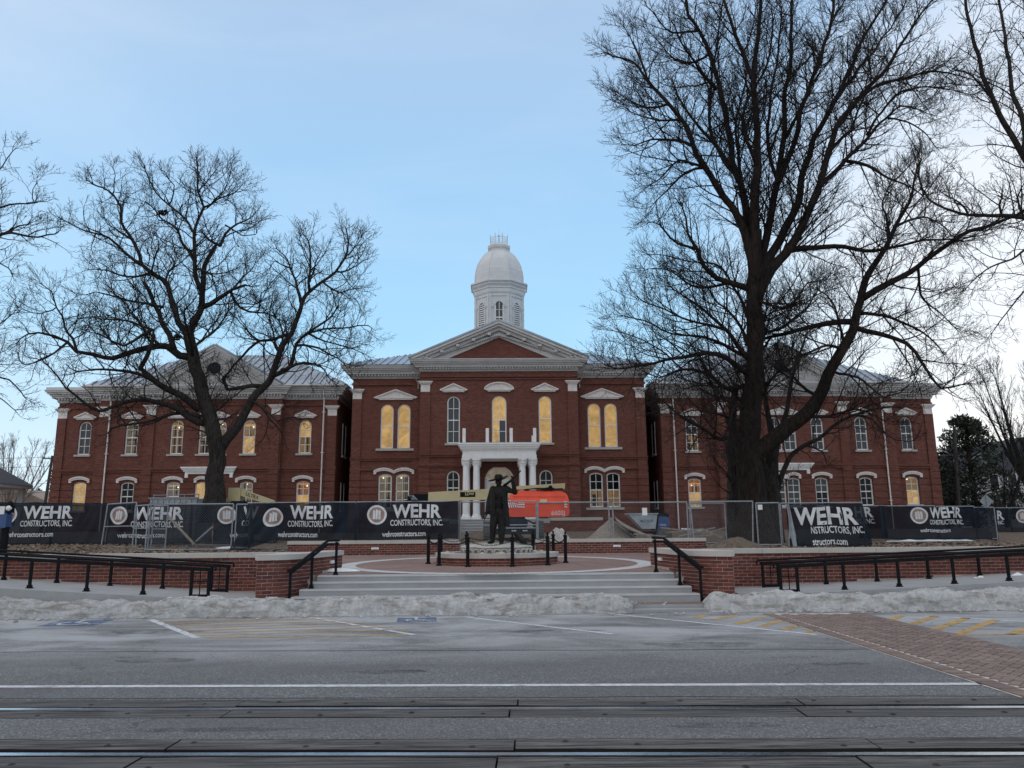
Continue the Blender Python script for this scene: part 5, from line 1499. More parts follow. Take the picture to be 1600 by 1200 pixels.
for s in (-1, 1):
    sl = 0.062 if s < 0 else 0.042
    zr_ = lambda x: 0.25+sl*(x-5.75)
    for row, y, x_end, posts in (('front',16.62,5.90,[7.35,8.52,9.70,10.88,12.06,13.24,14.4]),('rear',18.02,6.0,[7.55,8.73,9.93,11.12,12.3,13.5,14.7])):
        h = thing('ramp_handrail', (s*6.2,y,.25), f'black handrail along the {"outer" if row=="front" else "wall"} edge of the {"left" if s<0 else "right"} ramp', 'handrail', 'black metal handrails')
        ht = .655 if s < 0 else .62
        for x in posts:
            m = MB(); post(m, s*x, y, zr_(x), zr_(x)+ht-.05); part('post', m, M['black'], h)
        a, b_ = (s*x_end, y, zr_(x_end)+ht), (s*15.5, y, zr_(15.5)+ht)
        m = MB(); m.tube([a, b_], .024, 8); m.tube([a, (a[0]-s*.03,a[1],a[2]-.03), (a[0]-s*.02,a[1],a[2]-.10)], .022, 6); part('grip_rail', m, M['black'], h)
        m = MB(); m.beam((a[0]+s*.05,y,a[2]-.075), (b_[0],y,b_[2]-.075), .045, .07); part('top_bar', m, M['black'], h)
        m = MB()
        xa, xb_ = x_end+.10, x_end+.46; za, zb_ = zr_(xa), zr_(xb_)
        for x in (xa, xb_): m.box(s*x-.027,s*x+.027,y-.027,y+.027,zr_(x)-.0,zr_(x)+ht-.08)
        m.box(*sorted((s*xa,s*xb_)), y-.024,y+.024,za+.02,za+.075)
        m.box(*sorted((s*xa,s*xb_)), y-.009,y+.009,za+.33,za+.35)
        m.box(s*(xa+xb_)/2-.009,s*(xa+xb_)/2+.009,y-.009,y+.009,za+.05,za+ht-.08)
        part('end_loop', m, M['black'], h)

# ================================================================== SITE FENCE
def wire_mesh(m, p, q, z0, z1, pitch=.085, r=.0023):
    """chain-link diagonals between two foot points"""
    p, q = Vector(p), Vector(q); d = (q-p); Ln = d.length; d.normalize(); H = z1-z0
    def pt(u, z, o): return Vector((p.x+d.x*u-d.y*o, p.y+d.y*u+d.x*o, z0+z))
    k = -H
    while k < Ln:
        for sg in (1, -1):
            u0, u1 = k, k+H; a0, a1 = 0.0, H
            if u0 < 0: a0 = -u0; u0 = 0
            if u1 > Ln: a1 = H-(u1-Ln); u1 = Ln
            if u1-u0 > .02:
                za, zb_ = (a0, a1) if sg > 0 else (H-a0, H-a1)
                m.tube([pt(u0,za,.004*sg), pt(u1,zb_,.004*sg)], r, 3, False)
        k += pitch
def fence_panel(p, q, zb0, H, label, mesh=True, round_corner=False, lean=0.0, mid=False, foot=True):
    c = ((p[0]+q[0])/2, (p[1]+q[1])/2, zb0)
    t = thing('fence_panel', c, label, 'fence panel', 'temporary construction fence panels')
    Pq = [Vector((p[0]-lean,p[1],zb0)), Vector((p[0],p[1],zb0+H)), Vector((q[0],q[1],zb0+H)), Vector((q[0]+lean,q[1],zb0))]
    m = MB(); r = .026
    m.tube([Pq[0]-Vector((0,0,.06)), Pq[1]], r, 8); part('post', m, M['galv'], t)
    m = MB(); m.tube([Pq[3]-Vector((0,0,.06)), Pq[2]], r, 8); part('post', m, M['galv'], t)
    m = MB(); m.tube([Pq[1], Pq[2]], r, 8); part('top_rail', m, M['galv'], t)
    m = MB(); m.tube([Pq[0]+Vector((0,0,.10)), Pq[3]+Vector((0,0,.10))], r*.9, 8); part('bottom_rail', m, M['galv'], t)
    if mid:
        m = MB(); m.tube([(Pq[0]+Pq[1])/2, (Pq[2]+Pq[3])/2], r*.8, 8); part('middle_rail', m, M['galv'], t)
    if mesh:
        m = MB(); wire_mesh(m, p, q, zb0+.1, zb0+H); part('chain_link', m, M['mesh'], t, kind='stuff')
    if foot:
        for e in (0, 3):
            m = MB(); v = Pq[e]; m.box(v.x-.04,v.x+.04,v.y-.28,v.y+.28,zb0-.06,zb0-.01); part('foot', m, M['galv'], t)
    return t
def PX_(px, py, Y): v = at(px, py, Y); return (v.x, v.y)
FB, FT = 0.93, 1.70
# across the opening behind the statue and along the right
fence_panel(PX_(719,785,28.2), PX_(838,785,28.2), 0.95, 1.68, 'chain-link fence panel across the gap behind the statue', mid=True)
fence_panel(PX_(840,785,28.1), PX_(951,785,28.1), 1.0, 1.58, 'chain-link fence panel in front of the orange lift hood')
fence_panel(PX_(957,785,28.1), PX_(1073,785,28.1), 1.0, 1.56, 'chain-link fence panel in front of the mortar mixer')
fence_panel(PX_(1078,787,28.0), PX_(1176,783,28.0), 0.93, 1.64, 'leaning chain-link fence panel in front of the big tree trunk', lean=-.10)
fence_panel(PX_(1077,788,28.35), PX_(1132,788,28.35), 1.0, 1.52, 'narrow chain-link panel with rounded corner left of the big trunk')
fence_panel(PX_(1181,787,27.9), PX_(1217,787,27.7), 0.93, 1.57, 'narrow chain-link fence panel holding the small white notice')
fence_panel(PX_(1219,787,27.7), PX_(1347,787,27.5), 0.93, 1.55, 'chain-link panel behind the folded banner right of the big tree', mesh=True)
fence_panel(PX_(1350,790,36.2), PX_(1380,790,36.0), 1.0, 1.60, 'short far fence panel behind the folded banner', mesh=False)
fence_panel(PX_(1376,791,34.5), PX_(1460,793,34.5), 1.02, 1.52, 'fence panel behind the slack right-hand banner, left part', mesh=False)
fence_panel(PX_(1463,793,34.5), PX_(1522,794,34.5), 1.02, 1.48, 'fence panel behind the slack right-hand banner, right part', mesh=False)
fence_panel(PX_(1522,794,34.4), PX_(1553,794,34.0), 0.98, 1.46, 'small chain-link gate panel beside the diamond sign')
fence_panel(PX_(1555,794,42), PX_(1576,794,42), 1.2, 1.40, 'farthest fence panel at the right with banner over it', mesh=False)
fence_panel(PX_(1577,794,42), PX_(1650,794,42), 1.2, 1.40, 'farthest fence panel at the right edge of the picture', mesh=False)
# left side
fence_panel(PX_(-60,783,32.1), PX_(84,785,32.1), 1.14, 1.62, 'fence panel behind the far left banner', mesh=False)
fence_panel(PX_(86,785,32.1), PX_(171,786,32.1), 1.14, 1.60, 'fence panel behind the left end of the rear banners', mesh=False)
fence_panel(PX_(172,786,32.1), PX_(300,786,32.1), 1.12, 1.62, 'fence panel behind the second rear banner from the left', mesh=False)
fence_panel(PX_(302,786,32.1), PX_(392,787,32.1), 1.0, 1.70, 'fence panel behind the third rear banner from the left', mesh=False)
fence_panel(PX_(232,793,28.2), PX_(365,787,28.2), 0.92, 1.70, 'chain-link gate panel with sagging top rail before the left banners')
fence_panel(PX_(241,788,28.6), PX_(263,788,28.4), 0.92, 1.66, 'narrow gate leaf standing at the end of the left chain-link panel', mid=True)
fence_panel(PX_(370,787,28.2), PX_(392,787,28.2), 0.92, 1.68, 'short fence panel between the chain-link gate and the dark banner')
fence_panel(PX_(169,782,31.0), PX_(213,789,29.4), 1.0, 1.74, 'swung fence panel with three open bars before the rear banner', mesh=False, mid=True, lean=.12)
fence_panel(PX_(212,790,29.3), PX_(236,790,28.4), 0.95, 1.66, 'swung narrow fence panel beside the chain-link gate', mesh=False, mid=True)
fence_panel(PX_(394,787,28.25), PX_(556,786,28.25), 0.93, 1.72, 'fence panel behind the left half of the large central banner', mesh=False)
fence_panel(PX_(558,786,28.25), PX_(717,785,28.25), 0.95, 1.70, 'fence panel behind the right half of the large central banner', mesh=False)

# ---- printed banners
def banner(x0, x1, Y0, Y1, zt0, zt1, zb0, zb1, label, prints, seed, amp=.055, flare=None, mat='banner', back=None, hidex=None):
    """cloth hung on the fence. prints: list of (x, z, kind, size, text, width) in metres along the cloth"""
    c = ((x0+x1)/2, (Y0+Y1)/2, min(zb0,zb1))
    t = thing('banner', c, label, 'banner', 'dark construction banners')
    Ln = x1-x0
    def surf(u, z, o=0.0):
        w = max(0,min(1,u/Ln)); zt = zt0+(zt1-zt0)*w; zb_ = zb0+(zb1-zb0)*w
        h = (zt-z)/max(.01,(zt-zb_))
        wv = amp*(noise.noise((u*1.1, h*1.4, seed))+.8*noise.noise((u*2.9+h*1.9, h*1.1, seed+4))+.45*noise.noise((u*6+h*4,h*2.2,seed+7)))
        xx = x0+u+0.35*amp*noise.noise((u*2.3,h*2,seed+11))*h
        y = Y0+(Y1-Y0)*w-.05-wv*1.6-0.02*h-o
        dz = -0.03*abs(math.sin(u*math.pi/1.5))*(1-h)**2 + .6*amp*noise.noise((u*1.7,0,seed+20))*(0.5+h*.6)
        if flare: xx, y, dz2 = flare(w, h, xx, y); dz += dz2
        return (xx, y, z+dz)
    m = MB(); nx, nz = max(8,int(Ln/.07)), 24
    for j in range(nz+1):
        for i in range(nx+1):
            w = i/nx; zt = zt0+(zt1-zt0)*w; zb_ = zb0+(zb1-zb0)*w
            m.v.append(surf(Ln*w, zt+(zb_-zt)*j/nz))
    for j in range(nz):
        for i in range(nx):
            a = j*(nx+1)+i; m.f.append((a,a+nx+1,a+nx+2,a+1))
    cl = part('cloth', m, M[mat], t, smooth=True)
    for (x, z, kind, size, txt, wid) in prints:
        u0 = x-x0
        if kind == 'logo':
            n = 36; mm = MB()
            def ring(r0, r1, o):
                b_ = len(mm.v)
                for r in [r0+(r1-r0)*i/3 for i in range(4)]:
                    for k in range(n): mm.v.append(surf(u0+r*math.cos(2*math.pi*k/n), z+r*math.sin(2*math.pi*k/n), o))
                for i in range(3):
                    for k in range(n): mm.f.append((b_+i*n+k,b_+i*n+(k+1)%n,b_+(i+1)*n+(k+1)%n,b_+(i+1)*n+k))
            ring(size*.78, size, .010)
            lo = part('logo', mm, M['ink_white'], t)
            mm = MB(); ring(.005, size*.79, .008); part('logo_disc', mm, M['ink_copper'], lo)
            mm = MB()
            for dx, h in ((-.29,.62),(-.01,.76),(.27,.62)):
                pts = [(dx-.115,-.46),(dx+.115,-.46),(dx+.115,h*.66),(dx-.115,h*.78)]
                k = 4
                for i in range(k):
                    a, b_ = i/k, (i+1)/k
                    q = [(pts[0][0]+(pts[3][0]-pts[0][0])*a, pts[0][1]+(pts[3][1]-pts[0][1])*a),(pts[1][0],pts[1][1]+(pts[2][1]-pts[1][1])*a),(pts[1][0],pts[1][1]+(pts[2][1]-pts[1][1])*b_),(pts[0][0],pts[0][1]+(pts[3][1]-pts[0][1])*b_)]
                    mm.add([surf(u0+x_*size, z+z_*size, .018) for x_,z_ in q], [(0,1,2,3)])
            part('logo_towers', mm, M['ink_white'], lo)
        else:
            mm = MB(); text_on(mm, txt, size, lambda a, b_: surf(u0+a, z+b_, .012), wid, {'big':.032,'mid':.016,'url':.018}[kind], .10)
            part('lettering', mm, M['ink_white'], t)
    return t
def std(xl, zt, k=1.0, parts='lwcu'):
    """one repeat of the print: badge, name, second line, address; xl = badge centre, zt = cloth top"""
    o = []
    if 'l' in parts: o.append((xl, zt-.50*k, 'logo', .37*k, None, None))
    if 'w' in parts: o.append((xl+.60*k, zt-.66*k, 'big', .50*k, 'WEHR', 2.02*k))
    if 'c' in parts: o.append((xl+.52*k, zt-.98*k, 'mid', .235*k, 'CONSTRUCTORS, INC.', 2.12*k))
    if 'u' in parts: o.append((xl+.0*k, zt-1.40*k, 'url', .20*k, 'wehrconstructors.com', 1.92*k))
    return o
Y1_ = 32.0
x_ = lambda px, py, Y: at(px,py,Y).x
banner(x_(-60,783,Y1_), x_(171,786,Y1_), Y1_, Y1_, 2.93, 2.84, 1.17, 1.16, 'far left dark banner behind the blue post box', std(-19.90,2.90), 1.0)
banner(x_(172,786,Y1_), x_(336,786,Y1_), Y1_, Y1_, 2.84, 2.80, 1.16, 1.15, 'dark banner seen through the swung chain-link panels', std(-15.42,2.83), 2.2)
banner(x_(337,786,Y1_), x_(400,787,Y1_), Y1_, Y1_, 2.80, 2.74, 1.15, 1.10, 'narrow dark banner beside the left tree trunk', [(-11.05,2.32,'logo',.37,None,None),(-10.40,2.16,'big',.50,'W',.62),(-10.42,1.86,'mid',.235,'CO',.30),(-10.9,1.42,'url',.19,'wehrcon',.75)], 3.1)
def flare_b1(w, h, x, y):
    f = max(0, 1-w/0.14)
    return x-0.45*f*h*h, y-0.55*f*h*h, -0.42*f*h*h
B1x0, B1x1 = x_(388,788,28.05), x_(716,784,28.05)
banner(B1x0, B1x1, 28.05, 28.05, 2.64, 2.66, 1.30, 1.32, 'large wrinkled dark banner with two badges over the plaza wall',
       [(-8.0,2.14,'logo',.335,None,None),(-7.42,2.09,'big',.46,'WEHR',1.55),(-7.5,1.80,'mid',.21,'CONSTRUCTORS, INC.',1.62),(-7.82,1.44,'url',.185,'wehrconstructors.com',1.40),
        (-4.32,2.20,'logo',.345,None,None),(-3.78,2.10,'big',.47,'WEHR',1.75),(-3.85,1.81,'mid',.21,'CONSTRUCTORS, INC.',1.88),(-4.12,1.43,'url',.185,'wehrconstructors.com',1.55)], 4.4, amp=.06, flare=flare_b1)
R1x0, R1x1 = x_(1228,788,27.4), x_(1346,787,27.4)
def flare_r1(w, h, x, y): return x+0.36*h*max(0,w-.4), y-0.10*h, 0
banner(R1x0, R1x1, 27.45, 27.4, 2.46, 2.46, 0.87, 0.87, 'large folded dark banner with grey edge right of the big tree',
       [(10.48,1.74,'big',.60,'WEHR',2.12),(11.02,1.42,'mid',.24,'NSTRUCTORS, INC.',1.72),(11.02,1.02,'url',.20,'structors.com',1.12)], 6.0, amp=.05, flare=flare_r1)
m = MB(); nz = 14
for j in range(nz+1):                                      # the turned-back grey underside
    h = j/nz
    for i in range(7):
        w = i/6; wd = .10+.36*h**1.6
        m.v.append((R1x0-.04+wd*w+.03*math.sin(5*h), 27.29-.06*math.sin(w*9+h*3)-.03*h, 2.44-1.56*h))
for j in range(nz):
    for i in range(6): a = j*7+i; m.f.append((a,a+7,a+8,a+1))
bn = [o for o in bpy.data.objects if o.name.startswith('banner') and o.get('label','').startswith('large folded')][0]
part('folded_edge', m, M['grey_cloth'], bn, smooth=True)
banner(x_(1338,791,35.9), x_(1378,791,35.9), 35.9, 35.7, 2.60, 2.60, 1.12, 1.12, 'slice of dark banner showing past the folded one', [(16.5,2.10,'big',.46,'HR',.82),(16.55,1.80,'mid',.22,'RS, INC.',.84)], 7.0)
banner(x_(1372,791,34.3), x_(1552,794,34.3), 34.3, 34.2, 2.56, 2.42, 1.09, 1.02, 'slack dark banner with one badge near the right house',
       [(18.62,2.12,'logo',.37,None,None),(19.10,2.02,'big',.46,'WEHR',1.40),(19.05,1.72,'mid',.21,'CONSTRUCTORS, INC.',1.50),(18.6,1.38,'url',.17,'wehrconstructors',1.36)], 8.3, amp=.07)
banner(x_(1553,794,41.7), x_(1650,794,41.7), 41.7, 41.7, 2.60, 2.52, 1.18, 1.18, 'farthest right dark banner beyond the chain-link gate', [(26.9,2.0,'big',.45,'R',.42),(26.92,1.72,'mid',.2,'INC.',.36),(28.25,2.15,'logo',.36,None,None)], 9.1)
m = MB(); m.box(-.08,.08,-.012,.0,-.08,.10); m.v = [(x+at(1187,793,27.7).x, y+27.66, z+at(1187,793,27.7).z) for x,y,z in m.v]
solo('notice', m, M['paper'], tuple(at(1187,793,27.68)), 'small white notice hung on the fence beside the big trunk', 'notice')
m = MB(); m.box(-.09,.09,-.012,.0,-.12,.15); m.v = [(x+at(1007,800,28.0).x, y+27.97, z+at(1007,800,28.0).z) for x,y,z in m.v]
solo('notice', m, M['paper'], tuple(at(1007,800,27.98)), 'white paper notice on the fence in front of the mixer', 'notice')

# ================================================================== PLANT AND MATERIALS ON SITE
def rbox(m, x0, x1, y0, y1, z0, z1, b=.05):
    """box with chamfered long edges"""
    poly = [(x0+b,z0),(x1-b,z0),(x1,z0+b),(x1,z1-b),(x1-b,z1),(x0+b,z1),(x0,z1-b),(x0,z0+b)]
    m.prism(poly, y0, y1)
def wheel(parent, x, y, z, r, w, axis='x'):
    m = MB(); pr = [(r*.55,-w/2),(r*.92,-w/2),(r,-w*.36),(r,w*.36),(r*.92,w/2),(r*.55,w/2)]
    m.lathe(pr, 28)
    for k in range(22):
        a = 2*math.pi*k/22
        for sg in (-1,1):
            c, s_ = math.cos(a+sg*.06), math.sin(a+sg*.06)
            m.beam((c*r*1.0,s_*r*1.0,sg*w*.02),(math.cos(a)*r*1.0,math.sin(a)*r*1.0,sg*w*.48),.045,.08,(c,s_,0))
    m.v = [(x+b_, y+a, z+c) if axis == 'x' else (x+a, y+b_, z+c) for a,c,b_ in m.v]
    t = part('wheel', m, M['tyre'], parent)
    m = MB(); m.lathe([(r*.54,-w*.30),(r*.54,w*.30)],20); m.lathe([(r*.2,-w*.42),(r*.18,w*.42)],10)
    m.v = [(x+b_, y+a, z+c) if axis == 'x' else (x+a, y+b_, z+c) for a,c,b_ in m.v]
    part('hub', m, M['navy'], t)
LY = 36.0
lift = thing('boom_lift', (0.9,LY,1.05), 'orange boom lift with tan boom parked behind the statue', 'boom lift')
def lean(m):                                              # the hood's upper half slopes back
    m.v = [(x, y+max(0,z-2.78)*.45 if y < LY else y, z) for x,y,z in m.v]; return m
m = MB(); m.prism([(.50,2.32),(.53,2.24),(.62,2.20),(3.05,2.20),(3.20,2.24),(3.26,2.36),(3.25,2.78),(.50,2.78)], LY-.55, LY+.65)
m.prism([(.50,2.781),(3.25,2.781),(3.235,3.0),(3.20,3.14),(3.12,3.26),(2.98,3.34),(2.80,3.37),(.95,3.40),(.78,3.38),(.62,3.28),(.54,3.14),(.51,3.0)], LY-.55, LY+.65)
part('hood', lean(m), M['orange'], lift)
m = MB(); m.prism([(.66,3.12),(3.10,3.10),(3.04,3.22),(2.9,3.31),(.90,3.34),(.74,3.26)], LY-.575, LY-.551); m.prism([(.95,3.385),(2.85,3.36),(2.8,3.42),(1.0,3.44)],LY-.2,LY+.55); part('hood_lid', lean(m), M['orange'], lift)
m = MB()
for x in (1.35,2.15): m.box(x-.008,x+.008,LY-.556,LY-.549,2.24,3.04)
m.box(.55,3.22,LY-.556,LY-.549,2.772,2.79); part('panel_gap', lean(m), M['dark'], lift)
m = MB()
for k in range(5): 
    x = .42+k*.10; m.prism([(x,3.0-.05*k),(x+.05,3.0-.05*k),(x+.12,2.62),(x+.07,2.62)], LY-.60, LY-.57)
for k in range(3): m.prism([(.92,2.62+k*.11),(1.22,2.62+k*.11),(1.22,2.68+k*.11),(.92,2.68+k*.11)], LY-.57, LY-.553)
for k in range(3): m.prism([(3.02,2.62+k*.11),(3.16,2.60+k*.11),(3.16,2.66+k*.11),(3.02,2.68+k*.11)], LY-.57, LY-.553)
part('hood_decal', lean(m), M['ink_white'], lift)
m = MB(); text_on(m, '660SJ', .20, lambda a,b_: (2.42+a, LY-.556, 2.27+b_), .62, .01); part('lettering', m, M['ink_white'], lift)
m = MB(); m.box(1.92,2.24,LY-.562,LY-.552,2.83,2.99); part('hood_plate', lean(m), M['tan'], lift)
m = MB(); m.prism([(1.9,3.42),(2.5,3.40),(2.65,3.48),(2.4,3.56),(2.05,3.50)],LY-.35,LY-.2); m.tube([(1.2,LY-.3,3.44),(1.9,LY-.3,3.5),(2.6,LY-.3,3.46),(3.0,LY-.3,3.47)],.03,6); m.ball((2.42,LY-.3,3.55),.09,n=8,m=5); part('hose', m, M['black'], lift)
m = MB(); bl = [(-3.22,2.93),(-.40,3.01),(.70,3.06),(.70,3.62),(-.40,3.50),(-3.22,3.36)]
m.prism(bl, LY-.20, LY+.12); part('boom', m, M['tan'], lift)
m = MB(); m.prism([(.68,3.46),(3.10,3.48),(3.12,3.74),(.90,3.62)], LY-.12, LY+.30); part('boom', m, M['tan'], lift)
m = MB(); m.box(-1.75,-1.05,LY-.212,LY-.202,3.13,3.36); bd = part('boom_plate', m, M['black'], lift)
m = MB(); text_on(m, 'LDW', .13, lambda a,b_: (-1.52+a, LY-.216, 3.21+b_), .42, .02); part('lettering', m, M['tan'], bd)
m = MB(); rbox(m,-3.95,-3.20,LY-.17,LY+.09,2.93,3.28,.06); m.tube([(-3.9,LY-.05,3.10),(-4.15,LY-.05,2.95),(-4.2,LY-.05,2.7)],.11,8); m.ball((-4.02,LY-.1,3.13),.16,n=10,m=6); part('boom_knuckle', m, M['black'], lift)
m = MB()
for i in range(5): m.tube([(-4.12+.05*i,LY-.22,3.22),(-3.95+.06*i,LY-.24,3.02)],.02,5)
part('hydraulic_fitting', m, M['galv'], lift)
m = MB(); rbox(m,-.35,1.62,LY-.75,LY+.75,1.42,1.72,.05); rbox(m,-.05,1.35,LY-.5,LY+.5,1.72,2.12,.08); m.lathe([(.5,2.10),(.5,2.21)],18,(.75,LY)); part('chassis', m, M['navy'], lift)
m = MB(); m.box(-.55,1.75,LY-.86,LY-.80,1.68,1.74); part('bumper_bar', m, M['galv'], lift)
m = MB()
for x in (.1,.6,1.1): m.box(x,x+.22,LY-.77,LY-.752,1.56,1.61)
part('chassis_decal', m, M['ink_white'], lift)
m = MB(); m.tube([(1.3,LY-.45,2.05),(1.55,LY-.5,1.95),(1.7,LY-.5,1.72)],.035,6); part('hose', m, M['black'], lift)
for x in (-.50,1.88):
    for y in (LY-.55, LY+1.9): wheel(lift, x, y, 1.05+.46, .46, .36)
m = MB(); m.box(-.35,1.62,LY+.76,LY+2.2,1.45,1.70); part('chassis_frame', m, M['navy'], lift)
# the second machine, its boom end above the banners
BY2 = 38.0
l2 = thing('boom_lift', (-12.5,BY2,1.1), 'tan boom with lettering rising above the banners beside the left tree', 'boom lift')
m = MB(); m.box(-13.08,-12.50,BY2-.25,BY2+.25,3.08,3.74); m.box(-13.3,-12.9,BY2-.2,BY2+.2,3.05,3.22); part('boom_head', m, M['tan'], l2)
m = MB(); m.prism([(-12.60,3.38),(-12.50,3.68),(-10.9,3.12),(-10.9,2.86)], BY2-.16, BY2+.16); bm2 = part('boom', m, M['tan'], l2)
m = MB(); ang = math.atan2(3.12-3.68, 1.6); text_on(m, 'ULTRA', .16, lambda a,b_: (-12.28+a*math.cos(ang)-b_*math.sin(ang), BY2-.166, 3.38+a*math.sin(ang)+b_*math.cos(ang)), .66, .01); part('lettering', m, M['dark'], bm2)
m = MB(); rbox(m,-13.2,-10.6,BY2-.6,BY2+.6,1.5,2.3,.08); m.box(-12.9,-12.3,BY2-.3,BY2+.3,2.3,3.1); m.box(-11.2,-10.8,BY2-.2,BY2+.2,2.3,2.95); part('chassis', m, M['navy'], l2)
for x in (-13.0,-10.8): wheel(l2, x, BY2-.75, 1.1+.42, .42, .32, 'y')
# grey container with a railed top
dc = thing('waste_container', (-15.8,38.6,1.1), 'grey steel container with railed top showing above the left banners', 'container')
m = MB(); m.box(-16.92,-14.66,38.0,39.6,1.1,3.24); 
for k in range(9): x = -16.85+k*.27; m.box(x-.04,x+.04,37.95,38.0,1.2,3.2)
part('shell', m, M['grey_metal'], dc)
m = MB(); m.box(-16.98,-14.60,37.94,38.06,3.241,3.31); m.box(-16.98,-14.60,39.5,39.66,3.241,3.31); part('rim', m, M['galv'], dc)
m = MB()
for x in (-16.9,-16.2,-15.4,-14.7): m.tube([(x,38.3,3.24),(x,38.3,3.48)],.022,6)
m.tube([(-16.9,38.3,3.42),(-14.7,38.3,3.47)],.022,6); part('top_rail', m, M['galv'], dc)
# prop and hanging tag seen through the gate
m = MB(); m.beam(tuple(at(262,806,29.6)), tuple(at(304,851,29.6)), .13, .06); solo('prop_board', m, M['wood'], tuple(at(304,851,29.6)), 'slanted wooden prop board behind the left chain-link gate', 'board')
m = MB(); m.beam(tuple(at(306,846,30.2)), tuple(at(332,823,30.6)), .05, .05); solo('tarp_pole', m, M['galv'], tuple(at(306,846,30.2)), 'thin pale pole lying against the banner behind the gate', 'pole')
# mortar mixer
MY = 32.0
mx = thing('mortar_mixer', (6.1,MY,1.0), 'mortar mixer with grey tapered drum and dark blue engine box', 'mixer')
m = MB(); tp = [(5.32,2.20),(6.50,2.20),(6.40,1.62),(5.86,1.62)]; m.prism(tp, MY-.35, MY+.35); m.box(5.28,6.54,MY-.39,MY+.39,2.201,2.25); part('drum', m, M['grey_metal'], mx)
m = MB(); text_on(m, 'MULTIQUIP', .11, lambda a,b_: (5.80+a, MY-.356, 1.88+b_), .52, .01); part('lettering', m, M['blue'], mx)
m = MB(); m.prism([(6.46,1.45),(6.98,1.45),(6.98,2.0),(6.86,2.10),(6.56,2.12)], MY-.36, MY+.3); part('engine_box', m, M['blue'], mx)
m = MB(); text_on(m, 'HONDA', .07, lambda a,b_: (6.58+a, MY-.366, 1.74+b_), .26, .01); text_on(m, 'GX 240', .06, lambda a,b_: (6.60+a, MY-.366, 1.62+b_), .24, .01); part('lettering', m, M['ink_white'], mx)
m = MB(); rbox(m,6.66,7.02,MY-.1,MY+.2,2.08,2.22,.04); m.tube([(6.7,MY,2.2),(6.9,MY,2.24),(7.04,MY,2.16)],.03,6); part('engine', m, M['black'], mx)
m = MB(); m.beam((5.2,MY,1.50),(7.05,MY,1.46),.10,.10); m.tube([(5.6,MY-.3,1.6),(5.5,MY-.3,1.1)],.035,6); m.tube([(5.6,MY+.3,1.6),(5.5,MY+.3,1.1)],.035,6); part('frame', m, M['navy'], mx)
for y in (MY-.45,MY+.4): wheel(mx, 6.72, y, 1.33, .28, .14, 'y')
# curved sheet leaning into the heap
m = MB(); n = 14; w_ = .75
for i in range(n+1):
    t = i/n; p = at(960+57*t, 806+33*(t**0.55)*(1.0), 30.2)
    for dy, dz in ((0,0),(w_,.22-.12*t),(w_,.19-.12*t),(0,-.035)): m.v.append((p.x, p.y+dy, p.z+dz))
for i in range(n):
    for k in range(4): a = i*4; m.f.append((a+k,a+(k+1)%4,a+4+(k+1)%4,a+4+k))
m.f += [(0,3,2,1),(n*4,n*4+1,n*4+2,n*4+3)]
solo('curved_sheet', m, M['wood'], tuple(at(1010,838,30.4)), 'curved weathered sheet bent over the ground beside the mixer', 'sheet', smooth=False)
def heap(name, cx, cy, z0, rx, ry, h, mat, label, cat, seed, rough=.1, pw=1.0, n=44):
    m = MB(); rings = 14
    for i in range(rings+1):
        t = i/rings
        for k in range(n):
            a = 2*math.pi*k/n; rr = 1+.14*noise.noise((math.cos(a)*1.5,math.sin(a)*1.5,seed))
            x, y = cx+rx*t*rr*math.cos(a), cy+ry*t*rr*math.sin(a)
            z = z0+h*(1-t**pw)+(rough*noise.noise((x*2.2,y*2.2,seed))+rough*.5*noise.noise((x*6,y*6,seed+3))+rough*.25*noise.noise((x*14,y*14,seed+5)))*(1 if t < .95 else .2)
            m.v.append((x,y,z-(.12 if i == rings else 0)))
    for i in range(rings):
        for k in range(n): k2 = (k+1)%n; m.f.append((i*n+k,i*n+k2,(i+1)*n+k2,(i+1)*n+k))
    return solo(name, m, M[mat], (cx,cy,z0), label, cat, smooth=True)
heap('gravel_heap', 4.55, 31.2, 1.02, 1.35, 1.2, 1.08, 'gravel', 'pointed grey gravel heap behind the fence left of the mixer', 'gravel heap', 2.0, .05, .85)
M['beige_snow'] = basic('beige_snow', (0.60,0.54,0.48), 0.9, 0.5, 5, 0.9, 18, fine=0.35)
heap('snow_heap', 2.25, 28.9, 1.0, .58, .5, .66, 'beige_snow', 'lumpy pale dirty snow heap behind the right plaza wall', 'snow heap', 3.0, .22, 2.2, 30)
heap('gravel_heap', -.2, 30.6, 0.80, 2.2, 1.9, .42, 'gravel', 'low spread of pale gravel behind the statue', 'gravel heap', 4.0, .06, 1.6)
heap('soil_heap', 8.0, 26.3, 0.92, 1.1, .9, .34, 'soil', 'low brown soil mound at the right end of the plaza wall', 'soil heap', 5.0, .18, 1.5)
heap('soil_heap', -13.3, 28.0, 0.9, 1.1, .6, .22, 'soil', 'low brown soil mound before the swung left fence panels', 'soil heap', 6.0, .08, 1.5)
lab_l = ['long weathered plank topmost on the timber litter by the mixer','weathered plank slanting across the timber litter','grey plank under the slanting ones by the mixer','short pale board on the timber litter','broken board at the right end of the timber litter','thin strip of timber in front of the mixer','board end pointing at the big tree trunk','bent board leaning low beside the tree roots']
for k, (a, b_, Y, w_, mt) in enumerate((((1036,825),(1110,833),30.5,.14,'wood'),((1060,838),(1118,824),30.0,.10,'galv'),((1040,832),(1100,826),31.0,.16,'wood'),((1065,826),(1105,829),31.4,.3,'clean_snow'),((1080,838),(1112,836),29.6,.16,'wood'),((990,834),(1040,838),29.8,.08,'wood'),((1100,828),(1128,840),29.5,.12,'wood'),((1098,834),(1135,824),31.6,.18,'wood'))):
    m = MB(); m.beam(tuple(at(*a,Y)), tuple(at(*b_,Y-.35)), w_, .05); solo('plank', m, M[mt], tuple(at(*b_,Y)), lab_l[k], 'plank', 'timber littered beside the mixer')
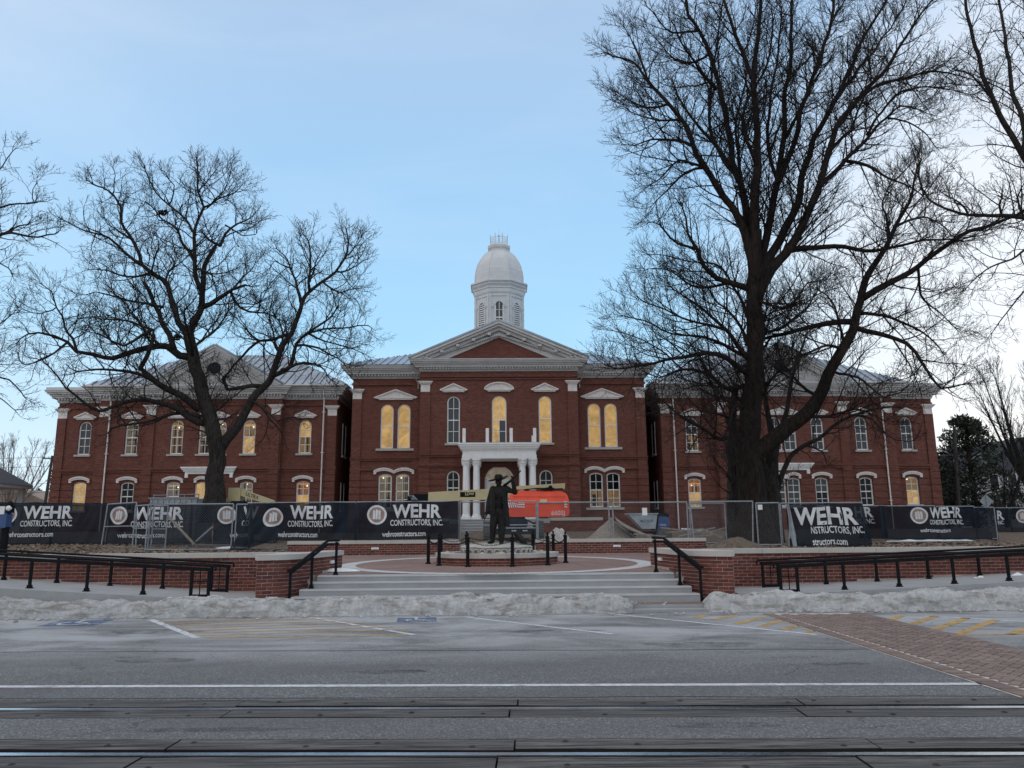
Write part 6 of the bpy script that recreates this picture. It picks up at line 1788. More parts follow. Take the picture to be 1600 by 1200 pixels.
# drifts of old snow by the fence feet
def drift(x0, x1, y, w, z, label):
    m = MB(); n = int((x1-x0)/.12); 
    for i in range(n+1):
        x = x0+(x1-x0)*i/n; e = math.sin(math.pi*i/n)**.4
        for j in range(5):
            v = j/4; zz = z+.07*e*math.sin(math.pi*v)*(1+.8*noise.noise((x*2,j,1))); m.v.append((x, y+(w*e*(v-.5))*(1+.5*noise.noise((x*1.5,3,j))), zz))
    for i in range(n):
        for j in range(4): a = i*5+j; m.f.append((a,a+5,a+6,a+1))
    solo('snow_drift', m, M['clean_snow'], ((x0+x1)/2,y,z), label, 'snow drift', smooth=True)
drift(x_(1378,846,33.9), x_(1525,850,33.6), 33.6, .5, yard_z(18,33.6)+.02, 'thin strip of snow under the slack right banner')
drift(x_(335,852,31.5), x_(390,852,31.5), 31.5, .5, yard_z(-10.5,31.5)+.03, 'thin strip of snow under the narrow banner by the left trunk')
drift(-4.1,-3.2, 18.6, .35, zp(18.6)+.01, 'small patch of snow at the left of the round plaza')
drift(11.65,12.0, 17.75, .16, .50, 'small pale heap of slush on the right ramp by the wall')
# blue box on a post
bx = thing('post_box', (-12.45,20.0,.95), 'blue box with small lamp on a black post behind the left ramp', 'post box')
bx.location = (-12.45,20.0,.95)
m = MB(); m.box(-12.51,-12.39,19.95,20.07,.95,1.80); m.box(-12.56,-12.34,19.9,20.1,.95,1.0); part('post', m, M['black'], bx)
m = MB(); rbox(m,-12.62,-12.38,19.88,20.12,1.76,2.14,.03); part('box', m, M['blue'], bx)
m = MB(); m.box(-12.57,-12.45,19.87,19.879,2.10,2.30); m.box(-12.56,-12.46,19.88,19.97,2.14,2.30); part('label_plate', m, M['paper'], bx)
m = MB(); m.ball((-12.38,19.93,2.25),.07,n=12,m=8); part('lamp', m, M['paper'], bx)
m = MB(); m.box(-12.56,-12.32,19.92,20.08,2.141,2.32); m.ball((-12.40,20.0,2.36),.08,n=8,m=5); part('housing', m, M['black'], bx)
# back of a diamond road sign
p = at(1541,783,50)
sg = thing('road_sign', (p.x,50,1.45), 'grey back of a diamond road sign above the far right fence', 'road sign')
m = MB(); m.prism([(p.x-.45,p.z),(p.x,p.z-.45),(p.x+.45,p.z),(p.x,p.z+.45)], 49.98, 50.0); part('plate', m, M['galv'], sg)
m = MB(); m.box(p.x-.03,p.x+.03,49.93,49.975,1.45,p.z+.40); part('post', m, M['galv'], sg)
# litter on the right ramp
m = MB(); p = at(1530,903,17.6)
for k in range(4): m.ball((p.x+.08*k-.12, 17.6+.03*(k%2), .42+.03*(k%3)), .07,.05,.04,7,4)
m.v = [(x,y,z+.02*noise.noise((x*20,y*20,z*20))) for x,y,z in m.v]
solo('litter', m, M['paper'], (p.x,17.6,.40), 'crumpled white litter lying on the right ramp', 'litter')
# dead leaves and twigs on the bare soil
lf = MB(); rr = random.Random(5)
for k in range(14000):
    sdx = rr.choice((-1,1)); x = sdx*rr.uniform(4.6,21); y = rr.uniform(19,33)
    xb_ = 4.3 if y < 19.6 else 4.3+(y-19.6)*.43
    if abs(x) < xb_+.8 and y < 27.2: continue
    z = yard_z(x,y)+.05*noise.noise((x*.6,y*.6,0))+.035*noise.noise((x*2.1,y*2.1,3))+.012
    a = rr.uniform(0,6.28); l = rr.uniform(.04,.10); w_ = l*rr.uniform(.3,.7); t = rr.uniform(-.5,.5); t2 = rr.uniform(-.4,.4)
    ca, sa = math.cos(a), math.sin(a)
    lf.add([(x+ca*u-sa*v, y+sa*u+ca*v, z+u*t+v*t2+.01) for u,v in ((-l,0),(0,-w_),(l,0),(0,w_))], [(0,1,2,3)])
tag(part('leaf_litter', lf, basic('dead_leaf',(0.26,0.18,0.12),.9,.7,14)), kind='stuff')
for k in range(1):
    pass

# ================================================================== TREES
def catmull(pts, step):
    P = [Vector(p) for p in pts]
    if len(P) < 2: return P
    out = []
    for i in range(len(P)-1):
        p0, p1, p2, p3 = P[max(i-1,0)], P[i], P[i+1], P[min(i+2,len(P)-1)]
        n = max(1, int((p2-p1).length/step))
        for j in range(n):
            t = j/n
            out.append(0.5*((2*p1)+(p2-p0)*t+(2*p0-5*p1+4*p2-p3)*t*t+(3*p1-p0-3*p2+p3)*t**3))
    out.append(P[-1]); return out
def rvec(rr): 
    return Vector((rr.gauss(0,1), rr.gauss(0,1), rr.gauss(0,1))).normalized()
class Grower:
    """side branches, twigs and spray on given limbs, kept in a few meshes"""
    def __init__(s, seed, jit=.22, up=.06, spacing=(.55,.30,.17), lens=((1.2,2.6),(.55,1.2),(.22,.50)), radii=(.035,.014,.0075), angle=(38,68), droop=0.0, min_r=.006):
        s.r = random.Random(seed); s.branch = MB(); s.twig = MB(); s.jit = jit; s.up = up; s.sp = spacing; s.ln = lens; s.rd = radii; s.an = angle; s.droop = droop; s.min_r = min_r; s.count = 0
    def walk(s, p, d, L, n, jit):
        pts = [p]; step = L/n
        for i in range(n):
            d = (d+rvec(s.r)*jit+Vector((0,0,s.up-s.droop*i/n))).normalized()
            p = p+d*step; pts.append(p)
        return pts
    def sprout(s, pts, radii, lev, t0=0.15, dens=1.0, keep=1.0):
        if lev >= 3: return
        rr = s.r
        seg = [(pts[i+1]-pts[i]).length for i in range(len(pts)-1)]; tot = sum(seg)
        d = tot*t0+rr.uniform(0,s.sp[lev]); acc = 0; i = 0
        side = rr.uniform(0,6.28)
        while d < tot:
            while i < len(seg)-1 and acc+seg[i] < d: acc += seg[i]; i += 1
            f = min(1,(d-acc)/max(1e-6,seg[i])); p = pts[i]+(pts[i+1]-pts[i])*f
            T = (pts[i+1]-pts[i]).normalized(); r = radii[i]+(radii[i+1]-radii[i])*f
            X = T.orthogonal().normalized(); Yv = T.cross(X)
            side += 2.4+rr.uniform(-.7,.7)
            an = RAD(rr.uniform(*s.an))
            dirv = T*math.cos(an)+(X*math.cos(side)+Yv*math.sin(side))*math.sin(an)
            dirv = (dirv+Vector((0,0,.22 if dirv.z > -.4 else .05))).normalized()
            u = d/tot
            L = rr.uniform(*s.ln[lev])*((1.30-.85*u) if lev == 0 else (1.15-.55*u))*keep
            if rr.random() < .88:
                s.grow(p, dirv, L, min(r*.62, s.rd[lev]*(.6+.6*L/s.ln[lev][1])), lev)
            d += s.sp[lev]*rr.uniform(.6,1.45)/dens
        # the tip carries on as a fan
        T = (pts[-1]-pts[-2]).normalized()
        for k in range(2 if lev else 3):
            s.grow(pts[-1], (T+rvec(rr)*.45).normalized(), rr.uniform(*s.ln[lev])*(.28 if lev == 0 else .70)*keep, min(max(radii[-1]*.85,s.min_r), s.rd[lev]), lev)
    def grow(s, p, d, L, r, lev):
        n = (6,4,2)[lev]
        pts = s.walk(p, d, L, n, s.jit*(1,1.15,1.2)[lev])
        r = max(r, s.min_r); re = max(r*.40, s.min_r*.75)
        rad = [r+(re-r)*k/n for k in range(n+1)]
        (s.branch if lev == 0 else s.twig).tube(pts, rad, (5,3,3)[lev], False)
        s.count += 1
        if lev < 2: s.sprout(pts, rad, lev+1, .18)
def traced_tree(name, base_Y, trunk, limbs, label, cat, seed, mat, grower, trim=0.0, root=None, gnarl=.0, dens=1.0):
    """trunk/limbs: lists of (px, py) sight points with start and end radius; each limb leaves its own plane in depth"""
    rr = random.Random(seed)
    b = at(*trunk[0][0], base_Y)
    t = thing(name, (b.x, base_Y, yard_z(b.x, base_Y)), label, cat)
    known = []                                            # (px, py, Y, radius)
    made = []
    def lay(path, r0, r1, dY, first=None, steps=None):
        px0 = path[0]
        if first is not None: Y0 = first
        else:
            k = min(known, key=lambda q: (q[0]-px0[0])**2+(q[1]-px0[1])**2); Y0 = k[2]
            r0 = min(r0, k[3]*0.95)
        n = len(path); cum = [0.0]
        for i in range(1,n): cum.append(cum[-1]+math.hypot(path[i][0]-path[i-1][0], path[i][1]-path[i-1][1]))
        pts = []; ph = rr.uniform(0,6)
        for i, (x, y) in enumerate(path):
            u = cum[i]/max(1,cum[-1]); Y = Y0+dY*u+.35*math.sin(ph+u*5)*u
            pts.append(at(x, y, Y))
        sm = catmull(pts, .35)
        if gnarl:
            for i in range(1, len(sm)-1):
                q = sm[i]; a = gnarl
                sm[i] = q+Vector((noise.noise((q.x*.9,q.z*.9,seed)),noise.noise((q.z*.9,q.x*.9,seed+5)),noise.noise((q.x*.9,q.z*.9,seed+9))))*a
        rad = [r0+(r1-r0)*(i/max(1,len(sm)-1))**.8 for i in range(len(sm))]
        for q, r in zip(sm, rad):
            ix, iy = img(q); known.append((ix, iy, q.y, r))
        return sm, rad
    sm, rad = lay(trunk[0], trunk[1], trunk[2], 0.0, base_Y)
    m = MB()
    if root:                                              # flare at the ground
        for i, q in enumerate(sm):
            h = q.z-sm[0].z; rad[i] += root*math.exp(-h/.75)
    pts = [sm[0]-Vector((0,0,.5))]+sm
    nb = len(m.v); m.tube(pts, [rad[0]*1.08]+rad, 20)
    m.v = [(x+.10*(rad[0])*noise.noise((x*2.2,y*2.2,z*.7)), y+.10*rad[0]*noise.noise((x*2.2+9,y*2.2,z*.7)), z) for x,y,z in m.v]
    part('trunk', m, M[mat], t, smooth=True)
    paths = [(sm, rad, .34)]
    for L in limbs:
        path, r0, r1, dY = L[:4]
        path = list(path); plen = sum(math.dist(path[i], path[i+1]) for i in range(len(path)-1)); cut = min(trim, plen*.3)
        while cut > 0 and len(path) > 1:                  # leave room for the outermost spray
            l = math.dist(path[-2], path[-1])
            if l <= cut and len(path) > 2: path.pop(); cut -= l
            else:
                f = max(.05, 1-cut/l); path[-1] = (path[-2][0]+(path[-1][0]-path[-2][0])*f, path[-2][1]+(path[-1][1]-path[-2][1])*f); cut = 0
        sm, rad = lay(path, r0, r1, dY)
        m = MB(); m.tube(sm, rad, 9 if r0 > .1 else 7); part('limb', m, M[mat], t, smooth=True)
        paths.append((sm, rad, L[4] if len(L) > 4 else .12))
    for sm, rad, t0 in paths:
        grower.sprout(sm, rad, 0, t0, dens)
    if grower.branch.v: part('branches', grower.branch, M[mat], t, kind='stuff')
    part('twigs', grower.twig, M['twig'], t, kind='stuff')
    return t

# ---- left oak
oak_limbs = [
 ([(300,556),(295,525),(308,488),(316,456),(318,424),(332,396),(340,376),(344,360)], .22,.10, 1.5),
 ([(316,456),(306,436),(306,400),(306,368),(312,344),(318,324),(312,300),(310,276),(308,252),(310,232)], .17,.035, -1.2),
 ([(301,560),(292,522),(280,504),(272,480),(264,456),(256,436),(236,426),(220,412),(218,400),(208,376),(192,348),(188,324),(176,304),(152,290),(114,270)], .19,.03, 2.2),
 ([(220,414),(196,396),(172,376),(148,364),(120,354),(92,340),(78,326)], .11,.025, -1.5),
 ([(298,558),(280,556),(264,544),(236,542),(208,548),(176,560),(148,556),(120,550),(104,536),(88,524),(60,520),(32,528),(8,522)], .20,.03, -2.0),
 ([(120,549),(108,520),(88,480),(80,456),(60,440),(46,425)], .09,.025, 1.5),
 ([(272,546),(260,512),(244,484),(236,456),(224,440),(221,416)], .15,.09, 1.0),
 ([(312,640),(280,616),(248,600),(228,584),(218,572),(232,556),(240,540),(238,516),(220,524),(192,540),(172,532),(160,516),(140,500)], .20,.04, -2.6),
 ([(248,600),(216,584),(192,578),(160,576),(132,578),(96,586)], .11,.03, -3.0),
 ([(322,662),(308,660),(280,640),(248,628),(224,624),(180,632),(152,638),(128,624),(104,608),(92,588),(72,568),(52,560)], .16,.03, -3.5),
 ([(315,652),(288,644),(240,656),(208,664),(176,670),(150,690)], .12,.03, -1.5),
 ([(316,480),(340,468),(364,452),(384,446),(412,448)], .15,.05, -1.0),
 ([(360,455),(376,480),(400,488),(428,496),(455,500)], .08,.025, 1.2),
 ([(344,384),(352,368),(372,352),(392,340),(404,328),(415,312)], .09,.025, 1.0),
 ([(306,368),(288,340),(264,320),(244,300),(232,280),(224,256),(216,240)], .10,.025, -1.0),
 ([(318,324),(340,312),(360,304),(384,288),(398,284)], .08,.02, -1.0),
 ([(306,408),(288,384),(276,360),(256,344),(228,316),(205,300)], .10,.025, 1.8),
 ([(344,384),(330,375),(318,366),(312,358)], .08,.05, .3),
 ([(338,712),(350,695),(370,665),(388,634),(424,588),(436,552),(452,520),(464,492),(470,472),(484,456),(504,440),(524,424),(540,400),(544,376),(540,352),(548,335)], .27,.035, 1.5, .3),
 ([(484,456),(484,424),(486,392),(476,368),(468,346)], .10,.025, -1.0),
 ([(470,472),(464,444),(456,420),(444,400),(424,380),(412,372)], .10,.025, 1.4),
 ([(424,588),(452,572),(464,540),(480,520),(504,504),(528,480),(548,470)], .14,.03, -1.8),
 ([(480,520),(520,512),(560,508),(584,512),(606,508)], .085,.02, -1.0),
 ([(440,578),(472,568),(500,574),(520,596),(535,615)], .09,.02, -2.0),
 ([(452,522),(424,528),(404,532),(392,548),(368,568),(352,588),(354,608)], .09,.05, 1.0),
 ([(410,604),(376,604),(356,608),(348,592),(366,566)], .12,.08, -.8),
 ([(404,532),(384,512),(368,496),(356,484)], .06,.02, 1.0),
 ([(396,628),(420,644),(432,656),(456,652),(480,640)], .10,.025, -1.5),
 ([(345,690),(330,640),(322,600),(330,560)], .12,.04, 4.0), ([(300,560),(290,500),(285,460)], .10,.03, -4.0), ([(430,570),(440,520),(420,470)], .08,.03, 3.5),
 ([(300,545),(330,520),(350,500),(370,430)], .08,.025, 4.5), ([(240,545),(215,500),(190,470),(160,440)], .08,.025, 3.5), ([(232,430),(250,390),(240,350)], .06,.02, -3.5),
 ([(524,424),(545,425),(570,405),(588,400)], .06,.02, 1), ([(504,440),(530,455),(560,450),(582,455)], .06,.02, -1.2), ([(540,400),(560,380),(572,362)], .05,.02, .8), ([(480,520),(510,535),(550,545),(588,560)], .07,.02, 1.5),
 ([(464,540),(500,545),(540,570),(568,590)], .07,.02, -1.5), ([(436,552),(420,500),(430,470),(445,450)], .07,.02, 1), ([(484,440),(500,400),(505,372)], .06,.02, 1.5), ([(456,420),(430,410),(412,420)], .05,.02, -1),
 ([(236,426),(200,430),(150,420),(112,425)], .07,.02, 1.8), ([(256,480),(200,470),(150,455),(108,470)], .08,.02, -2), ([(240,516),(190,500),(140,495),(102,500)], .07,.02, 2.2), ([(176,304),(180,272),(172,258)], .04,.015, .5),
 ([(208,376),(170,350),(150,330)], .05,.02, -1), ([(88,480),(60,490),(30,480),(12,462)], .05,.02, 1), ([(104,536),(70,560),(40,570),(10,560)], .06,.02, -1.5), ([(192,540),(150,520),(130,500)], .06,.02, 2.5),
 ([(264,320),(270,290),(255,264)], .05,.02, -1.5), ([(312,300),(330,275),(345,257)], .05,.02, 1.2), ([(324,324),(350,300),(360,272),(355,252)], .05,.02, -1.5), ([(352,352),(380,370),(400,365),(418,350)], .05,.02, 1.5),
 ([(364,452),(380,430),(400,410),(405,390)], .06,.02, 1.5), ([(310,420),(340,430),(370,420),(385,400)], .07,.02, -2.5), ([(258,440),(270,410),(262,380)], .06,.02, 2.5), ([(400,488),(410,460),(430,440)], .05,.02, 1),
]
g = Grower(11, jit=.30, up=.05, spacing=(.27,.17,.115), lens=((1.0,2.3),(.42,1.0),(.16,.40)), radii=(.031,.0135,.0078), min_r=.0065)
traced_tree('oak_tree', 37.0, ([(336,800),(336,760),(335,735),(336,710),(336,690),(332,668),(320,624),(310,588),(298,552),(294,520)], .42,.25), oak_limbs,
            'wide bare spreading oak in front of the left wing', 'tree', 4, 'bark', g, trim=27, root=.22, gnarl=.18)

# ---- big right-hand tree
big_limbs = [
 ([(1162,720),(1189,704),(1224,674),(1254,652),(1281,621),(1294,586),(1316,547),(1333,516),(1346,472),(1351,437),(1364,416),(1386,385),(1399,354),(1421,315),(1429,284),(1434,255)], .42,.04, -1.0, .35),
 ([(1348,466),(1390,442),(1434,416),(1473,385),(1512,363),(1556,350),(1600,330),(1640,310)], .20,.05, -1.6),
 ([(1333,503),(1294,507),(1250,518),(1206,525),(1170,540)], .15,.06, 1.4),
 ([(1337,512),(1372,521),(1416,538),(1442,564),(1456,591),(1469,608),(1499,600),(1515,606)], .13,.025, -2.0),
 ([(1346,490),(1381,494),(1425,512),(1460,535),(1480,560)], .09,.025, 1.5),
 ([(1190,430),(1206,416),(1232,394),(1276,385),(1320,387),(1364,392),(1403,385),(1447,374),(1486,372),(1520,380)], .17,.03, -1.0),
 ([(1172,452),(1141,440),(1119,435),(1101,416),(1088,389),(1075,367),(1071,341),(1062,310)], .16,.03, -1.2),
 ([(1170,585),(1136,560),(1106,551),(1075,556),(1040,564),(1005,571),(966,575),(940,572)], .14,.025, -2.2),
 ([(1172,600),(1136,608),(1110,586),(1066,577),(1030,590),(1000,580)], .12,.025, 1.5),
 ([(1168,560),(1136,516),(1110,494),(1084,472),(1058,455),(1035,440)], .12,.025, -1.5),
 ([(1170,540),(1150,500),(1120,470),(1100,440)], .09,.025, 2.5),
 ([(1166,640),(1149,634),(1140,660),(1130,690)], .10,.03, -2.0),
 ([(1160,680),(1145,682),(1127,687),(1101,672),(1066,652),(1040,630),(1020,618)], .11,.02, -2.0),
 ([(1179,446),(1171,388),(1149,332),(1127,302),(1101,262),(1084,227),(1066,188),(1044,162),(1018,136),(1005,114),(987,96),(957,87),(940,80)], .24,.03, -1.5),
 ([(1079,227),(1053,219),(1018,217),(992,227),(970,225)], .08,.02, -1.5),
 ([(1180,450),(1175,392),(1167,332),(1158,289),(1145,258),(1141,219),(1132,171),(1119,118),(1110,83),(1092,48),(1075,22),(1071,0),(1060,-60)], .30,.05, 1.5),
 ([(1145,262),(1114,223),(1084,188),(1060,150),(1045,110)], .12,.025, 1.5),
 ([(1119,140),(1097,118),(1084,96),(1066,70),(1050,30)], .10,.025, -2),
 ([(1181,440),(1180,380),(1180,324),(1182,262),(1182,210),(1178,131),(1180,87),(1187,44),(1187,0),(1186,-80)], .30,.05, -2.2),
 ([(1178,126),(1158,79),(1145,39),(1132,0),(1120,-60)], .12,.04, -1),
 ([(1182,448),(1190,405),(1202,350),(1215,284),(1224,219),(1224,166),(1235,105),(1235,57),(1237,17),(1240,-60)], .32,.05, 2.2),
 ([(1212,295),(1241,227),(1250,175),(1267,131),(1285,83),(1298,35),(1302,0),(1308,-70)], .20,.05, -1.5),
 ([(1184,455),(1196,412),(1224,363),(1246,315),(1254,271),(1276,210),(1302,162),(1324,118),(1342,74),(1364,35),(1386,0),(1400,-40)], .24,.04, 1.5),
 ([(1183,470),(1206,420),(1237,385),(1263,332),(1281,289),(1294,236),(1307,197),(1337,157),(1368,127),(1390,100),(1416,57),(1442,17),(1456,0),(1470,-30)], .26,.03, -2.0),
 ([(1281,289),(1320,254),(1355,214),(1386,184),(1407,166),(1440,172),(1460,185)], .13,.025, 1.5),
 ([(1337,157),(1372,135),(1416,120),(1464,111),(1512,122),(1540,130)], .10,.02, -1.6),
 ([(1324,252),(1355,258),(1386,276),(1412,289),(1440,306),(1470,300)], .09,.02, -2),
 ([(1355,210),(1394,153),(1438,136),(1482,140),(1534,151)], .10,.02, 2),
 ([(1302,162),(1340,110),(1380,60),(1420,0)], .10,.03, 3.5), ([(1224,219),(1260,150),(1290,60),(1330,-20)], .10,.03, 4.0), ([(1182,262),(1160,180),(1200,100),(1210,20)], .10,.03, -4.0),
 ([(1158,289),(1110,200),(1120,60),(1140,-40)], .10,.03, 4.0), ([(1364,416),(1390,370),(1380,320),(1400,260)], .08,.02, 2.5), ([(1101,262),(1060,250),(1030,280),(1000,300)], .08,.02, 2.5),
 ([(1170,500),(1130,420),(1080,410),(1040,400),(1010,395)], .09,.02, 3.5), ([(1320,540),(1300,470),(1270,450),(1240,460)], .08,.02, 3), ([(1300,580),(1340,590),(1380,620),(1420,610)], .07,.02, -3),
 ([(1180,470),(1230,480),(1260,440),(1290,440)], .08,.02, -3), ([(1172,560),(1110,530),(1050,520),(1000,500),(960,490)], .10,.02, 3.0), ([(1172,530),(1200,490),(1250,470)], .08,.02, 3.5),
 ([(1101,262),(1070,270),(1040,300),(1010,330)], .08,.02, 1.5), ([(1088,389),(1060,380),(1030,350),(1000,345)], .08,.02, -1.5), ([(1066,188),(1030,190),(1000,180),(972,170)], .07,.02, -1),
 ([(1044,162),(1010,170),(975,150),(952,150)], .06,.02, 1.5), ([(1018,136),(1000,90),(985,60),(970,32)], .06,.02, 1), ([(1092,48),(1050,50),(1020,20),(1000,0)], .07,.02, -1.5),
 ([(1110,83),(1070,100),(1030,70),(1010,42)], .07,.02, 2), ([(1066,577),(1020,540),(980,520),(945,515)], .06,.02, 1), ([(1136,516),(1080,500),(1030,480),(985,460)], .08,.02, -1.5),
 ([(1141,440),(1090,450),(1040,420),(1000,420)], .08,.02, 2), ([(1281,621),(1250,600),(1220,560),(1215,500)], .09,.02, 1.5), ([(1316,547),(1290,540),(1250,560),(1225,600)], .08,.02, -2),
 ([(1180,525),(1225,510),(1260,480),(1285,440)], .09,.02, 1.5), ([(1206,525),(1180,560),(1140,590),(1110,620)], .06,.02, -1), ([(1254,652),(1290,650),(1340,640),(1390,660)], .08,.02, -1.5),
 ([(1294,236),(1330,200),(1350,150),(1360,90)], .08,.02, 2), ([(1215,284),(1200,220),(1205,150),(1215,80),(1222,0)], .10,.03, -3), ([(1386,184),(1420,190),(1450,215),(1470,240)], .06,.02, -1),
 ([(1158,289),(1150,200),(1165,120),(1170,40)], .09,.02, 3.5), ([(1399,354),(1440,340),(1470,350),(1500,380)], .07,.02, 2), ([(1434,416),(1440,460),(1470,490),(1500,520)], .07,.02, 1.5),
 ([(1184,640),(1200,600),(1230,570),(1240,530)], .09,.02, 2.5), ([(1168,640),(1140,610),(1100,600),(1060,610)], .08,.02, 2.0), ([(1170,660),(1130,650),(1090,640),(1060,645)], .07,.02, -2.5),
]
g = Grower(23, jit=.17, up=.05, spacing=(.27,.175,.115), lens=((1.1,2.7),(.5,1.25),(.2,.48)), radii=(.034,.015,.009), angle=(32,64), min_r=.0072)
traced_tree('maple_tree', 33.0, ([(1178,852),(1178,800),(1172,740),(1166,696),(1172,650),(1178,600),(1180,525),(1180,437),(1181,400),(1181,360)], .62,.24), big_limbs,
            'huge bare maple with thick trunk and heavy leaning limb in front of the right wing', 'tree', 8, 'bark_red', g, trim=14, root=.58, gnarl=.10, dens=1.0)
# ---- the two stems beside it
g = Grower(29, jit=.22, up=.06, spacing=(.55,.30,.18), lens=((.9,2.0),(.4,.9),(.18,.4)), radii=(.03,.014,.0085), min_r=.0075)
traced_tree('maple_tree', 34.5, ([(1209,852),(1209,815),(1208,780),(1206,750),(1208,715),(1212,690)], .36,.24),
  [([(1207,760),(1200,744),(1186,718),(1178,690),(1172,650)], .24,.15, .5), ([(1214,765),(1224,736),(1238,710),(1258,696),(1280,686),(1300,666),(1330,650),(1372,638),(1400,636)], .14,.03, -1.2),
   ([(1258,696),(1285,705),(1292,728)], .05,.02, -.4), ([(1335,648),(1362,655),(1385,680),(1420,690)], .05,.02, -1), ([(1212,700),(1230,640),(1240,580),(1262,520)], .16,.03, 1.5), ([(1209,690),(1196,620),(1190,540),(1200,470)], .16,.03, 1.5)],
  'second smaller bare trunk close behind the right side of the huge maple', 'tree', 9, 'bark', g, root=.16, gnarl=.08)
g = Grower(31, jit=.2, up=.10, spacing=(.5,.28,.18), lens=((.9,1.9),(.4,.9),(.18,.4)), radii=(.022,.012,.0075), min_r=.006)
traced_tree('maple_tree', 35.0, ([(1150,846),(1147,800),(1144,760),(1146,700),(1144,650),(1150,600)], .30,.14),
  [([(1146,760),(1130,735),(1118,720),(1106,690)], .05,.015, -1), ([(1145,775),(1125,760),(1110,740)], .04,.012, -1.5), ([(1147,690),(1130,640),(1110,600),(1095,560)], .08,.02, 1)],
  'slim dark stem close behind the left side of the huge maple', 'tree', 10, 'bark', g, root=.18, gnarl=.08)
# ---- tree entering at the top right
g = Grower(37, jit=.20, up=.03, spacing=(.42,.25,.15), lens=((1.2,2.8),(.5,1.2),(.2,.5)), radii=(.034,.016,.010), min_r=.0085)
traced_tree('ash_tree', 35.0, ([(1735,860),(1730,700),(1722,560),(1712,450),(1700,380)], .55,.40),
  [([(1712,450),(1680,380),(1630,290),(1600,245),(1574,201),(1547,149),(1530,96),(1517,44),(1508,0),(1500,-70)], .24,.05, -1.0),
   ([(1600,245),(1598,192),(1582,140),(1574,79),(1565,26),(1555,-40)], .16,.05, 1.2), ([(1640,305),(1630,200),(1610,100),(1600,0),(1590,-60)], .16,.05, 2),
   ([(1715,430),(1660,352),(1600,340),(1565,337),(1512,335),(1477,326),(1451,311),(1440,293),(1436,275)], .21,.035, -.8),
   ([(1565,337),(1562,320),(1566,310)], .06,.04, 0), ([(1512,333),(1500,316),(1470,300)], .06,.02, 1), ([(1600,340),(1590,310),(1605,280)], .07,.02, -1),
   ([(1640,350),(1590,400),(1540,420),(1510,450)], .08,.02, -1.5), ([(1660,360),(1620,430),(1580,480),(1550,520)], .08,.02, 1.5), ([(1700,400),(1660,250),(1650,120),(1640,0)], .18,.05, -1), ([(1545,149),(1520,120),(1490,110),(1470,130)], .06,.02, -1)],
  'bare tree whose limbs reach in from beyond the upper right edge', 'tree', 12, 'bark', g, gnarl=.08)
# ---- tree entering at the left edge
g = Grower(41, jit=.28, up=.05, spacing=(.38,.23,.14), lens=((1.0,2.3),(.45,1.0),(.18,.42)), radii=(.032,.015,.0095), min_r=.0078)
traced_tree('oak_tree', 35.0, ([(-150,860),(-148,760),(-145,660),(-140,580),(-135,520)], .48,.36),
  [([(-140,540),(-100,470),(-60,420),(-20,372),(0,366),(44,368),(84,366)], .20,.03, -1.0), ([(-20,372),(5,365),(42,351)], .07,.03, .8), ([(-100,470),(-60,380),(-20,335),(0,324),(30,320),(54,317)], .14,.03, 1.0),
   ([(-80,400),(-50,330),(-20,280),(0,262),(20,236)], .10,.02, -1.0), ([(54,318),(52,295),(58,278)], .03,.012, .3), ([(-145,620),(-100,560),(-50,560),(-10,585),(15,596),(35,615)], .12,.025, -1),
   ([(-50,560),(-20,600),(5,625),(22,640)], .06,.02, .8), ([(-130,540),(-90,440),(-40,425),(0,412),(17,424)], .10,.025, 1.5), ([(-140,520),(-120,400),(-80,320),(-40,260)], .22,.05, 2), ([(-70,570),(-30,530),(0,505),(20,490)], .07,.02, -1.5)],
  'bare oak whose branches reach in from beyond the left edge', 'tree', 13, 'bark', g, gnarl=.15)
# squirrel nests in the oak
for (px, py, Y, lab) in ((255,332,36.6,'dark leaf nest high in the crown of the left oak'),(277,527,36.4,'dark leaf nest at the lower fork of the left oak')):
    m = MB(); p = at(px,py,Y)
    for k in range(90):
        d = rvec(R); q = p+Vector((d.x*.20,d.y*.20,d.z*.16))*R.uniform(.6,1.0); s_ = R.uniform(.05,.10); a = rvec(R); b_ = a.orthogonal().normalized()
        m.add([q-a*s_, q+b_*s_*.5, q+a*s_, q-b_*s_*.5], [(0,1,2,3)])
    solo('leaf_nest', m, M['twig'], tuple(p-Vector((0,0,.16))), lab, 'nest')

def bare_tree(name, x, y, z, H, spread, seed, label, mat='twig_far', stems=5, group=None, r0=.28):
    rr = random.Random(seed)
    t = thing(name, (x,y,z), label, 'tree', group)
    m = MB(); th = H*.20
    tr = [Vector((x,y,z-.3)), Vector((x+.1,y,z+th*.5)), Vector((x,y,z+th))]
    m.tube(tr, [r0*1.15,r0,r0*.85], 10); part('trunk', m, M[mat], t, smooth=True)
    g = Grower(seed+100, jit=.13, up=.10, spacing=(.75,.42,.30), lens=((H*.14,H*.30),(H*.06,H*.13),(H*.03,H*.06)), radii=(.045,.022,.014), angle=(22,46), min_r=.012)
    for k in range(stems):
        a = 2*math.pi*k/stems+rr.uniform(-.4,.4); lean = rr.uniform(.25,1.0)*spread
        p = tr[-1]-Vector((0,0,rr.uniform(0,th*.3))); e = Vector((x+math.cos(a)*lean, y+math.sin(a)*lean, z+H*rr.uniform(.78,.98)))
        mid = p.lerp(e,.45)+Vector((math.cos(a)*lean*.12,math.sin(a)*lean*.12,H*.03))
        pts = catmull([p,mid,e],.6); rad = [r0*.5+(.03-r0*.5)*(i/(len(pts)-1)) for i in range(len(pts))]
        m = MB(); m.tube(pts, rad, 6); part('limb', m, M[mat], t)
        g.sprout(pts, rad, 0, .15)
    part('branches', g.branch, M[mat], t, kind='stuff'); part('twigs', g.twig, M[mat], t, kind='stuff')
    return t
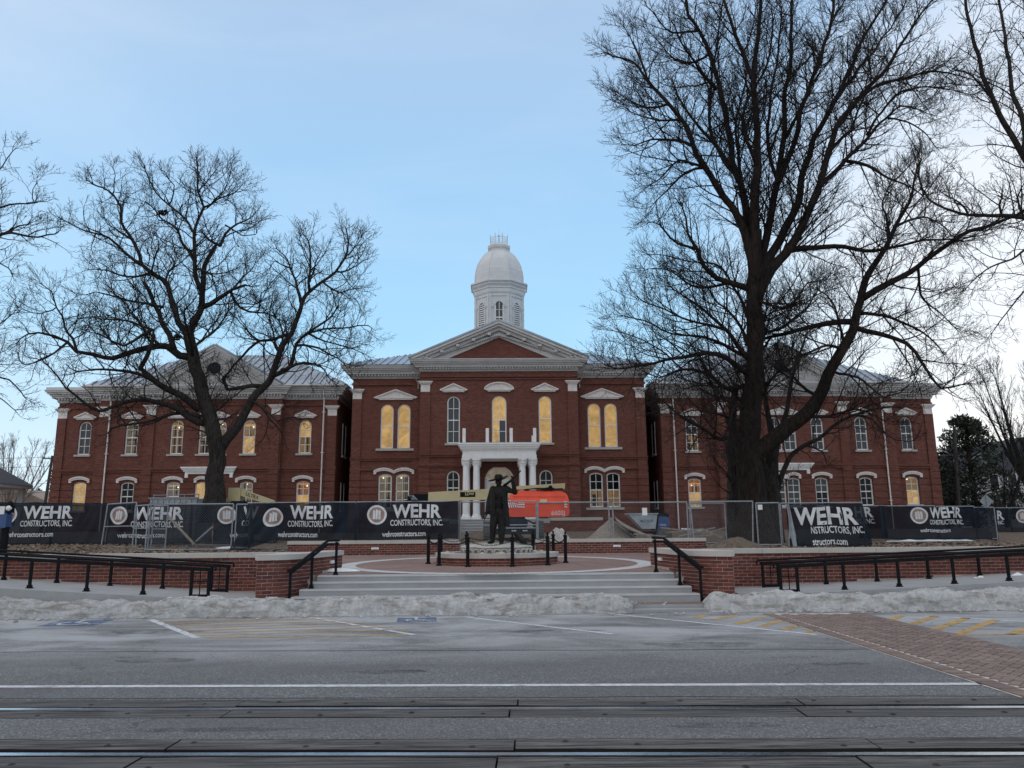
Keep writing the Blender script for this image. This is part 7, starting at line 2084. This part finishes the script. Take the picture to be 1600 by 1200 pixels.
p = at(14,790,78); bare_tree('bare_tree', p.x, 78, 1.4, 9.6, 4.6, 61, 'small pale bare tree far behind the left pavilion roof', stems=9, r0=.20)
p = at(1593,730,66); bare_tree('bare_tree', p.x+.8, 66, 1.4, 14.0, 4.6, 62, 'fan-shaped bare tree behind the house at the right edge', 'twig', 8, r0=.36)
p = at(1690,730,58); bare_tree('bare_tree', p.x, 58, 1.4, 11.0, 3.6, 66, 'bare tree just outside the right edge beside the house', 'twig', 6)
p = at(1530,760,54); bare_tree('bare_tree', p.x+1.6, 54, 1.4, 5.0, 3.4, 63, 'low dark twiggy tree in front of the house at the right', 'twig', 8, r0=.14)
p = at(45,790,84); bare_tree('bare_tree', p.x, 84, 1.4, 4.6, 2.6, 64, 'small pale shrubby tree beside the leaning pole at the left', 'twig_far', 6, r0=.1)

# ---- evergreen magnolia
def magnolia(x, y, z, H, rx, ry, seed, label):
    rr = random.Random(seed); t = thing('magnolia_tree', (x,y,z), label, 'tree')
    m = MB(); m.tube([(x,y,z-.3),(x+.1,y,z+H*.4),(x,y,z+H*.9)],[.28,.2,.05],10); part('trunk', m, M['bark'], t)
    lm = MB(); br = MB()
    for k in range(330):
        h = rr.random()**.8; zz = z+H*(.04+.94*h); env = (1-h)**.62*(.55+.45*math.sin(min(1,h*3.2)*1.57))+.06
        a = rr.uniform(0,6.28); q = math.sqrt(rr.random()); q = .35+.65*q
        lump = 1+.25*noise.noise((math.cos(a)*1.6, math.sin(a)*1.6, h*3+seed))
        c = Vector((x+rx*env*q*lump*math.cos(a), y+ry*env*q*lump*math.sin(a), zz))
        br.tube([(x,y,max(z+.3,zz-.8)), tuple((c+Vector((x,y,zz-.5)))/2), tuple(c)],[.04,.025,.012],3,False)
        cr = rr.uniform(.28,.60)
        for i in range(34):
            d = rvec(rr); p = c+Vector((d.x*cr,d.y*cr,d.z*cr*.8))*rr.uniform(.45,1); l = rr.uniform(.09,.17); w_ = l*.42
            u = (d+rvec(rr)*.7+Vector((0,0,.3))).normalized(); v = u.cross(rvec(rr)).normalized()
            lm.add([p-u*l, p-v*w_, p+u*l, p+v*w_], [(0,1,2,3)])
    part('branches', br, M['bark'], t, kind='stuff'); part('crown', lm, M['leaf'], t, kind='stuff')
p = at(1522,790,60); magnolia(p.x, 60, 1.4, 8.9, 4.3, 3.2, 71, 'broad dark evergreen magnolia right of the right wing')
p = at(1475,790,64); magnolia(p.x, 64, 1.4, 6.0, 2.2, 2.2, 72, 'low dark evergreen bush against the end of the right wing')

# ================================================================== FAR SETTING
def pole(px_top, py_top, px_b, py_b, Y, label, arm=1.6, lamp=False):
    a, b_ = at(px_top,py_top,Y), at(px_b,py_b,Y); d = (a-b_).normalized()
    base = b_-d*((b_.z-1.4)/max(.2,d.z))
    t = thing('utility_pole', tuple(base), label, 'utility pole', 'utility poles')
    m = MB(); m.tube([base-d*.3, a],[.16,.11],10); part('post', m, M['pole'], t)
    m = MB(); c = a-d*.25; m.beam(c-Vector((arm/2,0,0)), c+Vector((arm/2,0,0)), .10, .10)
    for k in (-.45,-.2,.2,.45): m.tube([c+Vector((arm*k,0,.05)), c+Vector((arm*k,0,.16))],.03,6)
    part('crossarm', m, M['pole'], t)
    if lamp:
        m = MB(); q = b_.lerp(a,.62); m.tube([q, q+Vector((-.9,0,.45)), q+Vector((-1.7,0,.52))],[.04,.035,.03],6); m.beam(q+Vector((-1.65,0,.5)), q+Vector((-2.15,0,.46)), .18, .10); part('lamp_arm', m, M['galv'], t)
    return c
pr = pole(1491,668,1498,790,58.0,'utility pole with crossarm and lamp arm in front of the magnolia',1.6,True)
pl1 = pole(82,712,71,784,70.0,'leaning utility pole against the left end of the building',1.5)
pl2 = pole(61,763,59,784,95.0,'short far pole left of the leaning one',.8)
pl3 = pole(67,768,65,784,95.0,'shortest far pole beside the leaning one',.5)
def wire(a, b_, sag, label):
    m = MB(); a, b_ = Vector(a), Vector(b_); m.tube([a.lerp(b_,i/14)-Vector((0,0,sag*4*(i/14)*(1-i/14))) for i in range(15)], .018, 4, False)
    solo('overhead_wire', m, M['dark'], tuple(a), label, 'wire', 'overhead wires')
far_l = at(-260,700,95)
for k, (py, lab) in enumerate(((714,'topmost overhead wire left of the leaning pole'),(728,'second overhead wire from the top at the left'),(755,'upper of the two close wires above the left banner'),(768,'lower of the close wires above the left banner'))):
    q = at(80-k*1.5,py,70); wire(q, at(-200,py-4+k*3,74), .25, lab)
for k, (py, lab) in enumerate(((690,'upper overhead wire crossing the magnolia'),(718,'lower overhead wire crossing the magnolia'))):
    q = at(1493,py,58); wire(q, at(1720,py-14,62), .3, lab)
# pavilion at the left edge
gz = thing('pavilion', (-35.6,55,1.4), 'small open pavilion with dark hipped roof and pale fascia at the left edge', 'pavilion')
m = MB(); m.add([(-38.9,52.6,5.05),(-34.12,52.6,5.05),(-34.12,57.4,5.05),(-38.9,57.4,5.05),(-36.5,55,6.9)], [(0,1,4),(1,2,4),(2,3,4),(3,0,4)]); part('roof', m, M['roof_dark'], gz)
m = MB(); m.box(-38.85,-34.18,52.66,57.34,4.82,5.04); part('fascia', m, M['house'], gz)
for x in (-38.5,-34.75):
    for y in (53.0,57.0):
        m = MB(); m.box(x-.17,x+.17,y-.17,y+.17,1.4,4.82); m.box(x-.26,x+.26,y-.26,y+.26,1.4,2.2); part('post', m, M['house'], gz)
# tan-roofed house far left
h = thing('house', (-52,84,1.4), 'far tan-roofed building behind the left banner', 'house')
m = MB(); m.box(-58,-46.5,81,90,1.4,4.7); part('wall', m, M['roof_tan'], h)
m = MB(); m.prism([(-58.6,4.701),(-46.0,4.701),(-49.5,6.2),(-54.5,6.2)],80.5,90.5); part('roof', m, M['roof_tan'], h)
for x in (-56,-53,-50):
    m = MB(); m.box(x-.4,x+.4,80.94,80.99,2.4,3.8); w = part('window', m, M['white'], h); m = MB(); m.box(x-.33,x+.33,80.92,80.939,2.47,3.73); part('pane', m, M['pane_dark'], w)
# white house at the right
h = thing('house', (54,75,1.4), 'pale two-storey house with dark roof behind the magnolia at the right edge', 'house')
m = MB(); m.box(47.6,62,75,86,1.4,7.2); part('wall', m, M['house'], h)
m = MB(); m.prism([(46.6,7.0),(63,7.0),(58.5,10.2),(51.2,10.2)],74.3,86.7); part('roof', m, M['roof_dark'], h)
m = MB(); m.box(48.9,62,72.6,74.99,4.7,4.95); part('porch_roof', m, M['house'], h)
for x in (49.1,51.4,53.8,56.2):
    m = MB(); m.box(x-.1,x+.1,72.7,72.9,1.4,4.7); part('porch_post', m, M['house'], h)
for x in (48.5,50.3,52.6,54.8):
    for z0, z1 in ((2.2,4.0),(5.3,6.7)):
        m = MB(); m.box(x-.5,x+.5,74.93,74.99,z0,z1); w = part('window', m, M['white'], h); m = MB(); m.box(x-.40,x+.40,74.91,74.929,z0+.1,z1-.1); part('pane', m, M['pane_dark'], w)
# lamps burning in the distance beside the wing
for px, py, lab in ((1483,782,'bright distant lamp beside the end of the right wing'),(1566,790,'small distant lamp under the pale house porch')):
    p = at(px,py,90); m = MB(); m.ball(tuple(p),.22,n=10,m=6); t = thing('street_lamp', (p.x,90,1.4), lab, 'street lamp')
    part('lamp', m, M['lamp_glow'], t); m = MB(); m.tube([(p.x,90.2,1.4),(p.x,90.2,p.z)],.06,6); part('post', m, M['pole'], t)
print('objects', len(bpy.data.objects), 'tris', sum(len(me.loop_triangles) if me.loop_triangles else sum(len(p.vertices)-2 for p in me.polygons) for me in bpy.data.meshes))
